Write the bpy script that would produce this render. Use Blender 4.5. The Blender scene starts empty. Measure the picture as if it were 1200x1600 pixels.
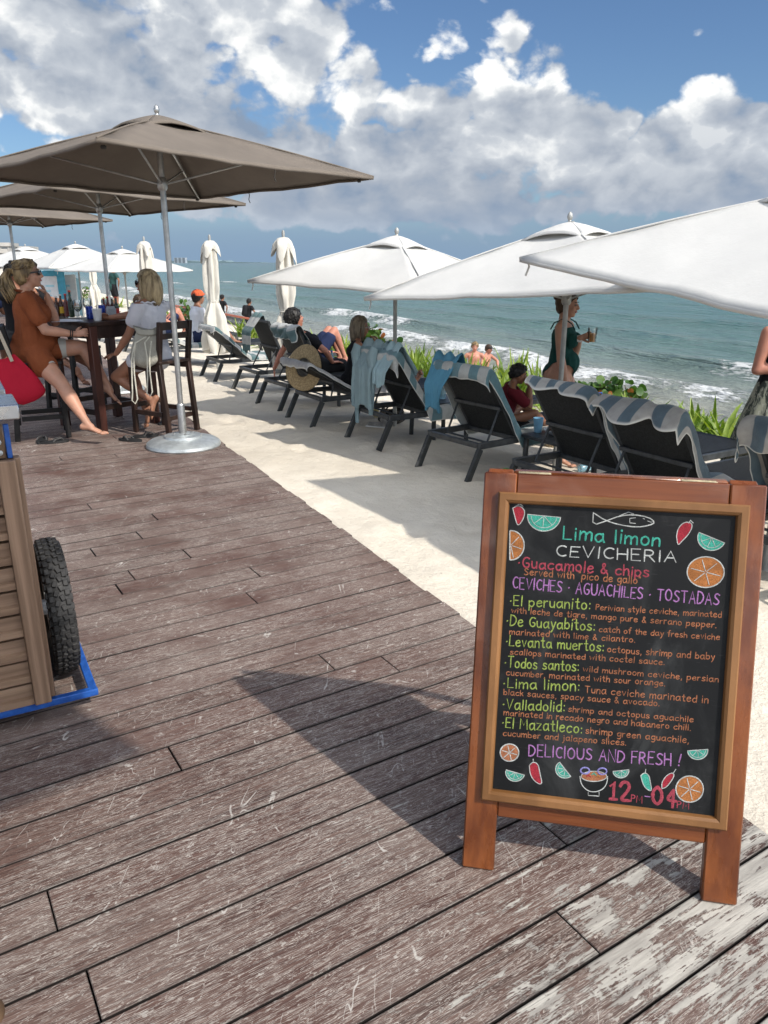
import bpy, bmesh, math, random
import numpy as np
from mathutils import Vector, Matrix, noise as mn
rad = math.radians
PI = math.pi
scene = bpy.context.scene
col = scene.collection
random.seed(11)
# ------------------------------------------------------------------ camera
PITCH = rad(18); EYE = 1.55; FPX = 1200.0
cam_d = bpy.data.cameras.new("camera")
cam_d.sensor_fit = 'VERTICAL'; cam_d.sensor_height = 24.0; cam_d.lens = 24.0 * FPX / 1600.0
cam_d.clip_start = 0.05; cam_d.clip_end = 30000
cam = bpy.data.objects.new("camera", cam_d); col.objects.link(cam)
cam.location = (0, 0, EYE); cam.rotation_euler = (rad(90) - PITCH, 0, 0)
scene.camera = cam
# ------------------------------------------------------------------ exposure, sun, sky
scene.view_settings.view_transform = 'Standard'
scene.view_settings.look = 'None'
scene.view_settings.exposure = 0.52
scene.view_settings.gamma = 1.0
SUN_EL = rad(42.5); SUN_AZ = math.atan2(.775, -.63)
sun_dir = Vector((math.sin(SUN_AZ) * math.cos(SUN_EL), math.cos(SUN_AZ) * math.cos(SUN_EL), math.sin(SUN_EL)))
sl = bpy.data.lights.new("sun", 'SUN'); sl.energy = 3.2; sl.angle = rad(1.0); sl.color = (1.0, .94, .86)
so = bpy.data.objects.new("sun", sl); col.objects.link(so)
so.rotation_euler = sun_dir.to_track_quat('Z', 'Y').to_euler(); so.location = (5, -4, 12)


def ray(px, py):
    u = (px - 600) / FPX; v = (800 - py) / FPX
    return Vector((u, math.cos(PITCH) + v * math.sin(PITCH), -math.sin(PITCH) + v * math.cos(PITCH)))


class NT:
    """small node-tree helper"""
    def __init__(s, tree):
        s.t = tree
        for n in list(tree.nodes): tree.nodes.remove(n)
    def n(s, typ, ins=None, **kw):
        nd = s.t.nodes.new(typ)
        for k, v in kw.items(): setattr(nd, k, v)
        for k, v in (ins or {}).items():
            sk = nd.inputs[k]
            if isinstance(v, bpy.types.NodeSocket): s.t.links.new(v, sk)
            elif isinstance(v, bpy.types.Node): s.t.links.new(v.outputs[0], sk)
            else:
                if isinstance(v, (tuple, list)) and len(v) == 3 and sk.type == 'RGBA': v = (*v, 1)
                sk.default_value = v
        return nd
    def m(s, op, a, b=None, c=None, clamp=False):
        nd = s.t.nodes.new('ShaderNodeMath'); nd.operation = op; nd.use_clamp = clamp
        for i, v in enumerate((a, b, c)):
            if v is None: continue
            if isinstance(v, bpy.types.NodeSocket): s.t.links.new(v, nd.inputs[i])
            elif isinstance(v, bpy.types.Node): s.t.links.new(v.outputs[0], nd.inputs[i])
            else: nd.inputs[i].default_value = v
        return nd.outputs[0]
    def mix(s, f, a, b, mode='MIX'):
        nd = s.t.nodes.new('ShaderNodeMix'); nd.data_type = 'RGBA'; nd.blend_type = mode
        for i, v in ((0, f), (6, a), (7, b)):
            if isinstance(v, bpy.types.NodeSocket): s.t.links.new(v, nd.inputs[i])
            elif isinstance(v, bpy.types.Node): s.t.links.new(v.outputs[0], nd.inputs[i])
            else: nd.inputs[i].default_value = (*v, 1) if isinstance(v, (tuple, list)) and len(v) == 3 else v
        return nd.outputs[2]
    def ss(s, x, lo, hi, a=0., b=1.):
        nd = s.t.nodes.new('ShaderNodeMapRange'); nd.interpolation_type = 'SMOOTHSTEP'
        s.t.links.new(x, nd.inputs[0])
        for i, v in ((1, lo), (2, hi), (3, a), (4, b)): nd.inputs[i].default_value = v
        return nd.outputs[0]
    def noise(s, vec, scale, detail=4, rough=.55, dist=0., dim='3D'):
        nd = s.n('ShaderNodeTexNoise', {'Scale': scale, 'Detail': detail, 'Roughness': rough, 'Distortion': dist}, noise_dimensions=dim)
        s.t.links.new(vec, nd.inputs['Vector'])
        return nd.outputs[0]
    def mapping(s, vec, loc=(0, 0, 0), rot=(0, 0, 0), sc=(1, 1, 1)):
        nd = s.n('ShaderNodeMapping', {'Location': loc, 'Rotation': rot, 'Scale': sc})
        s.t.links.new(vec, nd.inputs['Vector'])
        return nd.outputs[0]


def azel(px, py):
    d = ray(px, py).normalized()
    return math.atan2(d.x, d.y), math.asin(d.z)


def build_world():
    w = bpy.data.worlds.new("World"); scene.world = w; w.use_nodes = True
    w.cycles.sampling_method = 'MANUAL'; w.cycles.sample_map_resolution = 256
    t = NT(w.node_tree)
    out = t.n('ShaderNodeOutputWorld'); bg = t.n('ShaderNodeBackground', {'Strength': 1.0})
    w.node_tree.links.new(bg.outputs[0], out.inputs[0])
    sky = t.n('ShaderNodeTexSky', sky_type='NISHITA', sun_disc=False, sun_elevation=SUN_EL, sun_rotation=SUN_AZ,
              air_density=1.0, dust_density=0.6, ozone_density=2.5)
    SK = 0.066
    skyc = t.mix(1.0, sky.outputs[0], (SK * .80, SK * .95, SK * 1.13), 'MULTIPLY')
    tc = t.n('ShaderNodeTexCoord'); d = tc.outputs['Generated']
    sep = t.n('ShaderNodeSeparateXYZ'); w.node_tree.links.new(d, sep.inputs[0])
    az = t.m('ARCTAN2', sep.outputs[0], sep.outputs[1])
    el = t.m('ARCSINE', sep.outputs[2])
    # cloud banks of this afternoon's sky: (azimuth, elevation) centre, widths, weight
    blobs = []
    for px, py, wx, wy, wt in ((120, 70, 420, 165, .80), (350, 130, 190, 120, .52), (380, 30, 150, 80, .42),
                               (40, 150, 260, 90, .34),
                               (700, 205, 160, 125, .62), (540, 285, 200, 75, .46), (840, 245, 200, 100, .56), (1010, 235, 180, 90, .58),
                               (1190, 235, 120, 80, .58), (1400, 240, 300, 80, .55), (930, 300, 460, 58, .48),
                               (890, 60, 75, 38, .42), (1175, 25, 60, 25, .34), (1090, 52, 30, 14, .30), (803, 60, 14, 26, .26),
                               (575, 105, 30, 24, .12), (480, 290, 130, 60, .30), (100, 320, 420, 40, .20)):
        a0, e0 = azel(px, py)
        a1, _ = azel(px + wx * .5, py); a2, _ = azel(px - wx * .5, py)
        _, e1 = azel(px, py - wy * .5); _, e2 = azel(px, py + wy * .5)
        blobs.append((a0, e0, abs(a1 - a2) , abs(e1 - e2), wt))
    bias = None
    for a0, e0, wa, we, wt in blobs:
        x = t.m('MULTIPLY', t.m('SUBTRACT', az, a0), 1 / wa); y = t.m('MULTIPLY', t.m('SUBTRACT', el, e0), 1 / we)
        q = t.m('ADD', t.m('MULTIPLY', x, x), t.m('MULTIPLY', y, y))
        g = t.m('MULTIPLY', t.m('EXPONENT', t.m('MULTIPLY', q, -1.0)), wt)
        bias = g if bias is None else t.m('MAXIMUM', bias, g) if False else t.m('ADD', bias, g)
    bias = t.m('MINIMUM', bias, .80)
    # elsewhere: unseen cumulus, added thickly to lift the fill light
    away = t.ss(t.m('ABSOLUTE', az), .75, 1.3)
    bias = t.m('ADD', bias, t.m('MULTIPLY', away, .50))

    def dens(off):
        v = t.mapping(d, loc=off, sc=(1, 1, 1.45))
        n1 = t.noise(v, 6.4, 10, .60, .25)
        vo = t.n('ShaderNodeTexVoronoi', {'Scale': 15.0, 'Detail': 2.0, 'Roughness': .5}, feature='F1')
        wob = t.n('ShaderNodeMixRGB', {'Fac': .07, 'Color1': v, 'Color2': t.n('ShaderNodeTexNoise', {'Scale': 14., 'Detail': 4., 'Vector': v}).outputs['Color']})
        w.node_tree.links.new(wob.outputs[0], vo.inputs['Vector'])
        pf = t.m('SUBTRACT', .55, vo.outputs['Distance'])
        a = t.m('MULTIPLY', t.m('SUBTRACT', n1, .5), 1.5)
        return t.m('ADD', a, t.m('MULTIPLY', pf, .55))
    d0 = dens((0, 0, 0)); d1 = dens((-.016, .004, -.034))
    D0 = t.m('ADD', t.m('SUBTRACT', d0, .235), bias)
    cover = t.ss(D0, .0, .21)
    lit = t.m('MULTIPLY_ADD', t.m('SUBTRACT', d0, d1), 1.3, .60, clamp=True)
    thick = t.ss(D0, .12, .62)
    lit = t.m('MULTIPLY', lit, t.m('SUBTRACT', 1.0, t.m('MULTIPLY', thick, .36)))
    # undersides of the bank lie in its own shade
    a0, e_lo = azel(800, 345); a0, e_hi = azel(800, 215)
    low = t.ss(el, e_lo, e_hi, .60, 1.0)
    lit = t.m('MULTIPLY', lit, low)
    cr = t.n('ShaderNodeValToRGB'); w.node_tree.links.new(lit, cr.inputs[0])
    e = cr.color_ramp.elements
    e[0].position = 0.0; e[0].color = (.19, .245, .33, 1)
    e[1].position = .86; e[1].color = (.80, .80, .78, 1)
    k = cr.color_ramp.elements.new(.33); k.color = (.30, .335, .39, 1)
    k = cr.color_ramp.elements.new(.58); k.color = (.42, .45, .49, 1)
    # far rain-grey veil low over the sea
    _, h0 = azel(600, 410); _, h1 = azel(600, 285)
    veil = t.m('MULTIPLY', t.ss(el, h0, h1, 1.0, 0.0), .78)
    vn = t.ss(t.noise(t.mapping(d, sc=(3, 3, 16)), 2.2, 5, .5), .3, .7, .75, 1.0)
    veilc = t.mix(t.ss(el, h0, h0 + .10), (.17, .255, .37), (.135, .22, .36))
    # unseen clouds on the sun side, brightened to add fill light
    sd = t.n('ShaderNodeVectorMath', {0: d, 1: tuple(sun_dir)}, operation='DOT_PRODUCT').outputs['Value']
    glow = t.ss(sd, -.15, .75, 1.0, 4.2)
    cloudc = t.mix(1.0, cr.outputs[0], t.n('ShaderNodeCombineXYZ', {0: glow, 1: glow, 2: glow}), 'MULTIPLY')
    base = t.mix(t.m('MULTIPLY', veil, vn), skyc, veilc)
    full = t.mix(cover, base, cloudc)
    # thin veil in front of the lowest cloud feet
    full = t.mix(t.ss(el, h0, h0 + .085, .75, 0.0), full, veilc)
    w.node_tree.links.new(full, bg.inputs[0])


build_world()

# ------------------------------------------------------------------ helpers
def tag(o, label=None, cat=None, group=None, kind=None):
    if label: o['label'] = label
    if cat: o['category'] = cat
    if group: o['group'] = group
    if kind: o['kind'] = kind
    return o


def thing(name, label, cat, loc=(0, 0, 0), rz=0.0, group=None):
    o = bpy.data.objects.new(name, None); o.empty_display_size = .1
    col.objects.link(o); o.location = loc; o.rotation_euler = (0, 0, rz)
    return tag(o, label, cat, group)


def copy_tree(o, parent=None, depth=0):
    c = o.copy(); col.objects.link(c)
    if parent is not None:
        c.parent = parent
    for ch in list(o.children):
        copy_tree(ch, c, depth + 1)
    return c


def ortho(a):
    a = Vector(a).normalized()
    h = Vector((0, 0, 1)) if abs(a.z) < .95 else Vector((1, 0, 0))
    s = a.cross(h).normalized()
    return s, s.cross(a).normalized()


class MB:
    def __init__(s): s.v = []; s.f = []; s.mi = []; s.cur = 0
    def add(s, vs, fs):
        b = len(s.v); s.v += [tuple(p) for p in vs]
        for f in fs: s.f.append(tuple(i + b for i in f)); s.mi.append(s.cur)
    def box(s, c, d, bev=0.0, rot=None):
        x, y, z = d[0] / 2, d[1] / 2, d[2] / 2; b = min(bev, x * .9, y * .9, z * .9)
        if b <= 0:
            vs = [(i * x, j * y, k * z) for k in (-1, 1) for j in (-1, 1) for i in (-1, 1)]
            fs = [(0, 2, 3, 1), (4, 5, 7, 6), (0, 1, 5, 4), (2, 6, 7, 3), (0, 4, 6, 2), (1, 3, 7, 5)]
        else:
            vs = []; idx = {}
            for i in (-1, 1):
                for j in (-1, 1):
                    for k in (-1, 1):
                        for a in range(3):
                            p = [i * (x - (b if a != 0 else 0)), j * (y - (b if a != 1 else 0)), k * (z - (b if a != 2 else 0))]
                            idx[(i, j, k, a)] = len(vs); vs.append(p)
            g = lambda i, j, k, a: idx[(i, j, k, a)]
            fs = []
            for q in (-1, 1):
                for a, cyc in ((0, [(q, -1, -1), (q, 1, -1), (q, 1, 1), (q, -1, 1)]), (1, [(1, q, -1), (-1, q, -1), (-1, q, 1), (1, q, 1)]), (2, [(-1, -1, q), (1, -1, q), (1, 1, q), (-1, 1, q)])):
                    f = [g(*t, a) for t in cyc]
                    fs.append(tuple(f if q > 0 else f[::-1]))
            for p in (-1, 1):
                for q in (-1, 1):
                    fs.append((g(-1, p, q, 1), g(1, p, q, 1), g(1, p, q, 2), g(-1, p, q, 2)))
                    fs.append((g(p, -1, q, 0), g(p, 1, q, 0), g(p, 1, q, 2), g(p, -1, q, 2)))
                    fs.append((g(p, q, -1, 0), g(p, q, 1, 0), g(p, q, 1, 1), g(p, q, -1, 1)))
            for i in (-1, 1):
                for j in (-1, 1):
                    for k in (-1, 1): fs.append((g(i, j, k, 0), g(i, j, k, 1), g(i, j, k, 2)))
        c = Vector(c)
        if rot is not None: vs = [rot @ Vector(p) + c for p in vs]
        else: vs = [Vector(p) + c for p in vs]
        s.add(vs, fs)
    def bar(s, p0, p1, w, h, side=None, bev=.004):
        p0, p1 = Vector(p0), Vector(p1); a = (p1 - p0); L = a.length; a.normalize()
        if side is None: sd, up = ortho(a)
        else:
            sd = (Vector(side) - a * a.dot(Vector(side))).normalized(); up = a.cross(sd)
        m = Matrix((a, sd, up)).transposed()
        s.box((p0 + p1) / 2, (L, w, h), bev, m)
    def tube(s, pts, r, n=10, caps=True, closed=False):
        pts = [Vector(p) for p in pts]; k = len(pts)
        rs = r if isinstance(r, (list, tuple)) else [r] * k
        rings = []; sd = None
        for i, p in enumerate(pts):
            if closed: a = pts[(i + 1) % k] - pts[i - 1]
            else: a = pts[min(i + 1, k - 1)] - pts[max(i - 1, 0)]
            if a.length < 1e-9: a = Vector((0, 0, 1))
            a.normalize()
            if sd is None: sd, up = ortho(a)
            else:
                sd = sd - a * a.dot(sd)
                if sd.length < 1e-6: sd, up = ortho(a)
                sd.normalize(); up = sd.cross(a)
            rings.append([p + (sd * math.cos(2 * PI * j / n) + up * math.sin(2 * PI * j / n)) * rs[i] for j in range(n)])
        vs = [q for rg in rings for q in rg]; fs = []
        for i in range(k if closed else k - 1):
            i2 = (i + 1) % k
            for j in range(n):
                j2 = (j + 1) % n
                fs.append((i * n + j, i2 * n + j, i2 * n + j2, i * n + j2))
        if caps and not closed:
            fs.append(tuple(range(n))); fs.append(tuple((k - 1) * n + j for j in range(n))[::-1])
        s.add(vs, fs)
    def lathe(s, prof, n=24, c=(0, 0, 0), m=None, caps=True):
        c = Vector(c); vs = []; fs = []; k = len(prof)
        for r, z in prof:
            for j in range(n):
                p = Vector((r * math.cos(2 * PI * j / n), r * math.sin(2 * PI * j / n), z))
                vs.append((m @ p if m is not None else p) + c)
        for i in range(k - 1):
            for j in range(n):
                j2 = (j + 1) % n; fs.append((i * n + j, i * n + j2, (i + 1) * n + j2, (i + 1) * n + j))
        if caps:
            fs.append(tuple(range(n))[::-1]); fs.append(tuple((k - 1) * n + j for j in range(n)))
        s.add(vs, fs)
    def ball(s, c, r, n=12, m=None):
        r = r if isinstance(r, (tuple, list)) else (r, r, r)
        c = Vector(c); vs = []; fs = []; k = max(6, n // 2 + 1)
        for i in range(k + 1):
            ph = PI * i / k
            for j in range(n):
                th = 2 * PI * j / n
                p = Vector((r[0] * math.sin(ph) * math.cos(th), r[1] * math.sin(ph) * math.sin(th), r[2] * math.cos(ph)))
                vs.append((m @ p if m is not None else p) + c)
        for i in range(k):
            for j in range(n):
                j2 = (j + 1) % n; fs.append((i * n + j, (i + 1) * n + j, (i + 1) * n + j2, i * n + j2))
        s.add(vs, fs)
    def capsule(s, p0, p1, r0, r1, side=None, flat=1.0, n=14):
        """tapered limb with round ends; flat squashes it across the given side axis"""
        p0, p1 = Vector(p0), Vector(p1); a = p1 - p0; L = a.length
        if L < 1e-6: a = Vector((0, 0, 1))
        a = a.normalized()
        if side is None: sd, up = ortho(a)
        else:
            sd = Vector(side) - a * a.dot(Vector(side)); sd.normalize(); up = a.cross(sd)
        vs = []; fs = []; rows = []
        for i in range(5):
            q = PI / 2 * (1 - i / 4); rows.append((-r0 * math.sin(q) * (flat if flat < 1 else 1), r0 * math.cos(q)))
        for i in range(1, 4): rows.append((L * i / 4, r0 + (r1 - r0) * i / 4))
        for i in range(5):
            q = PI / 2 * i / 4; rows.append((L + r1 * math.sin(q) * (flat if flat < 1 else 1), r1 * math.cos(q)))
        for z, r in rows:
            r = max(r, 1e-4)
            for j in range(n):
                th = 2 * PI * j / n
                vs.append(p0 + a * z + sd * (r * math.cos(th)) + up * (r * flat * math.sin(th)))
        k = len(rows)
        for i in range(k - 1):
            for j in range(n):
                j2 = (j + 1) % n; fs.append((i * n + j, i * n + j2, (i + 1) * n + j2, (i + 1) * n + j))
        fs.append(tuple(range(n))[::-1]); fs.append(tuple((k - 1) * n + j for j in range(n)))
        s.add(vs, fs)
    def grid(s, fn, nu, nv):
        vs = [fn(i / nu, j / nv) for i in range(nu + 1) for j in range(nv + 1)]
        fs = [(i * (nv + 1) + j, (i + 1) * (nv + 1) + j, (i + 1) * (nv + 1) + j + 1, i * (nv + 1) + j + 1) for i in range(nu) for j in range(nv)]
        s.add(vs, fs)
    def prism(s, poly, z0, z1):
        n = len(poly)
        s.add([(x, y, z0) for x, y in poly] + [(x, y, z1) for x, y in poly],
              [tuple(range(n))[::-1], tuple(range(n, 2 * n))] + [(i, (i + 1) % n, n + (i + 1) % n, n + i) for i in range(n)])
    def mesh(s, name, mats=None, smooth=True, ang=38):
        me = bpy.data.meshes.new(name); me.from_pydata(s.v, [], s.f)
        mats = mats if isinstance(mats, (list, tuple)) else [mats]
        for m in mats:
            if m: me.materials.append(m)
        if len(mats) > 1: me.polygons.foreach_set('material_index', s.mi)
        me.validate()
        bm = bmesh.new(); bm.from_mesh(me); bmesh.ops.recalc_face_normals(bm, faces=bm.faces); bm.to_mesh(me); bm.free()
        if smooth:
            me.polygons.foreach_set('use_smooth', [True] * len(me.polygons))
            if ang < 180: me.set_sharp_from_angle(angle=rad(ang))
        me.update()
        return me
    def build(s, name, mats, parent=None, smooth=True, ang=38, loc=None, label=None):
        o = bpy.data.objects.new(name, s.mesh(name, mats, smooth, ang)); col.objects.link(o)
        if parent is not None: o.parent = parent
        if loc is not None: o.location = loc
        if label: o['label'] = label
        return o


MATS = {}


def mat(name, c, rough=.6, var=.18, scale=9., bump=0., bscale=None, metal=0., spec=.5, c2=None, detail=5, stretch=(1, 1, 1), trans=0., sheen=0., alpha=1.0, coat=0., contrast=(.35, .65), dist=.01):
    if name in MATS: return MATS[name]
    m = bpy.data.materials.new(name); m.use_nodes = True; MATS[name] = m
    t = NT(m.node_tree); out = t.n('ShaderNodeOutputMaterial')
    tc = t.n('ShaderNodeTexCoord'); v = t.mapping(tc.outputs['Object'], sc=stretch)
    f = t.ss(t.noise(v, scale, detail, .6), *contrast)
    ca = tuple(x * (1 - var) for x in c); cb = tuple(min(1, x * (1 + var)) for x in c) if c2 is None else c2
    cc = t.mix(f, ca, cb)
    b = t.n('ShaderNodeBsdfPrincipled', {'Base Color': cc, 'Metallic': metal, 'IOR': 1.45, 'Transmission Weight': trans,
                                         'Sheen Weight': sheen, 'Alpha': alpha, 'Coat Weight': coat})
    b.inputs['Specular IOR Level'].default_value = spec
    rv = t.ss(t.noise(v, scale * 2.3, 3, .6), .3, .7, max(.02, rough - .08), min(1, rough + .08))
    m.node_tree.links.new(rv, b.inputs['Roughness'])
    if bump:
        bn = t.n('ShaderNodeBump', {'Strength': bump, 'Distance': dist, 'Height': t.noise(v, bscale or scale * 3, 6, .65)})
        m.node_tree.links.new(bn.outputs[0], b.inputs['Normal'])
    m.node_tree.links.new(b.outputs[0], out.inputs[0])
    return m


def fabric(name, c, transl=.25, weave=900., bump=.15, var=.07, rough=.85, fold=0.):
    if name in MATS: return MATS[name]
    m = bpy.data.materials.new(name); m.use_nodes = True; MATS[name] = m
    t = NT(m.node_tree); out = t.n('ShaderNodeOutputMaterial')
    tc = t.n('ShaderNodeTexCoord'); v = tc.outputs['Object']
    f = t.ss(t.noise(v, 3.0, 6, .6), .3, .7)
    cc = t.mix(f, tuple(x * (1 - var) for x in c), tuple(min(1, x * (1 + var)) for x in c))
    b = t.n('ShaderNodeBsdfPrincipled', {'Base Color': cc, 'Roughness': rough})
    b.inputs['Specular IOR Level'].default_value = .2
    h = t.noise(v, weave / 10, 2, .5)
    h2 = t.noise(t.mapping(v, sc=(1, 1, .5)), 7, 4, .55)
    hh = t.m('ADD', t.m('MULTIPLY', h, .12), t.m('MULTIPLY', h2, 1 + fold))
    bn = t.n('ShaderNodeBump', {'Strength': bump, 'Distance': .03, 'Height': hh})
    m.node_tree.links.new(bn.outputs[0], b.inputs['Normal'])
    if transl > 0:
        tr = t.n('ShaderNodeBsdfTranslucent', {'Color': cc}); m.node_tree.links.new(bn.outputs[0], tr.inputs['Normal'])
        ms = t.n('ShaderNodeMixShader', {'Fac': transl})
        m.node_tree.links.new(b.outputs[0], ms.inputs[1]); m.node_tree.links.new(tr.outputs[0], ms.inputs[2])
        m.node_tree.links.new(ms.outputs[0], out.inputs[0])
    else:
        m.node_tree.links.new(b.outputs[0], out.inputs[0])
    return m


def stripes(name, c1, c2, width, axis=1, phase=0., bump=.5, duty=.5):
    """terry towel with broad woven stripes across one of the cloth's own axes"""
    if name in MATS: return MATS[name]
    m = bpy.data.materials.new(name); m.use_nodes = True; MATS[name] = m
    t = NT(m.node_tree); out = t.n('ShaderNodeOutputMaterial')
    at = t.n('ShaderNodeAttribute', attribute_name='cloth'); sp = t.n('ShaderNodeSeparateXYZ', {0: at.outputs['Vector']})
    tc = t.n('ShaderNodeTexCoord'); v = tc.outputs['Object']
    x = t.m('ADD', t.m('MULTIPLY', sp.outputs[axis], 1 / width), phase)
    fr = t.m('FRACT', x)
    msk = t.ss(t.m('ABSOLUTE', t.m('SUBTRACT', fr, .5)), .5 * duty - .02, .5 * duty + .02)
    n1 = t.ss(t.noise(v, 14, 5, .6), .3, .7, .86, 1.1)
    cc = t.mix(msk, c1, c2); cc = t.mix(1.0, cc, t.n('ShaderNodeCombineXYZ', {0: n1, 1: n1, 2: n1}), 'MULTIPLY')
    # white piping along the hem
    e = t.m('MINIMUM', sp.outputs[2], 1.0)
    cc = t.mix(t.ss(e, .0, .012, 1.0, 0.0), cc, (.62, .62, .58))
    b = t.n('ShaderNodeBsdfPrincipled', {'Base Color': cc, 'Roughness': .95, 'Sheen Weight': .2})
    b.inputs['Specular IOR Level'].default_value = .1
    bn = t.n('ShaderNodeBump', {'Strength': bump, 'Distance': .01, 'Height': t.noise(v, 160, 3, .6)})
    m.node_tree.links.new(bn.outputs[0], b.inputs['Normal'])
    m.node_tree.links.new(b.outputs[0], out.inputs[0])
    return m


# beach frame: s = distance seaward of the deck edge, t = distance along the edge
DE = Vector((-.233, 4.39)); EA = rad(27.0)
E_ = Vector((-math.sin(EA), math.cos(EA))); N_ = Vector((math.cos(EA), math.sin(EA)))
SEA_Z = -2.4


def st(x, y):
    p = Vector((x, y)) - DE
    return p.dot(N_), p.dot(E_)


def xy(s, t):
    p = DE + N_ * s + E_ * t
    return p.x, p.y


PROF = [(-60, -.5), (-.6, -.5), (-.12, -.10), (0, -.025), (1.2, -.08), (2.0, -.13), (2.9, -.27), (4.8, -.38), (5.9, -.48), (7.0, -.92), (8.6, -1.75), (10.6, -2.36), (14, -2.7), (20, -3.2), (60, -6.0), (400, -12)]


def prof(s):
    for (a, za), (b, zb) in zip(PROF, PROF[1:]):
        if s <= b:
            f = (s - a) / (b - a)
            return za + (zb - za) * f
    return PROF[-1][1]


def ground_z(x, y):
    s, t = st(x, y)
    z = prof(s)
    if 0.0 < s < 30:
        k = min(1, s / .5)
        z += k * (.028 * mn.noise((x * .9, y * .9, 3.1)) + .014 * mn.noise((x * 2.7, y * 2.7, 8.1)))
    return z


def G(px, py, z=None):
    """a point on the sand (or at height z) seen along a sight line"""
    d = ray(px, py)
    if z is not None:
        k = (z - EYE) / d.z
        return Vector((d.x * k, d.y * k, z))
    zz = -.1
    for _ in range(12):
        k = (zz - EYE) / d.z
        zz = .5 * zz + .5 * ground_z(d.x * k, d.y * k)
    k = (zz - EYE) / d.z
    return Vector((d.x * k, d.y * k, ground_z(d.x * k, d.y * k)))


def at(px, py, Y):
    d = ray(px, py); k = Y / d.y
    return Vector((d.x * k, Y, EYE + d.z * k))

# ------------------------------------------------------------------ sand
def build_sand():
    m = bpy.data.materials.new("beach_sand"); m.use_nodes = True
    t = NT(m.node_tree); out = t.n('ShaderNodeOutputMaterial')
    tc = t.n('ShaderNodeTexCoord'); v = tc.outputs['Object']
    big = t.noise(v, .35, 5, .6); mid = t.noise(v, 6, 6, .65); fine = t.noise(v, 260, 2, .6)
    cc = t.mix(t.ss(big, .35, .65), (.61, .55, .455), (.71, .65, .55))
    cc = t.mix(t.m('MULTIPLY', t.ss(mid, .35, .7, 1, 0), .22), cc, (.45, .385, .30))
    sp = t.ss(fine, .62, .74); cc = t.mix(t.m('MULTIPLY', sp, .30), cc, (.30, .25, .19))
    # scattered bits of dry weed and shell
    vo = t.n('ShaderNodeTexVoronoi', {'Scale': 9.0, 'Randomness': 1.0, 'Vector': t.mapping(v, rot=(0, 0, .6), sc=(1, 2.4, 1))})
    vs = t.n('ShaderNodeSeparateXYZ', {0: vo.outputs['Color']})
    bits = t.m('MULTIPLY', t.ss(vo.outputs['Distance'], .035, .075, 1, 0), t.ss(vs.outputs[0], .70, .74))
    cc = t.mix(t.m('MULTIPLY', bits, .75), cc, t.mix(t.ss(vs.outputs[1], .45, .55), (.15, .10, .06), (.72, .68, .60)))
    # damp sand near the water
    at_ = t.n('ShaderNodeAttribute', attribute_name='wet')
    wet = t.m('ADD', at_.outputs['Fac'], t.m('MULTIPLY', t.m('SUBTRACT', mid, .5), .35), clamp=True)
    wet = t.m('MULTIPLY', t.ss(wet, .35, .65), t.ss(at_.outputs['Fac'], .02, .3))
    cc = t.mix(wet, cc, (.33, .285, .22))
    rg = t.m('MULTIPLY_ADD', wet, -.62, .95)
    h = t.m('ADD', t.m('ADD', t.m('MULTIPLY', t.noise(v, 7, 7, .68), .05), t.m('MULTIPLY', t.noise(v, 45, 4, .6), .008)), t.m('MULTIPLY', fine, .0016))
    bn = t.n('ShaderNodeBump', {'Strength': .6, 'Distance': 1.0, 'Height': h})
    b = t.n('ShaderNodeBsdfPrincipled', {'Base Color': cc, 'Roughness': rg, 'Normal': bn.outputs[0]})
    b.inputs['Specular IOR Level'].default_value = .25
    m.node_tree.links.new(b.outputs[0], out.inputs[0])
    ss_ = [-60, -30, -12, -5, -1.5, -.6, -.25, -.12, -.06] + list(np.arange(0, .6, .06)) + list(np.arange(.6, 7.2, .085)) + list(np.arange(7.2, 14, .25)) + [16, 18, 20, 25, 30, 40, 60, 120, 400]
    ts = [-60, -30, -15, -10, -8] + list(np.arange(-6, 12, .085)) + list(np.arange(12, 30, .3)) + list(np.arange(30, 90, 1.5)) + [100, 120, 160, 220, 300, 450, 700]
    mb = MB(); wet = []
    # heel-and-toe dents where people have walked
    rg_ = random.Random(5); dents = []
    for _ in range(420):
        s0 = rg_.uniform(.35, 6.0); t0 = rg_.uniform(-5, 11)
        dents.append((s0, t0, rg_.uniform(.06, .13), rg_.uniform(.012, .035), rg_.uniform(0, PI)))
    S = np.array(ss_); T = np.array(ts)
    SS, TT = np.meshgrid(S, T, indexing='ij')
    DZ = np.zeros_like(SS)
    for s0, t0, r0, d0, an in dents:
        a = (SS - s0) * math.cos(an) + (TT - t0) * math.sin(an); b_ = -(SS - s0) * math.sin(an) + (TT - t0) * math.cos(an)
        q = (a / (r0 * 1.5)) ** 2 + (b_ / r0) ** 2
        DZ += np.where(q < 6, -d0 * np.exp(-q * 1.6) + d0 * .55 * np.exp(-(np.sqrt(q) - 1.35) ** 2 * 5), 0)
    vs = []
    for i, s in enumerate(ss_):
        for j, t_ in enumerate(ts):
            x, y = xy(s, t_); z = ground_z(x, y) + float(DZ[i, j])
            if abs(s) < .3 and s >= -.12:  # sand drifts unevenly against the deck
                z += .02 * mn.noise((t_ * 2.2, 1.7, 0)) + .012 * mn.noise((t_ * 9, 4, s * 6))
            vs.append((x, y, z)); wet.append(max(0, min(1, (s - 7.8) / 1.8)))
    n = len(ts)
    mb.add(vs, [(i * n + j, (i + 1) * n + j, (i + 1) * n + j + 1, i * n + j + 1) for i in range(len(ss_) - 1) for j in range(n - 1)])
    o = mb.build("sand_ground", m, ang=180)
    a = o.data.attributes.new('wet', 'FLOAT', 'POINT'); a.data.foreach_set('value', wet)
    tag(o, kind='structure')


build_sand()


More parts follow.
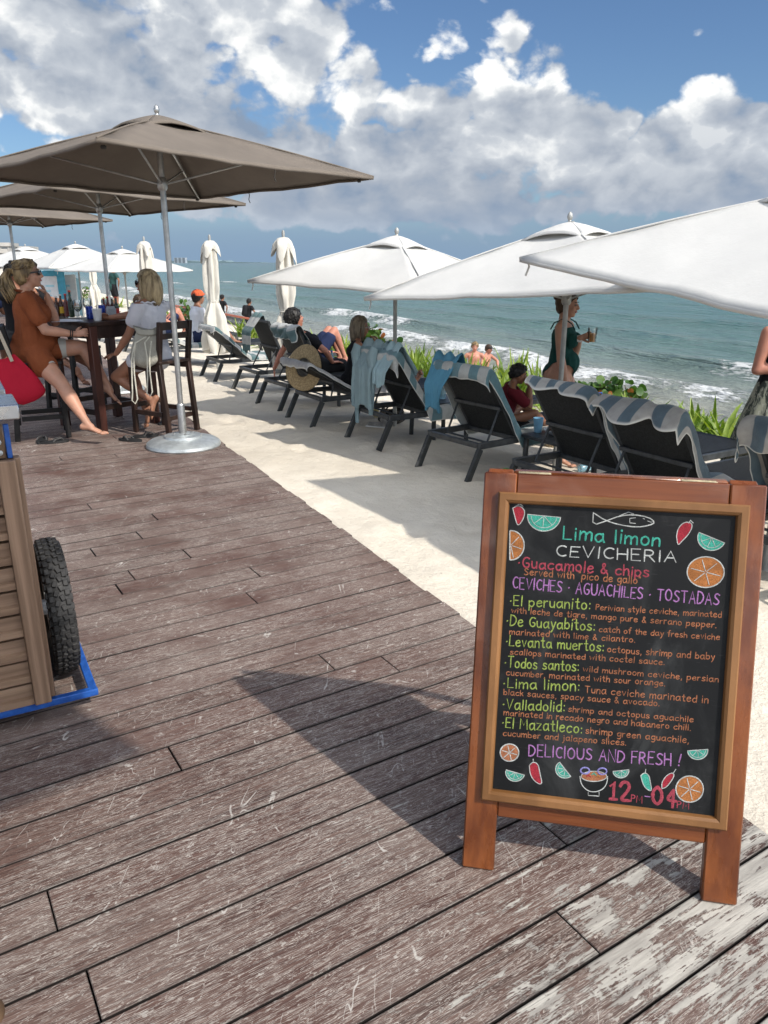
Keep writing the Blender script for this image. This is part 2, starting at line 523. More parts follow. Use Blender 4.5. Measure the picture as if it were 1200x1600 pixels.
# ------------------------------------------------------------------ sea
def build_sea():
    m = bpy.data.materials.new("sea_water"); m.use_nodes = True
    t = NT(m.node_tree); out = t.n('ShaderNodeOutputMaterial')
    tc = t.n('ShaderNodeTexCoord'); v = tc.outputs['Object']
    fo = t.n('ShaderNodeAttribute', attribute_name='foam').outputs['Fac']
    sh = t.n('ShaderNodeAttribute', attribute_name='shore').outputs['Fac']
    rot = t.mapping(v, rot=(0, 0, -EA))
    pat = t.noise(t.mapping(rot, sc=(.05, .012, 1)), 1.0, 4, .6)
    cr = t.n('ShaderNodeValToRGB'); m.node_tree.links.new(t.m('ADD', sh, t.m('MULTIPLY', t.m('SUBTRACT', pat, .5), .10)), cr.inputs[0])
    e = cr.color_ramp.elements
    e[0].position = 0; e[0].color = (.30, .275, .215, 1)
    e[1].position = 1; e[1].color = (.016, .085, .095, 1)
    for p, c in ((.09, (.26, .265, .22)), (.16, (.165, .205, .175)), (.27, (.095, .165, .145)), (.5, (.056, .136, .122)), (.8, (.040, .118, .110))):
        k = e.new(p); k.color = (*c, 1)
    # lacy foam
    wv = t.n('ShaderNodeMixRGB', {'Fac': .25, 'Color1': rot, 'Color2': t.n('ShaderNodeTexNoise', {'Scale': 1.6, 'Detail': 5., 'Vector': rot}).outputs['Color']})
    vo = t.n('ShaderNodeTexVoronoi', {'Scale': 2.3, 'Detail': 2.0, 'Roughness': .6, 'Vector': t.mapping(wv.outputs[0], sc=(1.5, .8, 1))}, feature='DISTANCE_TO_EDGE')
    lace = t.ss(vo.outputs['Distance'], .02, .17, 1.0, 0.0)
    blot = t.noise(t.mapping(rot, sc=(1.2, .6, 1)), 2.4, 7, .7)
    fm = t.m('ADD', t.m('MULTIPLY', lace, .42), t.m('MULTIPLY', t.m('SUBTRACT', blot, .42), 2.2))
    foam = t.m('MULTIPLY', t.ss(t.m('ADD', fm, t.m('MULTIPLY_ADD', fo, 1.9, -1.25)), 0.0, .38), t.ss(fo, .03, .25))
    cc = t.mix(t.m('MULTIPLY', foam, .9), cr.outputs[0], (.62, .63, .62))
    # chop: short steep ripples, longer with distance from the shore
    r1 = t.noise(t.mapping(rot, sc=(1.0, .42, 1)), 1.9, 6, .62, .4)
    r2 = t.noise(t.mapping(rot, sc=(.20, .075, 1)), 1.0, 6, .62, .3)
    r3 = t.noise(t.mapping(rot, sc=(.035, .012, 1)), 1.0, 4, .55)
    h = t.m('ADD', t.m('ADD', t.m('MULTIPLY', r1, .40), t.m('MULTIPLY', r2, 2.1)), t.m('MULTIPLY', r3, 1.6))
    h = t.m('ADD', h, t.m('MULTIPLY', foam, .07))
    bn = t.n('ShaderNodeBump', {'Strength': 1.0, 'Distance': 1.0, 'Height': h})
    b = t.n('ShaderNodeBsdfPrincipled', {'Base Color': cc, 'IOR': 1.33, 'Roughness': t.m('MULTIPLY_ADD', foam, .6, .16), 'Normal': bn.outputs[0]})
    b.inputs['Specular IOR Level'].default_value = .34
    m.node_tree.links.new(b.outputs[0], out.inputs[0])

    S = np.concatenate([np.arange(9.0, 34, .16), np.arange(34, 70, .7), np.array([72, 76, 82, 90, 100, 115, 135, 160, 200, 260, 350, 500, 800, 1500, 3000, 6000, 12000, 24000.])])
    T = np.concatenate([np.array([-20000, -9000, -3000, -900, -300, -120, -60, -35, -20]), np.arange(-12, 45, .28), np.arange(45, 120, .9), np.array([125, 135, 150, 170, 200, 250, 320, 420, 600, 1000, 2000, 5000, 12000, 24000.])])
    vs = []; fo_ = []; sh_ = []
    for s in S:
        for t_ in T:
            z = 0.; f = 0.
            if s < 120 and -60 < t_ < 260:
                nz = mn.noise((t_ * .07, 3.3, 1.0)); nz2 = mn.noise((t_ * .23, 7.7, 2.0)); nz3 = mn.noise((t_ * .6, s * .5, 5.0))
                # breakers running in, crests wandering along the shore
                for s0, A, wi, wf, thr, fr in ((18.2, .34, 2.0, 2.1, -.12, .10), (23.8, .44, 1.7, 2.6, .02, .05), (31.5, .36, 2.4, 1.6, .20, .045), (42, .42, 3.5, 2.0, .33, .03)):
                    sc = s0 + 1.7 * nz * (1 + s0 / 60) + .7 * nz2
                    amp = mn.noise((t_ * fr, s0 * 2.1, 9.0))
                    dd = s - sc
                    A2 = A * (.62 + .6 * amp)
                    z += A2 * (math.exp(-(dd / wi) ** 2) if dd > 0 else math.exp(-(dd / (wi * .42)) ** 2))
                    if amp > thr:
                        k = min(1, (amp - thr) / .18)
                        if dd <= 0: ff = math.exp(-(dd / wf) ** 2 * 1.3)
                        else: ff = math.exp(-(dd / (wf * .22)) ** 2)
                        f = max(f, k * ff * (.66 + .45 * nz3))
                # run-up
                w0 = 11.4 + 1.2 * nz + .5 * nz2
                if s < w0 + 3: f = max(f, .46 * math.exp(-((s - w0) / .8) ** 2))
                f = max(f, (.25 + .26 * nz3) * max(0, 1 - abs(s - 14.2) / 2.8))
                z += .05 * mn.noise((s * .55, t_ * .25, 0)) + .03 * mn.noise((s * 1.3, t_ * .6, 4))
                if s > 26: z += .10 * mn.noise((s * .22, t_ * .09, 11)) * min(1, (s - 26) / 10)
            x, y = xy(s, t_)
            fade = min(1, max(0, (s - 10.5) / 3))
            vs.append((x, y, SEA_Z + z * fade)); fo_.append(min(1, max(0, f)))
            sh_.append(min(1.0, max(0, .27 * (s - 10) / 18) if s < 28 else .27 + .73 * (1 - 60 / (60 + s - 28))))
    n = len(T); mb = MB()
    mb.add(vs, [(i * n + j, (i + 1) * n + j, (i + 1) * n + j + 1, i * n + j + 1) for i in range(len(S) - 1) for j in range(n - 1)])
    o = mb.build("sea_water", m, ang=180)
    a = o.data.attributes.new('foam', 'FLOAT', 'POINT'); a.data.foreach_set('value', fo_)
    a = o.data.attributes.new('shore', 'FLOAT', 'POINT'); a.data.foreach_set('value', sh_)
    tag(o, kind='structure')


build_sea()


# ------------------------------------------------------------------ deck of worn boards
BA = rad(32.0); BD = Vector((math.cos(BA), math.sin(BA))); BN = Vector((-math.sin(BA), math.cos(BA)))


def deck_mat():
    m = bpy.data.materials.new("worn_deck_wood"); m.use_nodes = True
    t = NT(m.node_tree); out = t.n('ShaderNodeOutputMaterial')
    tc = t.n('ShaderNodeTexCoord'); v = tc.outputs['Object']
    al = t.mapping(v, rot=(0, 0, -BA))                    # x runs along the boards
    pk = t.n('ShaderNodeAttribute', attribute_name='plank')
    ps = t.n('ShaderNodeSeparateXYZ', {0: pk.outputs['Vector']})
    r1, r2 = ps.outputs[0], ps.outputs[1]
    off = t.n('ShaderNodeCombineXYZ', {0: t.m('MULTIPLY', r1, 37.), 1: t.m('MULTIPLY', r2, 1.7), 2: t.m('MULTIPLY', r1, 11.)})
    va = t.n('ShaderNodeVectorMath', {0: al, 1: off.outputs[0]}, operation='ADD').outputs[0]
    grain = t.noise(t.mapping(va, sc=(4.5, 105, 1)), 1.0, 6, .62, .9)
    grain2 = t.noise(t.mapping(va, sc=(2.0, 34, 1)), 1.0, 5, .6, 1.4)
    big = t.noise(v, .9, 6, .62); big2 = t.noise(t.mapping(v, loc=(5, 3, 1)), 2.6, 6, .6)
    # stain left in the wood
    c = t.mix(t.ss(grain, .3, .7), (.040, .0195, .0145), (.118, .062, .046))
    c = t.mix(t.m('MULTIPLY', t.ss(r1, 0, 1), .5), c, t.mix(t.ss(grain2, .35, .65), (.095, .042, .032), (.15, .088, .07)))
    # grey sun-bleach and dust
    dust = t.m('MULTIPLY', t.ss(big, .36, .66), t.ss(t.m('ADD', grain, t.m('MULTIPLY', big2, .6)), .60, .98))
    c = t.mix(t.m('MULTIPLY', dust, .44), c, (.25, .198, .168))
    c = t.mix(t.m('MULTIPLY', t.ss(t.m('ADD', big2, t.m('MULTIPLY', r2, .25)), .50, .82), .28), c, (.215, .160, .134))
    # fine pale lines where the raised grain has worn through
    sx = t.n('ShaderNodeSeparateXYZ', {0: v})
    dx = t.m('SUBTRACT', sx.outputs[0], 1.40); dy = t.m('SUBTRACT', sx.outputs[1], 1.25)
    dist = t.m('SQRT', t.m('ADD', t.m('MULTIPLY', dx, dx), t.m('MULTIPLY', dy, dy)))
    near = t.ss(dist, .15, 2.9, 1.0, 0.0)
    wn = t.m('ADD', t.m('MULTIPLY', near, .50), t.m('MULTIPLY_ADD', t.noise(t.mapping(v, loc=(2, 9, 0)), 2.6, 6, .65), 1.3, -.40))
    ln = None
    for (lx_, ly_, dd, ep) in ((5.5, 120, 2.2, .030), (9, 62, 1.4, .016)):
        lines = t.noise(t.mapping(va, loc=(dd, 0, 0), sc=(lx_, ly_, 1)), 1.0, 3, .55, dd)
        k = t.ss(t.m('ABSOLUTE', t.m('SUBTRACT', lines, .5)), .002, ep, 1.0, 0.0)
        ln = k if ln is None else t.m('MAXIMUM', ln, k)
    ln = t.m('MULTIPLY', ln, t.ss(wn, .02, .38))
    c = t.mix(t.m('MULTIPLY', ln, .86), c, (.46, .415, .365))
    # random scratches: short lengths of wandering lines, at many angles
    sc_tot = None
    for i, (sc, an, sy, m0) in enumerate(((5.0, .25, .30, .57), (8.5, 1.2, .25, .58), (7.0, 2.1, .35, .575), (13., 2.8, .3, .585), (3.2, .9, .5, .59), (16., .6, .25, .59))):
        q = t.mapping(v, loc=(i * 3.1, i * 1.7, i * .9), rot=(0, 0, an), sc=(1, sy, 1))
        wl = t.noise(q, sc, 2, .5, .5)
        k = t.m('MULTIPLY', t.ss(t.m('ABSOLUTE', t.m('SUBTRACT', wl, .5)), .0012, .0052, 1., 0.), t.ss(t.noise(t.mapping(v, loc=(i * 5.3, 2, i), rot=(0, 0, an)), 4.2 + i * 1.1, 5, .65), m0, m0 + .07))
        sc_tot = k if sc_tot is None else t.m('MAXIMUM', sc_tot, k)
    c = t.mix(t.m('MULTIPLY', sc_tot, t.m('MULTIPLY_ADD', t.ss(wn, 0, .5), .25, .50)), c, (.56, .53, .48))
    # small paint flecks
    fl = t.noise(t.mapping(va, sc=(1, 1.6, 1)), 30, 3, .55)
    fl2 = t.noise(t.mapping(va, loc=(7, 3, 0), sc=(1, 1.8, 1)), 13, 5, .6)
    flk = t.m('MAXIMUM', t.m('MULTIPLY', t.ss(fl, .665, .70), t.ss(big2, .36, .60)), t.m('MULTIPLY', t.ss(fl2, .69, .715), .9))
    c = t.mix(t.m('MULTIPLY', flk, .7), c, (.52, .49, .44))
    # peeled patches down to pale old paint, mostly at this end of the deck
    pn = t.m('ADD', t.m('MULTIPLY', t.noise(t.mapping(va, sc=(3.0, 6.5, 1)), 1.5, 10, .74, .5), .8), t.m('MULTIPLY', t.noise(t.mapping(va, sc=(9, 26, 1)), 1.5, 6, .7), .2))
    pl = t.m('ADD', t.m('MULTIPLY_ADD', near, .29, -.015), t.m('MULTIPLY', t.m('SUBTRACT', r2, .5), .07))
    edge = t.ss(t.m('ADD', t.m('ADD', pn, pl), t.m('MULTIPLY', t.m('SUBTRACT', grain, .5), .42)), .735, .76)
    pc = t.mix(t.ss(t.noise(t.mapping(va, sc=(3, 30, 1)), 1, 5, .6), .35, .65), (.29, .27, .24), (.46, .435, .385))
    c = t.mix(edge, c, pc)
    # grime along the edges of the boards
    ed = t.m('MINIMUM', ps.outputs[2], t.m('SUBTRACT', 1.0, ps.outputs[2]))
    ed = t.m('ADD', ed, t.m('MULTIPLY', t.m('SUBTRACT', grain2, .5), .02))
    c = t.mix(t.ss(ed, .002, .032, .48, 0.0), c, (.020, .014, .012))
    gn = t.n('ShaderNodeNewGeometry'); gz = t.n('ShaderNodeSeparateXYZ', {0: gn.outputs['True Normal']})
    c = t.mix(t.ss(gz.outputs[2], .25, .92, 1.0, 0.0), c, (.012, .009, .008))  # gap sides near-black: dirt plus the joints' shade put into the colour
    rg = t.m('MULTIPLY_ADD', edge, .12, t.ss(grain, .3, .7, .52, .72))
    h = t.m('ADD', t.m('ADD', t.m('MULTIPLY', grain, .0024), t.m('MULTIPLY', edge, -.0011)), t.m('MULTIPLY', t.noise(va, 60, 4, .6), .0012))
    bn = t.n('ShaderNodeBump', {'Strength': 1.0, 'Distance': 1.0, 'Height': h})
    b = t.n('ShaderNodeBsdfPrincipled', {'Base Color': c, 'Roughness': rg, 'Normal': bn.outputs[0]})
    b.inputs['Specular IOR Level'].default_value = .45
    m.node_tree.links.new(b.outputs[0], out.inputs[0])
    return m


def build_deck():
    rg = random.Random(21)
    mb = MB(); pr = []
    W = .150; g = .0068; bev = .0022
    o0 = DE.dot(BN)
    # BD-coordinate at which the deck edge is met on row offset q
    def edge_u(q):
        # point = BD*u + BN*q must satisfy (p-DE).N_=0
        return (DE.dot(N_) - q * BN.dot(N_)) / BD.dot(N_)
    k0, k1 = int(-3 / W), int(38 / W)
    for k in range(k0, k1):
        q0, q1 = k * W + .02, (k + 1) * W - g + .02 + rg.uniform(-.0012, .0012)
        jit = rg.uniform(-.012, .012)
        u_end = edge_u(q0) + jit; sl = edge_u(q1) - edge_u(q0)
        u = u_end - rg.uniform(.5, 3.0); first = True; a1 = u_end
        low = u_end - (9.5 if k * W < 14 else 16)
        zt0 = rg.uniform(-.0005, .0005)
        while a1 > low:
            a0 = u
            s1 = sl if first else 0.0
            zt = zt0 + rg.uniform(-.0006, .0006)
            tilt = rg.uniform(-.0006, .0006)
            top = [(a0 + bev, q0 + bev), (a1 - bev, q0 + bev), (a1 - bev + s1, q1 - bev), (a0 + bev, q1 - bev)]
            mid = [(a0, q0), (a1, q0), (a1 + s1, q1), (a0, q1)]
            vs = []
            for (uu, qq), z in [(p, zt) for p in top] + [(p, zt - bev) for p in mid] + [(p, -.032) for p in mid]:
                zz = z + (tilt if qq > (q0 + q1) / 2 else -tilt) * (z > -.02)
                p = BD * uu + BN * qq; vs.append((p.x, p.y, zz))
            fs = [(0, 1, 2, 3)] + [(i, i + 4, (i + 1) % 4 + 4, (i + 1) % 4) for i in range(4)] + [(i + 4, i + 8, (i + 1) % 4 + 8, (i + 1) % 4 + 4) for i in range(4)]
            mb.add(vs, fs); ra, rb = rg.random(), rg.random(); pr += [(ra, rb, 0.), (ra, rb, 0.), (ra, rb, 1.), (ra, rb, 1.)] * 3
            a1 = a0 - rg.uniform(.003, .007); u = a1 - rg.choice((1.6, 2.0, 2.4, 2.4, 3.0)) * rg.uniform(.9, 1.1); first = False
    o = mb.build("deck", deck_mat(), smooth=False)
    a = o.data.attributes.new('plank', 'FLOAT_VECTOR', 'POINT'); a.data.foreach_set('vector', [c for p in pr for c in p])
    tag(o, kind='structure')
    # fascia under the seaward ends of the boards
    f = MB()
    ts = [i * 1.0 for i in range(-8, 40)]
    for a_, b_ in zip(ts, ts[1:]):
        p, q = xy(-.06, a_), xy(-.06, b_)
        f.bar((*p, -.10), (*q, -.10), .03, .13, side=(N_.x, N_.y, 0), bev=0)
    tag(f.build("deck_fascia", mat("fascia_wood", (.06, .04, .033), .8, .3), smooth=False), kind='structure')


build_deck()

# ------------------------------------------------------------------ market umbrellas
M_GREY = fabric("taupe_canvas", (.175, .148, .122), transl=.10, bump=.14, var=.08)
M_WHITE = fabric("white_canvas", (.66, .65, .62), transl=.18, bump=.17, var=.03)
M_CREAM = fabric("folded_cream_canvas", (.66, .63, .56), transl=.12, bump=.3, var=.08)
M_ALU = mat("brushed_aluminium", (.42, .42, .41), .38, .12, 12, metal=.85, bump=.05)
M_POLE_W = mat("pale_grey_pole", (.36, .36, .34), .45, .1, 10, metal=.4)
M_GALV = mat("galvanised_base", (.46, .49, .49), .42, .16, 10, metal=.55, bump=.12, bscale=60)
M_DARK = mat("charcoal_metal", (.030, .033, .035), .45, .25, 14, spec=.5, bump=.05)
M_STRAP = mat("dark_webbing", (.04, .035, .03), .8)


def canopy_mesh(hd, h0, h1, mats, name, rise=1.0, sag=.035, eave=.06, nu=16, nv=14, wrinkle=.006, seed=0):
    """square canopy, corners on the axes at distance hd; h0 corner height, h1 height at the vent"""
    mb = MB(); top = .10
    for q in range(4):
        a0, a1 = q * PI / 2, (q + 1) * PI / 2
        c0 = Vector((math.cos(a0), math.sin(a0), 0)) * hd; c1 = Vector((math.cos(a1), math.sin(a1), 0)) * hd
        def fn(u, v):
            k = top + (1 - top) * u
            p = (c0 * (1 - v) + c1 * v) * k
            inn = 4 * v * (1 - v)
            p = p * (1 - eave * inn * u)
            z = h1 + (h0 - h1) * (k - top) / (1 - top)
            z += -sag * inn * math.sin(PI * min(1, u * .95)) + .012 * math.sin(PI * u)
            z += wrinkle * mn.noise((p.x * 4 + seed, p.y * 4, 1.3)) * 2 + wrinkle * .8 * mn.noise((v * 9 + q * 7 + seed, u * 2.5, 4.)) * (1 - inn * .5)
            return (p.x, p.y, z)
        mb.grid(fn, nu, nv)
        def hem(u, v):   # short hem turned down at the eave
            p = Vector(fn(1.0, v)); o = Vector((p.x, p.y, 0)).normalized() * (-.004 * u)
            return (p.x + o.x, p.y + o.y, p.z - .022 * u)
        mb.grid(hem, 1, nv)
    return mb.mesh(name, mats, ang=28)


def umbrella(kind, label, loc, rz, zc, za, hd, group, tilt=(0, 0), seed=0, base=True, kindname="market_umbrella"):
    """zc corner height and za apex height above the foot"""
    dark = kind == 'grey'
    r = thing(kindname, label, "umbrella", loc, 0, group)
    cl = M_GREY if dark else M_WHITE; pm = M_ALU if dark else M_POLE_W
    rot = Matrix.Rotation(rz, 3, 'Z') ; tl = Matrix.Rotation(tilt[0], 3, 'X') @ Matrix.Rotation(tilt[1], 3, 'Y')
    piv = Vector((0, 0, zc + .1))
    def T(p): return tl @ (rot @ (Vector(p) - piv)) + piv
    me = canopy_mesh(hd, zc, za - .12, cl, "canopy", seed=seed)
    for v in me.vertices: v.co = T(v.co)
    bmx = bmesh.new(); bmx.from_mesh(me)
    sm = MB()
    for q in range(4):   # stitched seam along each ridge
        d = Vector((math.cos(q * PI / 2), math.sin(q * PI / 2), 0))
        sm.tube([T(d * hd * (.10 + .9 * i / 10) + Vector((0, 0, za - .12 + (zc - za + .12) * i / 10 + .012 * math.sin(PI * i / 10) + .004))) for i in range(11)], .0055, 6)
    t_ = bpy.data.meshes.new('t'); t_.from_pydata(sm.v, [], sm.f); bmx.from_mesh(t_); bpy.data.meshes.remove(t_); bmx.to_mesh(me); bmx.free()
    me.polygons.foreach_set('use_smooth', [True] * len(me.polygons))
    c = bpy.data.objects.new("canopy", me); col.objects.link(c); c.parent = r
    sd = c.modifiers.new("cloth", 'SOLIDIFY'); sd.thickness = .003; sd.offset = 0
    # vent cap
    mb = MB(); hv = hd * .235; zv = za - .055
    for q in range(4):
        a0, a1 = q * PI / 2, (q + 1) * PI / 2
        c0 = Vector((math.cos(a0), math.sin(a0), 0)) * hv; c1 = Vector((math.cos(a1), math.sin(a1), 0)) * hv
        def fn(u, v):
            k = .05 + .95 * u; p = (c0 * (1 - v) + c1 * v) * k; inn = 4 * v * (1 - v)
            z = za - .055 - (.105 + .020 * (1 - inn)) * u ** 1.25 + .022 * inn * u
            z += .007 * mn.noise((v * 6 + q * 3 + seed, u * 2, 2)) * u
            return T((p.x, p.y, z))
        mb.grid(fn, 7, 10)
        def hem(u, v):
            p = fn(1, v); return Vector((p.x, p.y, p.z - .014 * u))
        mb.grid(hem, 1, 10)
    vt = mb.build("vent_cap", cl, r, ang=30); sd = vt.modifiers.new("cloth", 'SOLIDIFY'); sd.thickness = .003; sd.offset = 0
    mb = MB(); f = T((0, 0, za - .065))
    mb.lathe([(.012, 0), (.017, .012), (.013, .022), (.021, .04), (.023, .055), (.017, .075), (.004, .088)], 14, f)
    mb.build("finial", pm, r)
    mb = MB(); mb.tube([(0, 0, .02 if base else -.35), (0, 0, zc * .5), (0, 0, za - .05)], .0235 if dark else .021, 16)
    mb.build("pole", pm, r)
    # spider and ribs under the cloth
    rn = Vector((0, 0, zc - .06))
    mb = MB(); mb.lathe([(.03, -.05), (.04, -.03), (.04, .03), (.03, .05)], 16, rn); mb.build("runner", pm if dark else M_POLE_W, r)
    for q in range(4):
        a = q * PI / 2; d = Vector((math.cos(a), math.sin(a), 0))
        mb = MB(); mb.bar(T(d * .04 + Vector((0, 0, za - .15))), T(d * (hd - .03) + Vector((0, 0, zc - .012))), .018, .014)
        rb = mb.build("rib", M_ALU if dark else M_POLE_W, r)
        mb = MB(); mid = T(d * hd * .52 + Vector((0, 0, zc + (za - .15 - zc) * .48 - .02)))
        mb.bar(rn + (rot @ d) * .035, mid, .016, .014); mb.build("strut", M_ALU if dark else M_POLE_W, rb)
        if dark:
            mb = MB(); e = T(d * (hd - .12) + Vector((0, 0, zc - .03))); mb.box(e, (.03, .03, .022), .005); mb.build("corner_pocket", M_STRAP, r)
    if dark:
        rg = random.Random(seed)
        for q in range(2):   # loose tie hanging from the hem
            a = rg.uniform(0, 2 * PI); v = rg.uniform(.3, .7)
            d = (Vector((1, 0, 0)) * (1 - v) + Vector((0, 1, 0)) * v) if q == 0 else (Vector((1, 0, 0)) * (1 - v) + Vector((0, -1, 0)) * v)
            p = T(d * hd * .93 + Vector((0, 0, zc - .01)))
            mb = MB(); mb.tube([p, p + Vector((.01, 0, -.03)), p + Vector((.0, .01, -.07)), p + Vector((.012, .01, -.10))], .004, 6); mb.build("tie_strap", M_STRAP, r)
        mb = MB()
        mb.lathe([(.0, 0), (.318, 0), (.325, .012), (.318, .035), (.285, .058), (.21, .072), (.165, .080), (.16, .098), (.10, .106), (.10, .112), (.06, .114), (.055, .118)], 48)
        bs = mb.build("base", M_GALV, r, ang=30)
        mb = MB(); mb.lathe([(.034, .11), (.034, .36), (.029, .375), (.024, .38)], 16); mb.build("sleeve", M_ALU, bs)
        for q in range(4):
            mb = MB(); a = q * PI / 2 + .5; mb.lathe([(.010, .112), (.010, .122), (.004, .126)], 6, (.078 * math.cos(a), .078 * math.sin(a), 0)); mb.build("bolt", M_ALU, bs)
    else:
        # cord loop hanging at a corner of the hem
        p = T(Vector((-hd * .97, .02, zc))); mb = MB()
        mb.tube([p, p + Vector((.01, 0, -.04)), p + Vector((-.005, .012, -.09))], .006, 6); mb.build("tie_strap", cl, r)
    return r


g = "taupe umbrellas along the deck"
umbrella('grey', "tall taupe umbrella on a big round metal base, nearest of the taupe row in view", (-1.78, 6.68, 0), rad(3), 2.21, 2.70, 1.70, g, tilt=(rad(-1.2), 0), seed=1)
umbrella('grey', "taupe umbrella standing behind the bar table, second of the taupe row", (-3.37, 9.75, 0), rad(5), 2.22, 2.70, 1.72, g, tilt=(rad(-1), 0), seed=2)
umbrella('grey', "farthest taupe umbrella, cut by the left edge of the photo", (-6.35, 13.9, 0), rad(4), 2.24, 2.70, 1.72, g, tilt=(rad(-1), 0), seed=3)
umbrella('grey', "unseen taupe umbrella beside the viewer, added for its shadow on the deck", (-.40, .50, 0), rad(0), 2.46, 2.95, 1.68, g, seed=4)  # out of view; placed to throw shade onto the near boards

g = "open white beach umbrellas"
def white(label, x, y, zc, za, hd, rz=0, tilt=(0, 0), seed=0):
    gz = ground_z(x, y)
    return umbrella('white', label, (x, y, gz), rz, zc - gz, za - gz, hd, g, tilt, seed, base=False, kindname="beach_umbrella")
white("open white umbrella over the woman in black, left of the three big white ones", .115, 8.15, 1.33, 1.86, 1.48, rad(10), (rad(.5), rad(2)), 11)
white("open white umbrella whose pole stands before the woman in the green swimsuit", 1.49, 6.5, 1.33, 1.91, 1.66, rad(1), (rad(-2.2), rad(-2.0)), 12)
white("open white umbrella cut by the right edge of the photo", 2.20, 4.12, 1.42, 1.99, 1.50, rad(-17), (rad(6.5), rad(4)), 13)
white("farther open white umbrella between the two seated women's heads", -6.45, 20, 1.36, 1.92, 1.68, rad(5), (0, 0), 14)
white("farther open white umbrella directly left of the one between the women", -8.35, 22.0, 1.42, 2.08, 1.70, rad(-3), (0, 0), 15)
white("farther open white umbrella above the head of the woman in rust", -10.6, 24.0, 1.44, 2.05, 1.72, rad(8), (0, 0), 16)
white("farther open white umbrella at the left edge, behind the taupe pole", -13.6, 27.5, 1.42, 1.92, 1.72, rad(-8), (0, 0), 17)


def closed_umbrella(label, x, y, top, seed):
    gz = ground_z(x, y); H = top - gz
    r = thing("closed_umbrella", label, "umbrella", (x, y, gz), random.Random(seed).uniform(0, 6), "closed cream umbrellas")
    mb = MB(); mb.tube([(0, 0, -.3), (0, 0, H - .02)], .021, 12); mb.build("pole", M_POLE_W, r)
    mb = MB(); mb.lathe([(.02, 0), (.022, .05), (.017, .075), (.004, .085)], 12, (0, 0, H - .04)); mb.build("finial", M_POLE_W, r)
    rg = random.Random(seed); ph = [rg.uniform(0, 6) for _ in range(6)]
    z0 = .28; zt = H - .10
    mb = MB(); n = 72; rows = 46
    def rad_at(f):   # f 0 bottom .. 1 top
        pts = [(0, .165), (.12, .175), (.30, .145), (.44, .095), (.475, .070), (.50, .080), (.62, .098), (.8, .098), (.93, .088), (1, .07)]
        for (a, ra), (b, rb) in zip(pts, pts[1:]):
            if f <= b:
                k = (f - a) / (b - a); k = k * k * (3 - 2 * k); return ra + (rb - ra) * k
        return pts[-1][1]
    for i in range(rows + 1):
        pass
    def fn(u, v):
        th = 2 * PI * v; rr = rad_at(u)
        fold = (.26 * math.sin(6 * th + ph[0] + 1.2 * math.sin(u * 5 + ph[1])) + .15 * math.sin(9 * th + ph[2] - u * 3) + .10 * math.sin(4 * th + ph[3] + u * 6))
        fold *= (1 - .55 * math.exp(-((u - .475) / .05) ** 2))
        rr2 = rr * (1 + fold) + .012 * mn.noise((math.cos(th) * 2, math.sin(th) * 2, u * 7 + seed))
        zb = z0 + .045 * math.sin(3 * th + ph[4]) * (1 - u) ** 3
        dx = .03 * math.sin(u * 2.4 + ph[5]) * (1 - u)
        return (rr2 * math.cos(th) + dx, rr2 * math.sin(th), zb + (zt - zb) * u)
    mb.grid(fn, rows, n)
    mb.build("canopy", M_CREAM, r, ang=60)
    mb = MB()      # vent cap drooping over the head in four limp corners
    def hood(u, v):
        th = 2 * PI * v; k = abs(math.cos(2 * th)) ** 2.6
        L = .12 + .22 * k * (1 + .35 * math.sin(th + ph[1])); q = u
        rr = .03 + (.078 + .030 * k * math.sin(PI * .5 * q)) * min(1, q * 2.2) + .012 * math.sin(7 * th + ph[0]) * q + .03 * k * q
        return (rr * math.cos(th), rr * math.sin(th), H - .045 - L * max(0, q - .18) - .02 * q)
    mb.grid(hood, 10, 48)
    mb.build("vent_cap", M_CREAM, r, ang=60)
    mb = MB(); zz = z0 + (zt - z0) * .475
    mb.tube([(.078 * math.cos(a), .078 * math.sin(a), zz + .008 * math.sin(2 * a)) for a in np.linspace(0, 2 * PI, 24, endpoint=False)], .011, 6, closed=True)
    mb.tube([(.08, 0, zz), (.10, .01, zz - .06), (.095, .02, zz - .15)], .008, 6)
    mb.build("tie_strap", M_CREAM, r)
    return r


closed_umbrella("closed cream umbrella tied upright behind the hat lounger, rightmost closed one", -1.29, 10.45, 1.90, 3)
closed_umbrella("closed cream umbrella tied upright over the man in the orange cap", -2.72, 12.7, 1.92, 4)
closed_umbrella("closed cream umbrella showing above the blond woman's head", -4.6, 15.6, 1.98, 5)
closed_umbrella("closed white umbrella hanging limp beside the far menu boards", -9.6, 26.5, 1.75, 6)


# ------------------------------------------------------------------ sun loungers
M_SLING = mat("black_sling_mesh", (.012, .0135, .0145), .62, .25, 40, spec=.35, bump=.25, bscale=500)
M_FRAME = mat("charcoal_frame", (.033, .037, .040), .42, .3, 16, spec=.5, bump=.06)
M_FRAME_D = mat("dusty_charcoal_leg", (.045, .048, .048), .6, .35, 9, c2=(.15, .145, .13), contrast=(.5, .75))
LA = rad(31)
LX = Vector((math.cos(LA), math.sin(LA), 0)); LY = Vector((-math.sin(LA), math.cos(LA), 0))
LW = .62; LH = .31; HX = .48; BL = .655


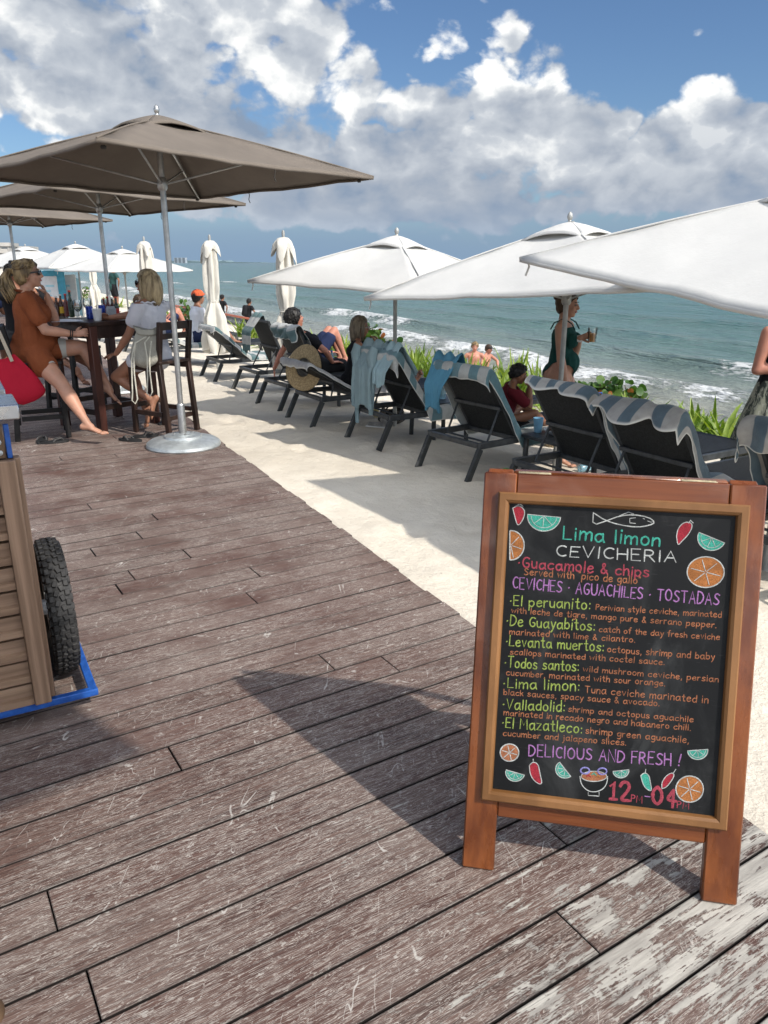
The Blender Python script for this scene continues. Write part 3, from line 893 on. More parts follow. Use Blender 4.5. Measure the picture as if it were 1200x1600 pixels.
def lounger(label, x, y, ang, group="sun loungers on the sand", rz=0.0):
    gz = ground_z(x, y)
    r = thing("sun_lounger", label, "sun lounger", (x, y, gz - .01), LA + rz, group)
    w = LW / 2
    mb = MB()
    for s in (-1, 1): mb.bar((.03, s * w, LH - .02), (1.95, s * w, LH - .02), .035, .05, side=(0, 1, 0))
    for xx in (.045, HX, 1.935): mb.bar((xx, -w + .0175, LH - .022), (xx, w - .0175, LH - .022), .04, .04, side=(1, 0, 0))
    mb.build("frame", M_FRAME, r)
    for s in (-1, 1):
        mb = MB(); mb.bar((-.085, s * w, 0), (.045, s * w, LH - .045), .035, .05, side=(0, 1, 0)); mb.build("leg", M_FRAME_D, r)
        mb = MB(); mb.bar((2.02, s * w, -.04), (1.92, s * w, LH - .045), .035, .05, side=(0, 1, 0)); mb.build("leg", M_FRAME_D, r)
    mb = MB()   # seat sling
    mb.grid(lambda u, v: (HX + .02 + u * (1.92 - HX), -w + .018 + v * (LW - .036), LH + .008 - .03 * math.sin(PI * u) * math.sin(PI * v)), 10, 6)
    mb.grid(lambda u, v: (HX + .02 + u * (1.92 - HX), -w + .018 + v * (LW - .036), LH - .002 - .03 * math.sin(PI * u) * math.sin(PI * v)), 10, 6)
    mb.build("seat", M_SLING, r)
    ca, sa = math.cos(ang), math.sin(ang)
    up = Vector((-ca, 0, sa)); no = Vector((sa, 0, ca)); h = Vector((HX, 0, LH))
    bw = w - .035
    mb = MB()
    mb.grid(lambda u, v: h + up * (u * BL) + Vector((0, -bw + v * 2 * bw, 0)) + no * (-.02 * math.sin(PI * u) * math.sin(PI * v)), 10, 6)
    mb.grid(lambda u, v: h + up * (u * BL) + Vector((0, -bw + v * 2 * bw, 0)) + no * (-.013 - .02 * math.sin(PI * u) * math.sin(PI * v)), 10, 6)
    bk = mb.build("backrest", M_SLING, r)
    mb = MB()
    for s in (-1, 1): mb.bar(h + Vector((0, s * bw, 0)), h + up * BL + Vector((0, s * bw, 0)), .03, .032, side=(0, 1, 0))
    mb.bar(h + up * BL + Vector((0, -bw - .015, 0)), h + up * BL + Vector((0, bw + .015, 0)), .03, .032)
    mb.bar(h + up * BL * .47 - no * .03 + Vector((0, -bw, 0)), h + up * BL * .47 - no * .03 + Vector((0, bw, 0)), .03, .03)
    mb.build("backrest_frame", M_FRAME, bk)
    for s in (-1, 1):
        mb = MB(); a = h + up * BL * .45 + Vector((0, s * (bw - .03), 0)) - no * .03
        mb.tube([a, (HX - .30, s * (bw - .03), LH - .02)], .009, 8); mb.build("backrest_strut", M_FRAME, r)
    mb = MB(); mb.tube([(HX - .30, -bw + .03, LH - .02), (HX - .30, bw - .03, LH - .02)], .009, 8); mb.build("strut_bar", M_FRAME, r)
    return dict(o=r, h=h, up=up, no=no, bw=bw, w=w, x=x, y=y, gz=gz, rz=LA + rz)


def towel(L, label, m, name="beach_towel", over=.16, side=.0, sideL=.0, front=1.15, wob=.012, seed=0, width=None, crown=.02):
    """terry towel lying on a lounger: from the seat up the backrest and over its top; side/sideL let the right/left border hang"""
    h, up, no = L['h'], L['up'], L['no']
    hw = (width or (L['w'] * 2 + .02)) / 2
    seat = max(0.0, front - BL)
    tot = seat + BL + .05 + over
    nu, nv = 64, 30
    full = 2 * hw + side + sideL
    mb = MB(); at_ = []
    def pt(u, v):
        q = u * tot; a = -hw - side + v * full
        if q < seat: b = Vector((HX + seat - q, 0, LH + .022)); n_ = Vector((0, 0, 1))
        elif q < seat + BL: b = h + up * (q - seat) + no * .022; n_ = no
        else:
            k = q - seat - BL; f = min(1, k / .07); an = f * PI
            b = h + up * BL + no * (.022 * math.cos(an)) + up * (.03 * math.sin(an) + crown * math.sin(PI * min(1, k / .12)))
            if k > .07: b += Vector((-.012, 0, -1)).normalized() * (k - .07) * 1.0 - no * .018
            n_ = -no if f > .5 else no
        y = a
        p = b + Vector((0, y, 0))
        ww = wob * (1 + 2.2 * (q > seat + BL + .05))
        p = p + n_ * (abs(mn.noise((q * 5 + seed, a * 6, seed * 1.7))) * ww * 1.6 + .004)
        p = p + Vector((0, 1, 0)) * mn.noise((q * 4, a * 3 + seed, 9)) * ww * 1.4
        # borders beyond the frame hang down
        ex = max(0, -hw - a) if a < 0 else max(0, a - hw)
        if ex > 0:
            s = -1 if a < 0 else 1
            p.y = s * (hw + .012 + .02 * math.sin(q * 9 + seed) * min(1, ex * 8)) + s * .25 * ex * .3
            p = p + Vector((0, 0, -ex)) - n_ * (ex * .25) + Vector((.012 * math.sin(q * 14 + seed), 0, 0)) * min(1, ex * 9)
        return p
    vs = []
    for i in range(nu + 1):
        for j in range(nv + 1):
            u, v = i / nu, j / nv
            vs.append(pt(u, v)); hem = min(u * tot, (1 - u) * tot, v * full, (1 - v) * full)
            at_.append((u * tot, v * full, hem))
    mb.add(vs, [(i * (nv + 1) + j, (i + 1) * (nv + 1) + j, (i + 1) * (nv + 1) + j + 1, i * (nv + 1) + j + 1) for i in range(nu) for j in range(nv)])
    o = mb.build(name, m, ang=80)
    a = o.data.attributes.new('cloth', 'FLOAT_VECTOR', 'POINT'); a.data.foreach_set('vector', [c for q in at_ for c in q])
    o.location = L['o'].location; o.rotation_euler = (0, 0, L['rz'])
    sd = o.modifiers.new("pile", 'SOLIDIFY'); sd.thickness = .0045; sd.offset = 1
    ss = o.modifiers.new("soft", 'SUBSURF'); ss.levels = 1; ss.render_levels = 1
    tag(o, label, "towel", "striped beach towels")
    return o


T_BLUE = stripes("blue_grey_stripe_towel", (.098, .142, .172), (.37, .36, .335), .17, 1)
T_TEAL = stripes("teal_stripe_towel", (.105, .195, .22), (.36, .37, .35), .21, 1, .3)
T_TEALX = stripes("teal_cross_stripe_towel", (.13, .22, .245), (.43, .44, .42), .24, 0, .2)
T_DGREEN = stripes("grey_green_stripe_towel", (.09, .15, .155), (.42, .425, .41), .23, 0, .1)
T_GREY = stripes("plain_grey_towel", (.37, .365, .36), (.40, .395, .39), .3, 1)

def lo(label, px, py, px2, py2, ang, rz=0.0):
    """rear legs seen at two points of the sand"""
    a = G(px, py); b = G(px2, py2); c = (a + b) / 2
    p = c + LX * .085
    return lounger(label, p.x, p.y, ang, rz=rz)

L_boy = lounger("lounger with a teal towel where the boy sits eating", .535, 6.11, rad(57), rz=rad(5))
L_cl = lo("lounger with pale blue clothes hung over its back", 545, 684, 588, 703, rad(57))
L_hat = lo("lounger with the straw hat hanging on its back", 455, 653, 480, 667, rad(30))
L_dk = lo("lounger where the dark haired person lies, striped towel on its top", 406, 632, 431, 641, rad(67), rad(2))
L_st = lo("lounger with a steep back and a striped towel hanging off its left corner", 366, 608, 388, 617, rad(68))
L_gr = lo("lounger beneath the closed umbrella with a pale bordered towel down its back", 314, 588, 334, 597, rad(42))
L_wh = lounger("flat lounger where the man in the white shirt sits", -3.75, 12.85, rad(24))
L_f1 = lounger("lounger beyond the blond woman's chair, part hidden by her bag", -4.7, 14.6, rad(50))
L_f2 = lounger("small far lounger with a white striped towel, behind the condiment tub", -5.9, 16.6, rad(55))
pA = Vector((1.06, 5.06, 0)); L_a = lounger("steep black lounger with a striped towel folded over its top, before the swimsuit woman", pA.x, pA.y, rad(58), rz=rad(0))
pB = Vector((1.39, 4.36, 0)); L_b = lounger("black lounger directly behind the menu sign, blue and white towel draped over it", pB.x, pB.y, rad(57), rz=rad(0))
pC = Vector((1.99, 3.74, 0)); L_c = lounger("black lounger cut by the right edge, beside the woman in the long skirt", pC.x, pC.y, rad(58), rz=rad(-4))

towel(L_boy, "teal towel hung over the boy's lounger, its border trailing at the right", T_TEAL, over=.07, side=.10, sideL=.10, front=1.15, seed=1)
towel(L_cl, "pale blue striped towel spread down the lounger with the clothes", T_TEALX, over=.12, side=.10, sideL=.05, front=1.75, seed=2)
towel(L_gr, "pale towel with light borders lining the lounger under the closed umbrella", T_DGREEN, over=.03, side=.05, sideL=.06, front=1.5, seed=3, wob=.02)
towel(L_a, "blue and white striped towel rolled over the top of the steep lounger", T_BLUE, over=.02, side=.08, sideL=.0, front=1.2, width=.60, seed=4, wob=.022, crown=.012)
towel(L_b, "rumpled blue and white striped towel over the lounger behind the menu sign", T_BLUE, over=.03, side=.12, sideL=.07, front=1.1, width=.60, seed=5, wob=.030, crown=.015)
towel(L_c, "blue striped towel over the lounger at the right edge", T_BLUE, over=.12, side=.05, sideL=.12, front=1.2, seed=6, wob=.02)
towel(L_wh, "green and white bordered towel beneath the man in the white shirt", T_DGREEN, over=.05, side=.06, sideL=.06, front=1.4, seed=7)
towel(L_f2, "white towel with dark stripes over the small far lounger", T_DGREEN, over=.3, side=.05, sideL=.05, front=1.2, seed=8)
towel(L_hat, "plain grey towel lining the lounger with the straw hat", T_GREY, over=.02, side=.03, front=1.3, seed=9)
towel(L_dk, "small striped towel bunched on the top of the dark haired person's lounger", T_DGREEN, over=.12, side=.0, front=.42, seed=10, wob=.03)

# ------------------------------------------------------------------ chalkboard easel
SG = dict(x=.212, y=1.684, yaw=-.193, lean=.277, W=.695, H=1.063)
M_MAHOG = mat("varnished_redwood", (.155, .039, .0095), .30, .3, 3.0, stretch=(5, 5, .28), spec=.45, coat=.22, c2=(.215, .064, .016), detail=8, bump=.04, bscale=40)
M_MAHOG_H = mat("varnished_redwood_rail", (.155, .039, .0095), .30, .3, 3.0, stretch=(.28, 5, 5), spec=.45, coat=.22, c2=(.215, .064, .016), detail=8, bump=.04, bscale=40)
M_MOLD = mat("honey_moulding", (.19, .085, .027), .45, .22, 4.0, stretch=(1, 1, .3), spec=.4, coat=.05, c2=(.25, .118, .042), detail=8, bump=.06, bscale=50)
M_BRASS = mat("worn_brass", (.55, .47, .30), .4, .3, 60, metal=.7)


def chalk_mat(name, c):
    m = bpy.data.materials.new(name); m.use_nodes = True
    t = NT(m.node_tree); out = t.n('ShaderNodeOutputMaterial')
    tc = t.n('ShaderNodeTexCoord'); v = tc.outputs['Object']
    n = t.ss(t.noise(v, 520, 3, .7), .36, .62); n2 = t.ss(t.noise(v, 42, 5, .65), .34, .60, .30, 1.0)
    cc = t.mix(t.m('MULTIPLY', n, n2), tuple(x * .42 + .006 for x in c), c)
    b = t.n('ShaderNodeBsdfPrincipled', {'Base Color': cc, 'Roughness': .95}); b.inputs['Specular IOR Level'].default_value = .1
    m.node_tree.links.new(b.outputs[0], out.inputs[0])
    return m


CH = {k: chalk_mat("chalk_" + k, c) for k, c in dict(teal=(.07, .42, .32), white=(.56, .58, .56), rose=(.42, .07, .10), orange=(.43, .17, .085), purple=(.43, .20, .47), lime=(.33, .42, .10), violet=(.30, .28, .62), red=(.40, .035, .055), amber=(.46, .18, .06)).items()}

# single-stroke handwriting: width; strokes of x,y points
GL = {
'a': "9;8,8 5,10 1,8 0,4 2,0 5,0 8,4;8,10 8,3 9.5,0", 'b': "8;0,16 0,0;0,3 3,0 7,1 8,5 6,9 3,9.5 0,6", 'c': "8;8,8.5 5,10 1,8 0,4 2,.5 5,0 8,2",
'd': "8;8,16 8,0;8,8 5,10 1,8 0,4 2,0 5,0 8,3", 'e': "8;0,5 8,6 7,9 4,10 1,8 0,4 2,0 5,0 8,2", 'f': "6;7,15 5,16 3,14 3,0;0,9.5 6,9.5",
'g': "8;8,8 5,10 1,8 0,5 2,1 5,1 8,4;8,10 8,-3 5,-6 1,-5", 'h': "7;0,16 0,0;0,6 3,10 6,9.5 7,7 7,0", 'i': "1.5;.7,10 .7,0;.7,13.5 .7,14.5",
'j': "4;3,10 3,-4 0,-6;3,13.5 3,14.5", 'k': "7;0,16 0,0;6.5,10 0,4.5;2.2,6 7,0", 'l': "1.5;.7,16 .7,0", 'm': "12;0,10 0,0;0,6 3,10 5.5,9 6,6 6,0;6,6 9,10 11.5,9 12,6 12,0",
'n': "7;0,10 0,0;0,6 3,10 6,9.5 7,7 7,0", 'o': "8;4,10 1,8.5 0,5 1,1.5 4,0 7,1.5 8,5 7,8.5 4,10", 'p': "8;0,10 0,-6;0,7 3,10 7,9 8,5 6,1 3,0 0,3",
'q': "8;8,10 8,-6;8,7 5,10 1,9 0,5 2,1 5,0 8,3", 'r': "5.5;0,10 0,0;0,6 2.5,9.5 5.5,9.5", 's': "7;7,8.5 4,10 1,9 1,6.5 4,5 7,3.5 6.5,1 3,0 0,1.5",
't': "6;3,15 3,2 4.5,0 6.5,.8;0,10 6,10", 'u': "7;0,10 0,3 2,0 5,.5 7,4;7,10 7,0", 'v': "7;0,10 3.5,0 7,10", 'w': "11;0,10 3,0 5.5,8 8,0 11,10", 'x': "7;0,10 7,0;7,10 0,0",
'y': "7;0,10 3.7,1;7.5,10 3,-4 1,-6", 'z': "7;0,10 7,10 0,0 7,0",
'A': "10;0,0 5,16 10,0;2,6 8,6", 'B': "9;0,0 0,16 6,16 8,13 6,9 0,8.5;5,9 9,6 8,1 4,0 0,0", 'C': "9;9,14 6,16 2,14 0,8 2,2 6,0 9,2", 'D': "10;0,0 0,16;0,16 5,15.5 9,12 10,8 8,3 4,0 0,0", 'E': "8;8,16 0,16 0,0 8,0;0,8.5 6.5,8.5",
'F': "8;8,16 0,16 0,0;0,8.5 6.5,8.5", 'G': "10;9.5,14 6,16 2,14 0,8 2,2 6,0 9.5,2 9.5,7 5.5,7", 'H': "9;0,16 0,0;9,16 9,0;0,8 9,8", 'I': "1.5;.7,16 .7,0", 'L': "8;0,16 0,0 8,.3", 'M': "12;0,0 1,16 6,5 11,16 12,0", 'N': "10;0,0 0,16 10,0 10,16",
'O': "11;5.5,16 1.5,13.5 0,8 1.5,2.5 5.5,0 9.5,2.5 11,8 9.5,13.5 5.5,16", 'P': "8;0,0 0,16;0,16 6,16 8,12.5 6,8.5 0,8", 'R': "9;0,0 0,16;0,16 6,16 8,12.5 6,8.5 0,8;3.5,8.3 9,0", 'S': "9;8.5,14 5,16 1.5,14.5 1,11 4.5,8.5 8.5,5.5 8,2 4,0 0,2", 'T': "10;0,16 10,16;5,16 5,0", 'U': "10;0,16 0,5 2,1 5,0 8,1 10,5 10,16", 'V': "10;0,16 5,0 10,16",
'0': "9;4.5,16 1,13 0,8 1,3 4.5,0 8,3 9,8 8,13 4.5,16", '1': "5;0,12 3,16 3,0;0,0 6,0", '2': "9;0,12 2,15.5 6,16 8.5,12 6,7 0,0 9,0", '4': "9;6.5,0 6.5,16;6.5,16 0,6 9,6",
'.': "1.5;.5,0 1,.8", ',': "2;1.4,1 .4,-3", ':': "2;1,1 1,1.8;1,8 1,8.8", ';': "2;1,8 1,8.8;1.4,1.5 .4,-2", '!': "4;3.5,16 1,5;.6,.5 .8,1.2", '&': "9;9,0 2,11 2,14 4,16 6,14 5,11 1,6 0,3 2,0 5,.5 8,5", '"': "3;0,17 0,14;2.5,17 2.5,14", '-': "6;0,7 6,7", '•': "3;1,6.5 2,7.3",
}


def chaikin(p, it=2):
    for _ in range(it):
        q = [p[0]]
        for a, b in zip(p, p[1:]):
            q += [(a[0] * .75 + b[0] * .25, a[1] * .75 + b[1] * .25), (a[0] * .25 + b[0] * .75, a[1] * .25 + b[1] * .75)]
        q.append(p[-1]); p = q
    return p


def build_sign():
    r = thing("menu_easel", "tall mahogany easel with a black chalkboard menu in coloured chalk, standing on the deck", "menu sign", (SG['x'], SG['y'], 0), SG['yaw'])
    W, H, ln = SG['W'], SG['H'], SG['lean']
    # front leaf frame: local x across, face plane leaning back
    tl = Matrix.Rotation(-ln, 3, 'X')
    Mw = Matrix.Rotation(SG['yaw'], 3, 'Z')
    O = Vector((SG['x'], SG['y'], 0))
    def P(u, v, d=0): return tl @ Vector((u, -d, v))       # d = distance proud of the leaf
    Rm = tl
    sw = .085; th = .032
    for u in (sw / 2, W - sw / 2):
        mb = MB(); mb.box((0, 0, 0), (sw, th, H), .004); o = mb.build("stile", M_MAHOG, r)
        for v in o.data.vertices:
            q = v.co + Vector((u, 0, H / 2)); p = P(q.x, q.z, -q.y - .0)
            if q.z < .1: p.z = max(p.z, 0.002)
            v.co = p
    for c, hh in ((H - .0365 , .073), (.185, .075)):
        mb = MB(); mb.box((0, 0, 0), (W - 2 * sw - .001, th - .004, hh), .003); o = mb.build("rail", M_MAHOG_H, r)
        for v in o.data.vertices: q = v.co + Vector((W / 2, .002, c)); v.co = P(q.x, q.z, -q.y)
    u0, u1, v0, v1 = .0403, W - .0403, .1944, H - .0506      # moulding outside
    bw = .0291
    mb = MB()
    d0, d1 = .016, .033
    def ring(a, d): return [P(u0 + a, v0 + a, d), P(u1 - a, v0 + a, d), P(u1 - a, v1 - a, d), P(u0 + a, v1 - a, d)]
    rings = [ring(0, d0), ring(0, d1 - .004), ring(.004, d1), ring(bw - .010, d1), ring(bw - .003, d1 - .005), ring(bw, d0 + .003), ring(bw, d0 - .003)]
    vs = [p for rg in rings for p in rg]
    fs = [(i * 4 + j, i * 4 + (j + 1) % 4, (i + 1) * 4 + (j + 1) % 4, (i + 1) * 4 + j) for i in range(len(rings) - 1) for j in range(4)]
    mb.add(vs, fs); mb.build("moulding", M_MOLD, r, ang=20)
    # the slate: black, smudged with wiped chalk
    m = bpy.data.materials.new("blackboard_slate"); m.use_nodes = True
    t = NT(m.node_tree); out = t.n('ShaderNodeOutputMaterial'); tc = t.n('ShaderNodeTexCoord'); v = tc.outputs['Object']
    sm = t.ss(t.noise(t.mapping(v, sc=(1, 1, .7), rot=(0, .4, 0)), 6, 6, .65, .7), .45, .78)
    sc = t.ss(t.noise(t.mapping(v, sc=(.5, 1, 4), rot=(0, .7, 0)), 60, 3, .6), .62, .75)
    cc = t.mix(t.m('MULTIPLY', sm, .75), (.0045, .005, .0055), (.045, .047, .047)); cc = t.mix(t.m('MULTIPLY', sc, .15), cc, (.09, .09, .09))
    b = t.n('ShaderNodeBsdfPrincipled', {'Base Color': cc, 'Roughness': .55}); b.inputs['Specular IOR Level'].default_value = .25
    m.node_tree.links.new(b.outputs[0], out.inputs[0])
    a = bw - .002
    mb = MB(); mb.add([P(u0 + a, v0 + a, d0 + .0005), P(u1 - a, v0 + a, d0 + .0005), P(u1 - a, v1 - a, d0 + .0005), P(u0 + a, v1 - a, d0 + .0005),
                       P(u0 + a, v0 + a, .005), P(u1 - a, v0 + a, .005), P(u1 - a, v1 - a, .005), P(u0 + a, v1 - a, .005)], [(0, 1, 2, 3), (7, 6, 5, 4), (0, 4, 5, 1), (1, 5, 6, 2), (2, 6, 7, 3), (3, 7, 4, 0)])
    mb.build("slate", m, r, smooth=False)
    # back leaf, spread like an easel, hinged at the top
    bl = MB(); tb = Matrix.Rotation(rad(17), 3, 'X')
    topc = P(0, H - .004, -.036)
    def Bk(u, v): return topc + tb @ Vector((u, .018, -v))
    for u in (.04, W - .04): bl.bar(Bk(u, .0), Bk(u, H * 1.005), .07, .026, side=(1, 0, 0))
    bl.bar(Bk(.0755, .0345), Bk(W - .0755, .0345), .024, .069, side=(0, 1, 0)); bl.bar(Bk(.0755, .80), Bk(W - .0755, .80), .024, .06, side=(0, 1, 0))
    zmin = min(p[2] for p in bl.v)
    bl.v = [(p[0], p[1], max(p[2], .003)) for p in bl.v]
    bl.build("rear_leaf", M_MAHOG, r)
    for u in (.13, W - .155):
        mb = MB(); c = P(u, H + .0015, -.018)
        mb.box(c, (.085, .034, .003), .001, tl); mb.tube([P(u - .042, H + .003, -.02), P(u + .042, H + .003, -.02)], .0035, 8)
        mb.build("hinge", M_BRASS, r)

    # --- chalk marks, set out on the slate
    nrm = Mw @ (tl @ Vector((0, -1, 0))); o0 = O + Mw @ P(0, 0, d0 + .0012)
    ux = Mw @ (tl @ Vector((1, 0, 0))); uv = Mw @ (tl @ Vector((0, 0, 1)))
    def uvp(px, py):
        d = ray(px, py); e = Vector((0, 0, EYE)); k = (o0 - e).dot(nrm) / d.dot(nrm); p = e + d * k - o0
        return p.dot(ux), p.dot(uv)
    rg = random.Random(4)
    def ribbon(mb, pts, w, lift=0.0):
        """a chalk stroke: a thin ridge lying on the slate"""
        if len(pts) < 2: return
        k = len(pts); vs = []
        for i, (x, y) in enumerate(pts):
            x2, y2 = pts[min(i + 1, k - 1)]; x1, y1 = pts[max(i - 1, 0)]
            dx, dy = x2 - x1, y2 - y1; L = math.hypot(dx, dy) or 1e-6
            ww = w * (.40 + .13 * mn.noise((x * 260, y * 260, 2.)))
            if i in (0, k - 1): ww *= .75; x += (dx / L) * w * .3 * (1 if i else -1); y += (dy / L) * w * .3 * (1 if i else -1)
            nx, ny = -dy / L * ww, dx / L * ww
            vs += [P(x + nx, y + ny, d0 + .0008 + lift), P(x, y, d0 + .0014 + lift), P(x - nx, y - ny, d0 + .0008 + lift)]
        fs = []
        for i in range(k - 1): fs += [(i * 3, i * 3 + 3, i * 3 + 4, i * 3 + 1), (i * 3 + 1, i * 3 + 4, i * 3 + 5, i * 3 + 2)]
        mb.add(vs, fs)
    def text(s, c, p0, p1, hpx, wpx, smooth=True):
        a = uvp(*p0); b = uvp(*p1)
        h = abs(uvp(p0[0], p0[1] - hpx)[1] - a[1]) / 16.0       # units per glyph step (cap height 16)
        wd = abs(uvp(p0[0] + wpx, p0[1])[0] - a[0])
        tot = 0; adv = []
        for ch in s:
            w = 7.5 if ch == ' ' else float(GL[ch].split(';')[0])
            adv.append((tot, w)); tot += w + (0 if ch == ' ' else 3.6)
        tot -= 3.6
        L = math.hypot(b[0] - a[0], b[1] - a[1]); sx = L / tot; dx, dy = (b[0] - a[0]) / L, (b[1] - a[1]) / L
        mb = MB()
        for ch, (x0, w) in zip(s, adv):
            if ch == ' ': continue
            jy = rg.uniform(-.5, .5); js = rg.uniform(.93, 1.07); sk = rg.uniform(-.03, .05)
            for st_ in GL[ch].split(';')[1:]:
                pts = [tuple(float(q) for q in p.split(',')) for p in st_.split()]
                hard = ch in 'AEFHILMNTVWXZklvwxz1' or len(pts) == 2
                if len(pts) > 2 and not hard: pts = chaikin(pts)
                elif len(pts) == 2: pts = [(pts[0][0] + (pts[1][0] - pts[0][0]) * i / 3, pts[0][1] + (pts[1][1] - pts[0][1]) * i / 3) for i in range(4)]
                out_ = []
                for x, y in pts:
                    X = (x0 + x + sk * y) * sx; Y = (y * js + jy) * h
                    out_.append((a[0] + dx * X - dy * Y * .3, a[1] + dy * X + Y))
                ribbon(mb, out_, wd)
        mb.build("chalk_lettering", CH[c], r, ang=180)
    TX = [
        ("Lima limon", 'teal', (880, 842), (1030, 854), 21, 3.6), ("CEVICHERIA", 'white', (869, 869), (1056, 879), 17, 2.7),
        ("•Guacamole & chips", 'rose', (809, 886), (1013, 902), 16, 3.0), ('Served with "pico de gallo"', 'orange', (819, 898), (1000, 913), 11, 2.0),
        ("CEVICHES • AGUACHILES • TOSTADAS", 'purple', (801, 919), (1123, 946), 17, 2.6),
        ("•El peruanito:", 'lime', (796, 946), (922, 952.5), 16, 2.5), ("Perivian style ceviche, marinated", 'orange', (931, 953), (1127, 965), 9.0, 1.7),
        ("with leche de tigre, mango pure & serrano pepper.", 'orange', (799, 957.5), (1119, 981), 9.0, 1.7),
        ("•De Guayabitos:", 'lime', (791, 977), (929, 986), 16, 2.5), ("catch of the day fresh ceviche", 'orange', (936, 987), (1124, 1000), 9.0, 1.7),
        ("marinated with lime & cilantro.", 'orange', (796, 991), (992, 1004), 9.0, 1.7),
        ("•Levanta muertos:", 'lime', (790, 1009), (943, 1018), 16, 2.5), ("octopus, shrimp and baby", 'orange', (949, 1019), (1116, 1031), 10, 1.8),
        ("scallops marinated with coctel sauce.", 'orange', (797, 1022.5), (1038, 1039), 9.0, 1.7),
        ("•Todos santos:", 'lime', (788, 1042.5), (904, 1049), 16, 2.5), ("wild mushroom ceviche, persian", 'orange', (911, 1049), (1122, 1066), 9.0, 1.7),
        ("cucumber, marinated with sour orange.", 'orange', (791, 1055), (1039, 1072), 9.0, 1.7),
        ("•Lima limon:", 'lime', (786, 1074.5), (905, 1080), 16, 2.5), ("Tuna ceviche marinated in", 'orange', (914, 1082), (1106, 1099), 11, 1.8),
        ("black sauces, spacy sauce & avocado.", 'orange', (787, 1085.5), (1030, 1103.5), 9.0, 1.7),
        ("•Valladolid:", 'lime', (785, 1107.5), (882, 1112), 16, 2.5), ("shrimp and octopus aguachile", 'orange', (888, 1112), (1083, 1128.5), 9.0, 1.7),
        ("marinated in recado negro and habanero chili.", 'orange', (787, 1117.5), (1079, 1141.5), 9.0, 1.7),
        ("•El Mazatleco:", 'lime', (784, 1136.5), (909, 1146), 16, 2.5), ("shrimp green aguachile,", 'orange', (915, 1146), (1076, 1161.5), 10, 1.8),
        ("cucumber and jalapeno slices.", 'orange', (786, 1149.5), (978, 1165), 9.0, 1.7),
        ("DELICIOUS AND FRESH !", 'purple', (826, 1181), (1064, 1197.5), 18, 2.7),
        ("PM", 'rose', (986, 1252.5), (1003, 1255), 11, 2.0), ("-", 'purple', (1007, 1252), (1015, 1253), 18, 2.2), ("PM", 'rose', (1058, 1262), (1076, 1264), 10, 2.0),
    ]
    for a_ in TX: text(*a_)
    # --- doodles: filled chalk shapes with a pale outline
    def fill(pts, c, lift=0.0002, outline='white', lw=2.0, close=True):
        q = [uvp(*p) for p in pts]; mb = MB()
        n = len(q); cx = sum(p[0] for p in q) / n; cy = sum(p[1] for p in q) / n
        mb.add([P(x, y, d0 + .0007 + lift) for x, y in q] + [P(cx, cy, d0 + .0007 + lift)], [(i, (i + 1) % n, n) for i in range(n)])
        mb.build("chalk_drawing", CH[c], r, smooth=False)
        if outline: line(pts + ([pts[0]] if close else []), outline, lw, lift + .0002)
    def line(pts, c, lw=2.0, lift=0.0002, smooth=0, name="chalk_drawing"):
        q = [uvp(*p) for p in pts]
        if smooth: q = chaikin(q, smooth)
        w = abs(uvp(pts[0][0] + lw, pts[0][1])[0] - uvp(*pts[0])[0]); mb = MB(); ribbon(mb, q, w, lift); mb.build(name, CH[c], r, ang=180)
    def circ(cx, cy, rx, ry, n=28, a0=0, a1=2 * PI): return [(cx + rx * math.cos(a0 + (a1 - a0) * i / n), cy + ry * math.sin(a0 + (a1 - a0) * i / n)) for i in range(n + (0 if abs(a1 - a0) > 6.2 else 1))]
    def orange(cx, cy, rx, ry, clip=None, c='amber'):
        pts = circ(cx, cy, rx, ry)
        if clip is not None: pts = [(max(x, clip), y) for x, y in pts]
        fill(pts, c, lw=2.4)
        for k in range(6):
            a = k * PI / 3 + .3; x, y = cx + rx * .82 * math.cos(a), cy + ry * .82 * math.sin(a)
            if clip is not None and x < clip: continue
            line([(cx + rx * .08 * math.cos(a), cy + ry * .08 * math.sin(a)), ((cx + x) / 2, (cy + y) / 2), (x, y)], 'white', 1.8, .0005)
    def lime(cx, cy, R_, an):
        a0 = an; pts = circ(cx, cy, R_, R_ * .92, 16, a0, a0 + PI)
        fill(pts, 'teal', lw=2.0)
        inner = circ(cx, cy, R_ * .78, R_ * .72, 12, a0 + .12, a0 + PI - .12); line(inner, 'white', 1.2, .0005)
        for k in (1, 2, 3):
            a = a0 + k * PI / 4; line([(cx, cy), (cx + R_ * .4 * math.cos(a), cy + R_ * .4 * math.sin(a)), (cx + R_ * .76 * math.cos(a), cy + R_ * .7 * math.sin(a))], 'white', 1.3, .0005)
    def pepper(pts, c, stem):
        fill(chaikin(pts + [pts[0]], 2)[:-1], c, lw=1.8); line(stem, 'white', 2.2, .0004)
    pepper([(801, 794), (811, 789), (820, 797), (819, 808), (812, 820), (808, 820), (805, 810)], 'red', [(806, 791), (812, 787), (817, 791)])
    lime(850, 806, 26, .10); orange(798, 852, 21, 23, 796.5)
    pepper([(1057, 838), (1059, 826), (1068, 816), (1080, 816), (1082, 824), (1075, 836), (1065, 846), (1059, 853)], 'red', [(1076, 817), (1079, 813), (1083, 817)])
    lime(1112, 840, 22, .42); orange(1102.5, 894, 29, 24)
    # the fish over the name
    line([(927, 801), (945, 813), (967, 820), (995, 824), (1015, 821), (1024, 816), (1013, 808), (990, 804), (968, 806), (950, 813), (926, 821), (927, 801)], 'white', 2.2, smooth=1)
    line([(968, 806), (982, 800), (990, 803)], 'white', 2.0); line([(993, 809), (984, 810), (984, 817), (993, 818)], 'white', 1.8); line([(1005, 810), (1007, 811)], 'white', 2.0)
    line([(1012, 814), (1017, 816), (1021, 815)], 'white', 1.4)
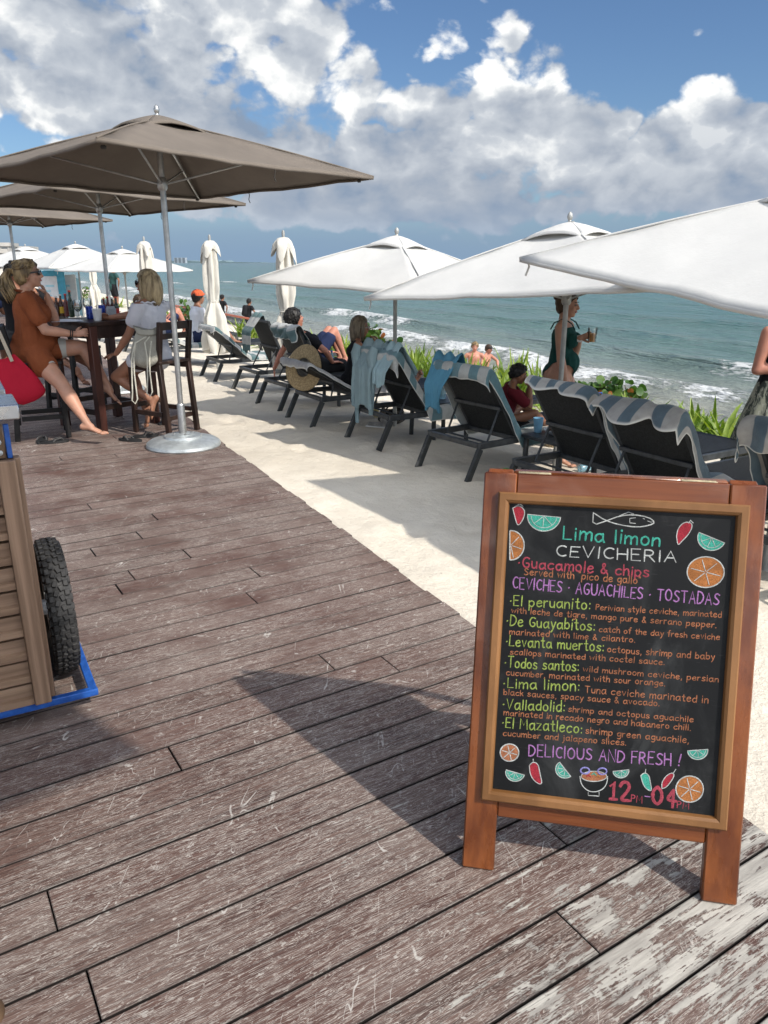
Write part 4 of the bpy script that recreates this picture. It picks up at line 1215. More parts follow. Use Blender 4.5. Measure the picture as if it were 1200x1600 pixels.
    orange(796, 1176, 14.5, 13.5, c='orange'); lime(1090, 1172, 16, -.08); lime(805, 1207, 15, .30); lime(883, 1202, 15, .95); lime(970, 1204, 12.5, -.12)
    pepper([(827, 1196), (833, 1190), (841, 1194), (843, 1206), (848, 1227), (836, 1222), (828, 1210)], 'red', [(833, 1191), (833, 1186)])
    pepper([(1001, 1212), (1007, 1207), (1014, 1211), (1016, 1222), (1019, 1238), (1006, 1230)], 'teal', [(1008, 1208), (1009, 1202)])
    pepper([(1034, 1232), (1034, 1222), (1041, 1212), (1050, 1207), (1054, 1211), (1048, 1222), (1040, 1231)], 'red', [(1052, 1208), (1056, 1202)])
    # bowl of ceviche
    fill(circ(928, 1213, 20, 8, 20), 'orange', .0003, 'white', 1.8)
    for cx, cy in ((914, 1204), (941, 1205)): line(circ(cx, cy, 7, 5, 12) + [(cx + 7, cy)], 'violet', 3.2, .0008)
    for cx, cy, c in ((920, 1213, 'red'), (935, 1214, 'amber'), (928, 1210, 'teal')): line([(cx - 3, cy), (cx, cy - 2), (cx + 3, cy + 1)], c, 3, .0009)
    line([(906, 1213), (908, 1226), (918, 1236), (930, 1238), (943, 1233), (949, 1222), (949, 1213)], 'white', 2.0, smooth=2); line([(919, 1238), (919, 1243), (936, 1244), (936, 1238)], 'white', 1.8)
    # big hours, outlined
    for s, p0, p1 in (("12", (953, 1249), (984, 1251.5)), ("04", (1019, 1256.5), (1055, 1261))):
        text(s, 'rose', p0, p1, 28, 6.5)
    orange(1077.5, 1233, 21.5, 20.5)
    return r


build_sign()

# ------------------------------------------------------------------ wooden cart with steel counter, at the left edge
M_PLANK = mat("cart_lap_siding", (.20, .113, .066), .6, .3, 2.6, stretch=(.35, .35, 9), c2=(.34, .22, .14), detail=8, bump=.2, bscale=9, contrast=(.3, .7))
M_TRIM = mat("cart_corner_trim", (.22, .13, .078), .6, .25, 3, stretch=(9, 9, .3), c2=(.33, .21, .135), detail=8, bump=.1)
M_BLUE = mat("chipped_blue_paint", (.012, .075, .33), .42, .3, 26, c2=(.02, .105, .40), bump=.1, contrast=(.3, .7))
M_RUBBER = mat("black_tyre_rubber", (.016, .016, .0165), .62, .4, 18, spec=.4, c2=(.035, .034, .033), bump=.08, bscale=120)
M_STEEL = mat("steel_counter", (.50, .51, .52), .30, .08, 8, metal=.9, stretch=(1, 12, 1), bump=.02)
M_RIM = mat("pale_rim", (.52, .53, .53), .4, .12, 12, metal=.5)
M_DWOOD = mat("bracket_wood", (.11, .065, .035), .6, .3, 8, stretch=(1, 1, .3))


def build_cart():
    o = G(78, 1088, .09)
    ang = rad(29)
    r = thing("food_cart", "plank sided wooden food cart with a steel counter and blue wheel guard", "cart", (o.x, o.y, 0), ang)
    # local x to the right across the near end, y away along the cart; body lies at x<0
    W_, L_, z0, z1 = .95, 1.35, .085, .955
    mb = MB(); mb.box((-W_ / 2, L_ / 2 + .02, (z0 + z1) / 2), (W_ - .03, L_ - .03, z1 - z0 - .02)); mb.build("body", M_DWOOD, r, smooth=False)
    n = 10; h = (z1 - z0) / n; mb = MB()
    for i in range(n):
        a, b = z0 + i * h, z0 + (i + 1) * h - .007
        j = .0015 * math.sin(i * 2.3)
        # near end boards, each lapping over the one below
        x0, x1, zl = -W_ + .001, -.052, a + .024
        pr_ = [(-.020 + j, a), (-.021 + j, zl), (-.006 + j, zl + .004), (-.004, b - .008), (.012, b - .008), (.012, a)]
        k = len(pr_); mb.add([(x0, y, z) for y, z in pr_] + [(x1, y, z) for y, z in pr_], [(q, (q + 1) % k, k + (q + 1) % k, k + q) for q in range(k)] + [tuple(range(k))[::-1], tuple(range(k, 2 * k))])
        mb.add([(.014 + j, .055, a), (.014 + j, L_ - .01, a), (-.002, L_ - .01, b), (-.002, .055, b), (-.012, .055, a), (-.012, L_ - .01, a), (-.012, L_ - .01, b), (-.012, .055, b)],
               [(0, 1, 2, 3), (4, 7, 6, 5), (0, 4, 5, 1), (3, 2, 6, 7), (0, 3, 7, 4), (1, 5, 6, 2)])
    mb.build("lap_siding", M_PLANK, r, smooth=False)
    for x, y in ((-.024, -.008), (.009, .025)):
        mb = MB()
        if y < 0: mb.box((x, y - .012, (z0 + z1) / 2), (.054, .030, z1 - z0), .003)
        else: mb.box((x, y + .002, (z0 + z1) / 2), (.022, .050, z1 - z0), .003)
        mb.build("corner_trim", M_TRIM, r)
    mb = MB(); mb.box((-W_ / 2, L_ / 2, 1.005), (W_ - .06, L_ - .06, .10)); mb.build("upper_box", M_DWOOD, r, smooth=False)
    mb = MB(); mb.box((-.045, .012, 1.012), (.05, .022, .11), .003)
    bk = mb.build("bracket", M_DWOOD, r)
    mb = MB()
    for z in (.978, 1.012, 1.045):
        mb.lathe([(.009, 0), (.009, .006), (.003, .009)], 8, (-.036, .0, z), Matrix.Rotation(rad(90), 3, 'X'))
        mb.build("bolt", M_GALV, bk); mb = MB()
    mb = MB(); mb.box((-.008, .016, 1.01), (.016, .016, .11), .002); mb.build("corner_post", M_BLUE, r)
    # counter: a fixed top and a fold-out leaf at the near end
    mb = MB(); mb.box((-W_ / 2 + .012, L_ / 2 + .20, 1.102), (W_ + .024, L_ - .35, .045), .004); mb.build("counter", M_STEEL, r)
    mb = MB(); mb.box((-W_ / 2 + .012,   .108, 1.104), (W_ + .05, .235, .047), .004); mb.build("counter_leaf", M_STEEL, r)
    # blue frame round the wheel
    fx = .145; mb = MB()
    mb.bar((-W_ + .05, .004, .066), (fx + .015, .004, .066), .028, .026, bev=.003)
    mb.bar((fx, .020, .062), (fx, 1.15, .066), .028, .026, side=(1, 0, 0), bev=.003)
    mb.bar((-.02, 1.17, .062), (fx + .02, 1.17, .062), .042, .042, bev=.003)
    mb.build("wheel_guard", M_BLUE, r)
    # wheel
    R0, wx, wy = .268, .088, .385
    mt = Matrix.Rotation(rad(90), 3, 'Y')
    w = .042
    prof_ = [(.185, -w * .72), (.205, -w * 1.0), (.235, -w * 1.06), (.252, -w * .92), (.259, -w * .5), (.261, 0), (.259, w * .5), (.252, w * .92), (.235, w * 1.06), (.205, w), (.185, w * .72)]
    mb = MB(); mb.lathe(prof_ + [prof_[0]], 64, (wx, wy, R0), mt, caps=False)
    nb = 46
    for k in range(nb):
        for row, (xx, ww, dr, ph) in enumerate(((-.028, .017, -.0035, 0), (-.010, .016, .0, .5), (.010, .016, .0, 0), (.028, .017, -.0035, .5), (-.042, .009, -.022, .5), (.042, .009, -.022, 0))):
            a = 2 * PI * (k + ph) / nb
            ro = Matrix.Rotation(a, 3, 'X')
            c = ro @ Vector((xx, 0, .262 + dr))
            yaw_ = Matrix.Rotation((.35 if xx > 0 else -.35) if abs(xx) < .02 else 0, 3, 'Z')
            mb.box(Vector((wx, wy, R0)) + c, (ww, .0225 if row < 4 else .026, .013 if row < 4 else .02), .002, ro @ yaw_)
    ty = mb.build("wheel", M_RUBBER, r, ang=30, label="knobbly black rubber tyre on a pale rim")
    mb = MB(); mb.lathe([(.19, -.030), (.192, .0), (.19, .030), (.172, .026), (.165, .0), (.172, -.026), (.19, -.030)], 48, (wx, wy, R0), mt, caps=False)
    mb.lathe([(.03, -.05), (.03, .05)], 16, (wx, wy, R0), mt)
    for k in range(18):
        a = 2 * PI * k / 18; s = (-1) ** k
        mb.tube([Vector((wx + s * .035, wy, R0)) + Vector((0, math.sin(a) * .03, math.cos(a) * .03)), Vector((wx + s * .005, wy, R0)) + Vector((0, math.sin(a + .2) * .172, math.cos(a + .2) * .172))], .0022, 5)
    mb.build("rim", M_RIM, ty)
    return r


build_cart()
o = thing("floor_post", "thin grey metal post on a dark brown foot at the bottom left corner", "post", (-.865, 1.235, 0), 0)
mb = MB(); mb.tube([(0, 0, .02), (0, 0, .46)], .016, 14); mb.build("pole", M_GALV, o)
mb = MB(); mb.lathe([(.045, .001), (.045, .012), (.036, .026), (.018, .034)], 20); mb.build("foot", M_DWOOD, o)
mb = MB(); mb.lathe([(.017, .455), (.019, .475), (.008, .49)], 14); mb.build("cap", M_GALV, o)

# ------------------------------------------------------------------ bar table, chairs
M_BAR = mat("dark_stained_bar_wood", (.022, .0125, .0095), .42, .35, 5, stretch=(2, 2, .6), spec=.45, c2=(.042, .022, .016), detail=7, bump=.06)
M_BARR = mat("reddish_bar_leg", (.040, .014, .010), .42, .35, 5, stretch=(2, 2, .4), spec=.45, c2=(.065, .022, .015), detail=7, bump=.06)
M_BLACKW = mat("black_stool_wood", (.012, .011, .0105), .5, .35, 6, spec=.4)
TBL = Vector((-2.75, 7.63, 0)); TBA = rad(54)


def build_table():
    r = thing("bar_table", "tall square dark wood bar table set with drinks and bottles", "table", TBL, TBA)
    s = .355; H = 1.03
    mb = MB()
    for k in range(5):
        mb.box((0, -s + (k + .5) * 2 * s / 5, H - .0165), (2 * s, 2 * s / 5 - .002, .033), .003)
    mb.build("tabletop", M_BAR, r)
    for i in (-1, 1):
        for j in (-1, 1):
            mb = MB(); mb.box((i * (s - .05), j * (s - .05), (H - .035) / 2 + .002), (.075, .075, H - .037), .004); mb.build("leg", M_BARR, r)
    for i in (-1, 1):
        mb = MB(); mb.box((i * (s - .045), 0, H - .092), (.025, 2 * s - .18, .115), .002); mb.build("apron", M_BAR, r)
        mb = MB(); mb.box((0, i * (s - .045), H - .092), (2 * s - .18, .025, .115), .002); mb.build("apron", M_BAR, r)
        mb = MB(); mb.box((i * (s - .05), 0, .19), (.035, 2 * s - .18, .05), .003); mb.build("stretcher", M_BAR, r)
        mb = MB(); mb.box((0, i * (s - .05), .24), (2 * s - .18, .035, .05), .003); mb.build("stretcher", M_BAR, r)
    return r


build_table()


def bar_chair(label, x, y, ang, m, seat=.69, top=1.04, group="tall wooden bar chairs", z=0.):
    """local +x is the way the sitter faces"""
    r = thing("bar_chair", label, "bar chair", (x, y, z), ang, group)
    h = .205
    mb = MB()
    for k in range(4): mb.box((0, -h + (k + .5) * .1025, seat - .014), (.43, .1005, .028), .004)
    mb.build("seat", m, r)
    for j in (-1, 1):
        mb = MB(); mb.bar((h - .01, j * (h - .02), 0.002), (h - .025, j * (h - .02), seat - .03), .042, .045, side=(0, 1, 0)); mb.build("leg", m, r)
        mb = MB(); mb.bar((-h - .035, j * (h - .02), 0.002), (-h + .02, j * (h - .02), seat - .03), .042, .048, side=(0, 1, 0))
        mb.build("leg", m, r)
        mb = MB(); mb.bar((-h + .02, j * (h - .02), seat - .03), (-h - .035, j * (h - .02), top), .042, .046, side=(0, 1, 0)); mb.build("back_post", m, r)
        mb = MB(); mb.box((0, j * (h - .02), .20), (2 * h - .05, .028, .042), .003); mb.build("stretcher", m, r)
        mb = MB(); mb.box((0, j * (h - .02), seat - .06), (2 * h - .07, .024, .06), .003); mb.build("seat_rail", m, r)
    for xx, zz in ((h - .018, .26), (-h + .0, .16)):
        mb = MB(); mb.box((xx, 0, zz), (.028, 2 * h - .09, .042), .003); mb.build("stretcher", m, r)
    for f, hh in ((.90, .07), (.66, .05)):
        xx = -h + .02 + (-.055) * f; zz = seat - .03 + (top - seat + .03) * f
        mb = MB(); mb.box((xx, 0, zz), (.022, 2 * h - .085, hh), .003); mb.build("back_slat", m, r)
    return r


bar_chair("dark wood bar chair where the blond woman in white sits, back to the sea", -2.12, 7.33, rad(150), M_BAR)
bar_chair("black bar chair under the woman in the rust shirt", -3.19, 7.11, rad(25), M_BLACKW, seat=.70, top=1.02)
bar_chair("black bar chair behind the table, under the person raising a hand to the face", -3.33, 8.33, rad(-25), M_BLACKW, seat=.70)
bar_chair("black bar chair at the left edge, under the person in navy", -4.55, 8.9, rad(75), M_BLACKW)

# ---- things on the bar table
TZ = 1.0305
M_CUP = mat("white_paper_cup", (.72, .72, .70), .6, .05)
M_CAN = mat("blue_drink_can", (.012, .03, .20), .28, .3, 30, metal=.5)
M_CANTOP = mat("can_lid", (.6, .6, .6), .3, .05, metal=.9)
M_GLASS = bpy.data.materials.new("clear_glass"); M_GLASS.use_nodes = True
def _glass():
    t = NT(M_GLASS.node_tree); out = t.n('ShaderNodeOutputMaterial')
    a = t.n('ShaderNodeBsdfTransparent', {'Color': (.93, .95, .95)}); b = t.n('ShaderNodeBsdfGlossy', {'Color': (.9, .93, .93), 'Roughness': .05})
    fr = t.n('ShaderNodeFresnel', {'IOR': 1.5}); f = t.m('MULTIPLY_ADD', fr.outputs[0], .9, .05, clamp=True)
    ms = t.n('ShaderNodeMixShader', {'Fac': f}); M_GLASS.node_tree.links.new(a.outputs[0], ms.inputs[1]); M_GLASS.node_tree.links.new(b.outputs[0], ms.inputs[2])
    M_GLASS.node_tree.links.new(ms.outputs[0], out.inputs[0])
_glass()
M_BROWN = mat("brown_bottle_glass", (.045, .014, .006), .15, .3, 10, spec=.6)
M_DKRED = mat("dark_red_sauce", (.09, .008, .006), .25, .3, 10, spec=.6)
M_DGRN = mat("dark_green_bottle_glass", (.012, .028, .012), .15, .3, 10, spec=.6)
M_PAPER = mat("printed_menu_paper", (.68, .70, .74), .7, .06)
M_GREYP = mat("grey_plastic_tub", (.30, .32, .34), .5, .1)
M_YEL = mat("yellow_label", (.60, .38, .03), .5, .15)
M_REDL = mat("red_label", (.45, .03, .02), .5, .15)
M_LBLUE = mat("pale_blue_plastic", (.20, .42, .60), .35, .1, trans=.2)
M_STRAW = mat("lime_wedge_green", (.22, .38, .04), .5, .2)


def item(name, label, cat, loc, group=None, rz=0.): return thing(name, label, cat, loc, rz, group)


def bottle(label, loc, m, H=.24, r=.03, lab=None, group="bottles on the bar table"):
    o = item("bottle", label, "bottle", loc, group)
    mb = MB(); mb.lathe([(r * .8, 0), (r, .006), (r, H * .55), (r * .85, H * .63), (r * .42, H * .76), (r * .38, H * .95), (r * .44, H * .955), (r * .44, H)], 16); mb.build("glass", m, o)
    if lab: mb = MB(); mb.lathe([(r * 1.02, H * .15), (r * 1.02, H * .45)], 16, caps=False); mb.build("paper_label", lab, o)
    mb = MB(); mb.lathe([(r * .46, H * .965), (r * .46, H + .006), (r * .2, H + .008)], 12); mb.build("cap", M_CANTOP if m is M_BROWN else M_REDL, o)
    return o


def tp(px, py, Y):   # spot on the table top near a sight line at depth Y
    p = at(px, py, Y); return (p.x, p.y, TZ)


o = item("paper_cup", "white foam cup held by the blond woman on the bar table", "cup", tp(153, 500, 7.42))
mb = MB(); mb.lathe([(.032, 0), (.034, .004), (.043, .10), (.0455, .104), (.044, .108)], 20); mb.build("cup_body", M_CUP, o)
mb = MB(); mb.tube([(0, .01, .05), (.005, .02, .19)], .004, 6); mb.build("straw", M_CUP, o)
for (px, py, Y), lb in (((141, 497, 7.62), "blue drink can left of the white foam cup"), ((160, 491, 7.80), "blue drink can behind the white foam cup")):
    o = item("drink_can", lb, "can", tp(px, py, Y), "blue cans on the bar table")
    mb = MB(); mb.lathe([(.026, 0), (.033, .008), (.033, .112), (.027, .122)], 20); mb.build("can_body", M_CAN, o)
    mb = MB(); mb.lathe([(.027, .1215), (.0255, .124), (.0245, .121)], 20); mb.build("can_lid", M_CANTOP, o)
for (px, py, Y), lb in (((123, 494, 7.50), "stemmed wine glass with pale wine, nearer the woman in rust"), ((138, 488, 7.86), "stemmed wine glass further back behind the cans")):
    o = item("wine_glass", lb, "wine glass", tp(px, py, Y), "wine glasses on the bar table")
    mb = MB(); mb.lathe([(.034, 0), (.034, .003), (.006, .006), (.004, .07), (.012, .078), (.034, .10), (.041, .125), (.038, .16), (.033, .185), (.0322, .185), (.037, .16), (.0395, .125), (.032, .10), (.0, .081)], 24, caps=False); mb.build("bowl", M_GLASS, o)
    mb = MB(); mb.lathe([(.003, .083), (.030, .101), (.0385, .122), (.0, .1225)], 20); mb.build("wine", mat("pale_wine", (.62, .58, .36), .1, .05, alpha=.6), o)
for (px, Y, m, H, r_, lab), lb in zip(((96, 8.02, M_BROWN, .21, .028, M_YEL), (104, 7.98, M_DKRED, .215, .029, None), (111, 7.90, M_DGRN, .25, .027, None), (89, 8.0, M_BROWN, .19, .028, None), (163, 8.0, M_DKRED, .17, .024, M_REDL), (169, 7.92, M_DKRED, .19, .024, M_YEL), (176, 7.96, M_BROWN, .18, .025, None), (182, 7.9, M_DGRN, .19, .024, M_REDL)),
        ("amber bottle with a yellow label behind the woman's forearm", "dark red bottle behind the woman's forearm", "tallest dark green bottle on the bar table", "short amber bottle nearest the hand of the hidden person", "small red sauce bottle left of the grey tub", "sauce bottle with a yellow label behind the grey tub", "small brown sauce bottle behind the grey tub", "dark sauce bottle at the right of the grey tub")):
    p = at(px, 480, Y); bottle(lb, (p.x, p.y, TZ), m, H, r_, lab)
o = item("condiment_tub", "grey tub holding napkins on the bar table, right of the cans", "tub", tp(174, 492, 7.76), rz=.5)
mb = MB(); mb.box((0, 0, .05), (.085, .085, .10), .008); mb.box((0, 0, .104), (.07, .07, .012), .002); mb.build("tub_body", M_GREYP, o)
o = item("menu_sheet", "white printed menu sheet lying under the woman's hand", "paper", tp(104, 503, 7.34), rz=.5)
mb = MB(); mb.grid(lambda u, v: (-.14 + .28 * u, -.10 + .20 * v, .002 + .012 * math.sin(PI * u) * v), 8, 5); mb.build("sheet", M_PAPER, o)

# ---- bags and shoes by the chairs
M_RED = fabric("red_tote_canvas", (.42, .012, .032), transl=.08, bump=.5)
M_TAN = fabric("natural_strap_canvas", (.42, .36, .28), transl=0, bump=.3)
M_OAT = fabric("oatmeal_bag_cloth", (.36, .345, .29), transl=.05, bump=.7, fold=.5)
M_CORD = mat("pale_cord", (.50, .48, .40), .9)
M_FLIP = mat("black_rubber_sandal", (.016, .016, .016), .65, .3)


def sack(mb, c, ax, W_, D_, H_, top=.75, seed=0, n=40, rows=18, lean=(0, 0)):
    ax = Vector(ax).normalized(); ay = Vector((-ax.y, ax.x, 0)); c = Vector(c)
    def fn(u, v):
        th = 2 * PI * v; k = math.sin(min(1, u * 3.2) * PI / 2) ** .7 if u < .32 else 1 - (1 - top) * ((u - .32) / .68) ** 1.3
        f = 1 + .09 * math.sin(5 * th + seed) * u + .04 * math.sin(11 * th + seed) * u + .04 * math.sin(9 * th + 2 * seed) * u * u + .05 * mn.noise((3 * math.cos(th), 3 * math.sin(th), u * 4 + seed))
        sg = lambda q, p: math.copysign(abs(q) ** p, q)
        x = W_ / 2 * sg(math.cos(th), .75) * k * f; y = D_ / 2 * sg(math.sin(th), .75) * k * f * (1 - .45 * u)
        return c + ax * (x + lean[0] * u) + ay * (y + lean[1] * u) + Vector((0, 0, H_ * u + .02 * math.cos(2 * th) * u))
    mb.grid(fn, rows, n)
    b = len(mb.v); mb.add([fn(1.0, j / n) - Vector((0, 0, .004)) for j in range(n)], [tuple(range(n))])
    return fn


a = at(37, 540, 6.98)
r = thing("tote_bag", "bright red canvas tote bag with pale straps hanging from the black bar chair", "bag", (a.x - .02, a.y - .17, .36), rad(25))
mb = MB(); sack(mb, (0.02, 0, -.02), (1, 0, 0), .46, .13, .43, .46, 2, lean=(-.13, 0)); mb.build("bag_body", M_RED, r, ang=70)
for y in (-.05, .05):
    mb = MB(); mb.bar((-.19, y * .8, .38), (-.13, y * .3, .60), .028, .006, side=(1, 0, 0), bev=.001); mb.bar((-.13, y * .3, .60), (-.10, 0, .66), .026, .006, side=(1, 0, 0), bev=.001); mb.bar((-.02, y * .8, .37), (-.09, y * .2, .63), .028, .006, side=(1, 0, 0), bev=.001)
    mb.build("strap", M_TAN, r)

a = at(226, 578, 7.05)
r = thing("drawstring_bag", "oatmeal drawstring bag slung on the blond woman's bar chair", "bag", (a.x, a.y + .02, .63), rad(20))
mb = MB(); sack(mb, (0, 0, 0), (1, 0, 0), .27, .17, .31, .62, 5, lean=(.05, .0)); sack(mb, (.05, .0, .285), (1, 0, 0), .19, .13, .08, 1.25, 3, rows=6); mb.build("bag_body", M_OAT, r, ang=70)
for k, (x0, ln) in enumerate(((-.115, .30), (.02, .24))):
    mb = MB(); pts = [(.03 + .03 * k, -.075, .29), (x0 * .6, -.10, .24), (x0, -.105, .10), (x0 - .01, -.10, -.05), (x0 - .02, -.10, -ln + .10), (x0 - .03, -.10, -ln + .03), (x0 - .005, -.10, -ln), (x0 + .018, -.10, -ln + .04), (x0 + .012, -.10, -.03), (x0 + .02, -.10, .10), (x0 + .05, -.085, .25)]
    mb.tube(pts, .0065, 7); mb.build("cord", M_CORD, r)


def flipflop(label, x, y, rz, z=.0):
    o = thing("flip_flop", label, "sandal", (x, y, z), rz, "black flip flops on the deck")
    out = [(.12 * math.cos(a) + (.0 if math.cos(a) > 0 else -.01), .042 * math.sin(a) * (1 + .12 * math.cos(a))) for a in np.linspace(0, 2 * PI, 28, endpoint=False)]
    mb = MB(); mb.prism(out, 0.002, .020); mb.build("sole", M_FLIP, o)
    mb = MB()
    for s in (-1, 1): mb.tube([(.075, 0, .018), (.055, s * .012, .042), (.01, s * .036, .038), (-.015, s * .041, .016)], .006, 7)
    mb.build("strap", mat("sandal_strap", (.06, .058, .055), .5), o)
p = G(203, 689, 0); flipflop("left one of the black flip flops beside the big metal base", p.x, p.y, rad(160))
p = G(226, 684, 0); flipflop("right one of the black flip flops beside the big metal base", p.x, p.y + .03, rad(20))
p = G(66, 690, 0); flipflop("dark flip flop in the shade under the black bar chair", p.x, p.y, rad(100))
p = G(86, 692, 0); flipflop("dark flip flop lying nearest the viewer under the black bar chair", p.x, p.y, rad(25))
p = G(258, 661, 0); flipflop("black sandal under the blond woman's chair, beside the pole", p.x, p.y, rad(80))

# ------------------------------------------------------------------ low side tables and things beside the loungers
def side_table(label, x, y, rz=0., h=.40, w=.46, d=.46):
    z = ground_z(x, y)
    r = thing("side_table", label, "side table", (x, y, z), LA + rz, "low charcoal side tables")
    mb = MB(); mb.box((0, 0, h - .012), (w, d, .024), .004); mb.build("tabletop", M_FRAME, r)
    for i in (-1, 1):
        for j in (-1, 1):
            mb = MB(); mb.bar((i * (w / 2 - .03), j * (d / 2 - .03), -.03), (i * (w / 2 - .04), j * (d / 2 - .04), h - .025), .035, .035, side=(0, 1, 0)); mb.build("leg", M_FRAME, r)
    return Vector((x, y, z + h + .0005))


tA = side_table("low charcoal table holding the clear blue water bottle, between two loungers", .55, 7.62)
tB = side_table("low charcoal table with the plate of food beside the boy", 1.42, 6.05)
tD = side_table("black low table with the turquoise phone, at the sign's top right corner", 2.20, 4.30, rz=rad(2), h=.40, w=.62, d=.34)
tE = side_table("low charcoal table with the white flask behind the straw hat", -.48, 9.55)


def water_bottle(label, p, c, H=.26, r=.038, clear=True, lid=None):
    o = thing("water_bottle", label, "bottle", p, 0, "water bottles by the loungers")
    mb = MB(); mb.lathe([(r * .85, 0), (r, .01), (r, H * .25), (r * .92, H * .30), (r, H * .35), (r, H * .62), (r * .5, H * .84), (r * .36, H * .88), (r * .36, H * .93)], 18); mb.build("bottle_body", c, o)
    mb = MB(); mb.lathe([(r * .42, H * .92), (r * .42, H), (r * .3, H + .004)], 14); mb.build("cap", lid or M_BLUE, o)
    return o


M_WATERB = mat("clear_blue_plastic", (.30, .52, .62), .12, .1, trans=.55, alpha=.85)
water_bottle("tall clear blue water bottle on the low table by the pale clothes", tA + Vector((.03, .0, 0)), M_WATERB, .27, .037)
water_bottle("clear water bottle standing near the sunbather's bent knees", (tE.x - .17, tE.y + .12, tE.z), M_WATERB, .25, .034)
o = thing("flask", "white insulated flask with a dark band on the low table behind the hat", "flask", tE + Vector((.10, -.02, 0)))
mb = MB(); mb.lathe([(.042, 0), (.045, .008), (.045, .15), (.030, .17)], 20); mb.build("flask_body", M_CUP, o)
mb = MB(); mb.lathe([(.0455, .085), (.0455, .11)], 20, caps=False); mb.build("band", mat("wine_band", (.10, .02, .03), .5), o)
mb = MB(); mb.lathe([(.033, .168), (.033, .205), (.02, .21)], 18); mb.build("lid", M_CUP, o)
# plate with food and the amber drink
o = thing("dinner_plate", "grey bowl of fried food on the low table beside the boy", "plate", tB + Vector((-.03, .04, 0)))
mb = MB(); mb.lathe([(.05, 0), (.06, .004), (.095, .030), (.105, .042), (.101, .044), (.09, .032), (.055, .012), (.0, .010)], 28, caps=False); mb.build("dish", mat("grey_ceramic", (.36, .38, .40), .3, .08), o)
mb = MB(); rg = random.Random(3)
for k in range(16): mb.ball((rg.uniform(-.05, .05), rg.uniform(-.05, .05), .03 + rg.uniform(0, .025)), (rg.uniform(.014, .024), rg.uniform(.012, .02), rg.uniform(.008, .014)), 8)
mb.build("food", mat("fried_food", (.16, .055, .02), .55, .5, 30), o)
o = thing("amber_glass", "short tumbler of amber drink next to the plate", "glass", tB + Vector((.06, -.13, 0)))
mb = MB(); mb.lathe([(.032, 0), (.038, .09), (.0365, .09), (.031, .006), (0, .006)], 20, caps=False); mb.build("tumbler", M_GLASS, o)
mb = MB(); mb.lathe([(.0305, .007), (.0345, .062), (0, .063)], 20); mb.build("drink", mat("amber_drink", (.28, .055, .008), .1, .1), o)
o = thing("plastic_cup", "pale blue plastic cup behind the boy's table", "cup", tB + Vector((-.16, .14, 0)))
mb = MB(); mb.lathe([(.030, 0), (.042, .115), (.043, .118), (.040, .117), (.029, .005), (0, .005)], 20, caps=False); mb.build("cup_body", M_LBLUE, o)
# phone and sunglasses
o = thing("phone", "turquoise cased phone lying on the black low table", "phone", tD + Vector((-.02, -.02, .001)), rad(70))
mb = MB(); mb.box((0, 0, .005), (.075, .152, .010), .004); mb.build("case", mat("turquoise_case", (.10, .48, .50), .35, .05), o)
mb = MB(); mb.box((0, 0, .0108), (.064, .140, .001)); mb.build("screen", mat("pale_screen", (.30, .40, .42), .12, .05), o)
o = thing("sunglasses", "folded sunglasses near the phone on the black low table", "sunglasses", tD + Vector((.17, .02, .0)), rad(40))
for s in (-1, 1):
    mb = MB(); mb.lathe([(.024, .0), (.027, .003), (.024, .006)], 16, (s * .033, 0, .022), Matrix.Rotation(rad(80), 3, 'X')); mb.build("lens", mat("dark_lens", (.02, .02, .02), .1), o)
    mb = MB(); mb.tube([(s * .062, 0, .030), (s * .05, .05, .012), (s * -.04, .055, .008)], .003, 6); mb.build("temple", M_BLACKW, o)
# straw hat hanging on a lounger's corner
M_STRAWH = mat("straw_weave", (.40, .29, .15), .8, .25, 60, bump=.5, bscale=220, c2=(.50, .375, .21))
hb = at(474, 574, 8.28)
o = thing("straw_hat", "wide brimmed straw sun hat with a black band hung on a lounger back", "hat", hb, 0)
m_ = (Vector((-.50, -.80, .22))).to_track_quat('Z', 'Y').to_matrix()
mb = MB()
def brim(u, v):
    a = 2 * PI * v; rr = .095 + (.235 - .095) * u
    return m_ @ Vector((rr * math.cos(a), rr * 1.06 * math.sin(a), -.012 * u + .022 * math.sin(2 * a + .6) * u * u))
mb.grid(brim, 8, 44); mb.build("brim", M_STRAWH, o, ang=80).modifiers.new("straw", 'SOLIDIFY').thickness = .004
mb = MB(); mb.lathe([(.098, -.002), (.099, .03), (.094, .07), (.078, .098), (.03, .112), (.0, .110)], 32, (0, 0, 0), m_ @ Matrix.Rotation(PI, 3, 'X'), caps=False); mb.build("crown", M_STRAWH, o)
mb = MB(); mb.lathe([(.096, -.012), (.0955, -.04)], 32, (0, 0, 0), m_, caps=False); mb.build("hat_band", M_FLIP, o)
mb = MB(); mb.lathe([(.097, -.001), (.094, -.05), (.080, -.085), (.0, -.098)], 28, (0, 0, 0), m_, caps=False); mb.build("crown_inside", mat("hat_lining", (.30, .28, .25), .9), o)
# pale clothes over the lounger back: a shirt with hanging sleeves
M_PALEB = fabric("pale_blue_jersey", (.245, .335, .355), transl=.06, bump=.8, fold=.6)
M_AQUA = fabric("aqua_jersey", (.30, .42, .45), transl=.06, bump=.8, fold=.6)


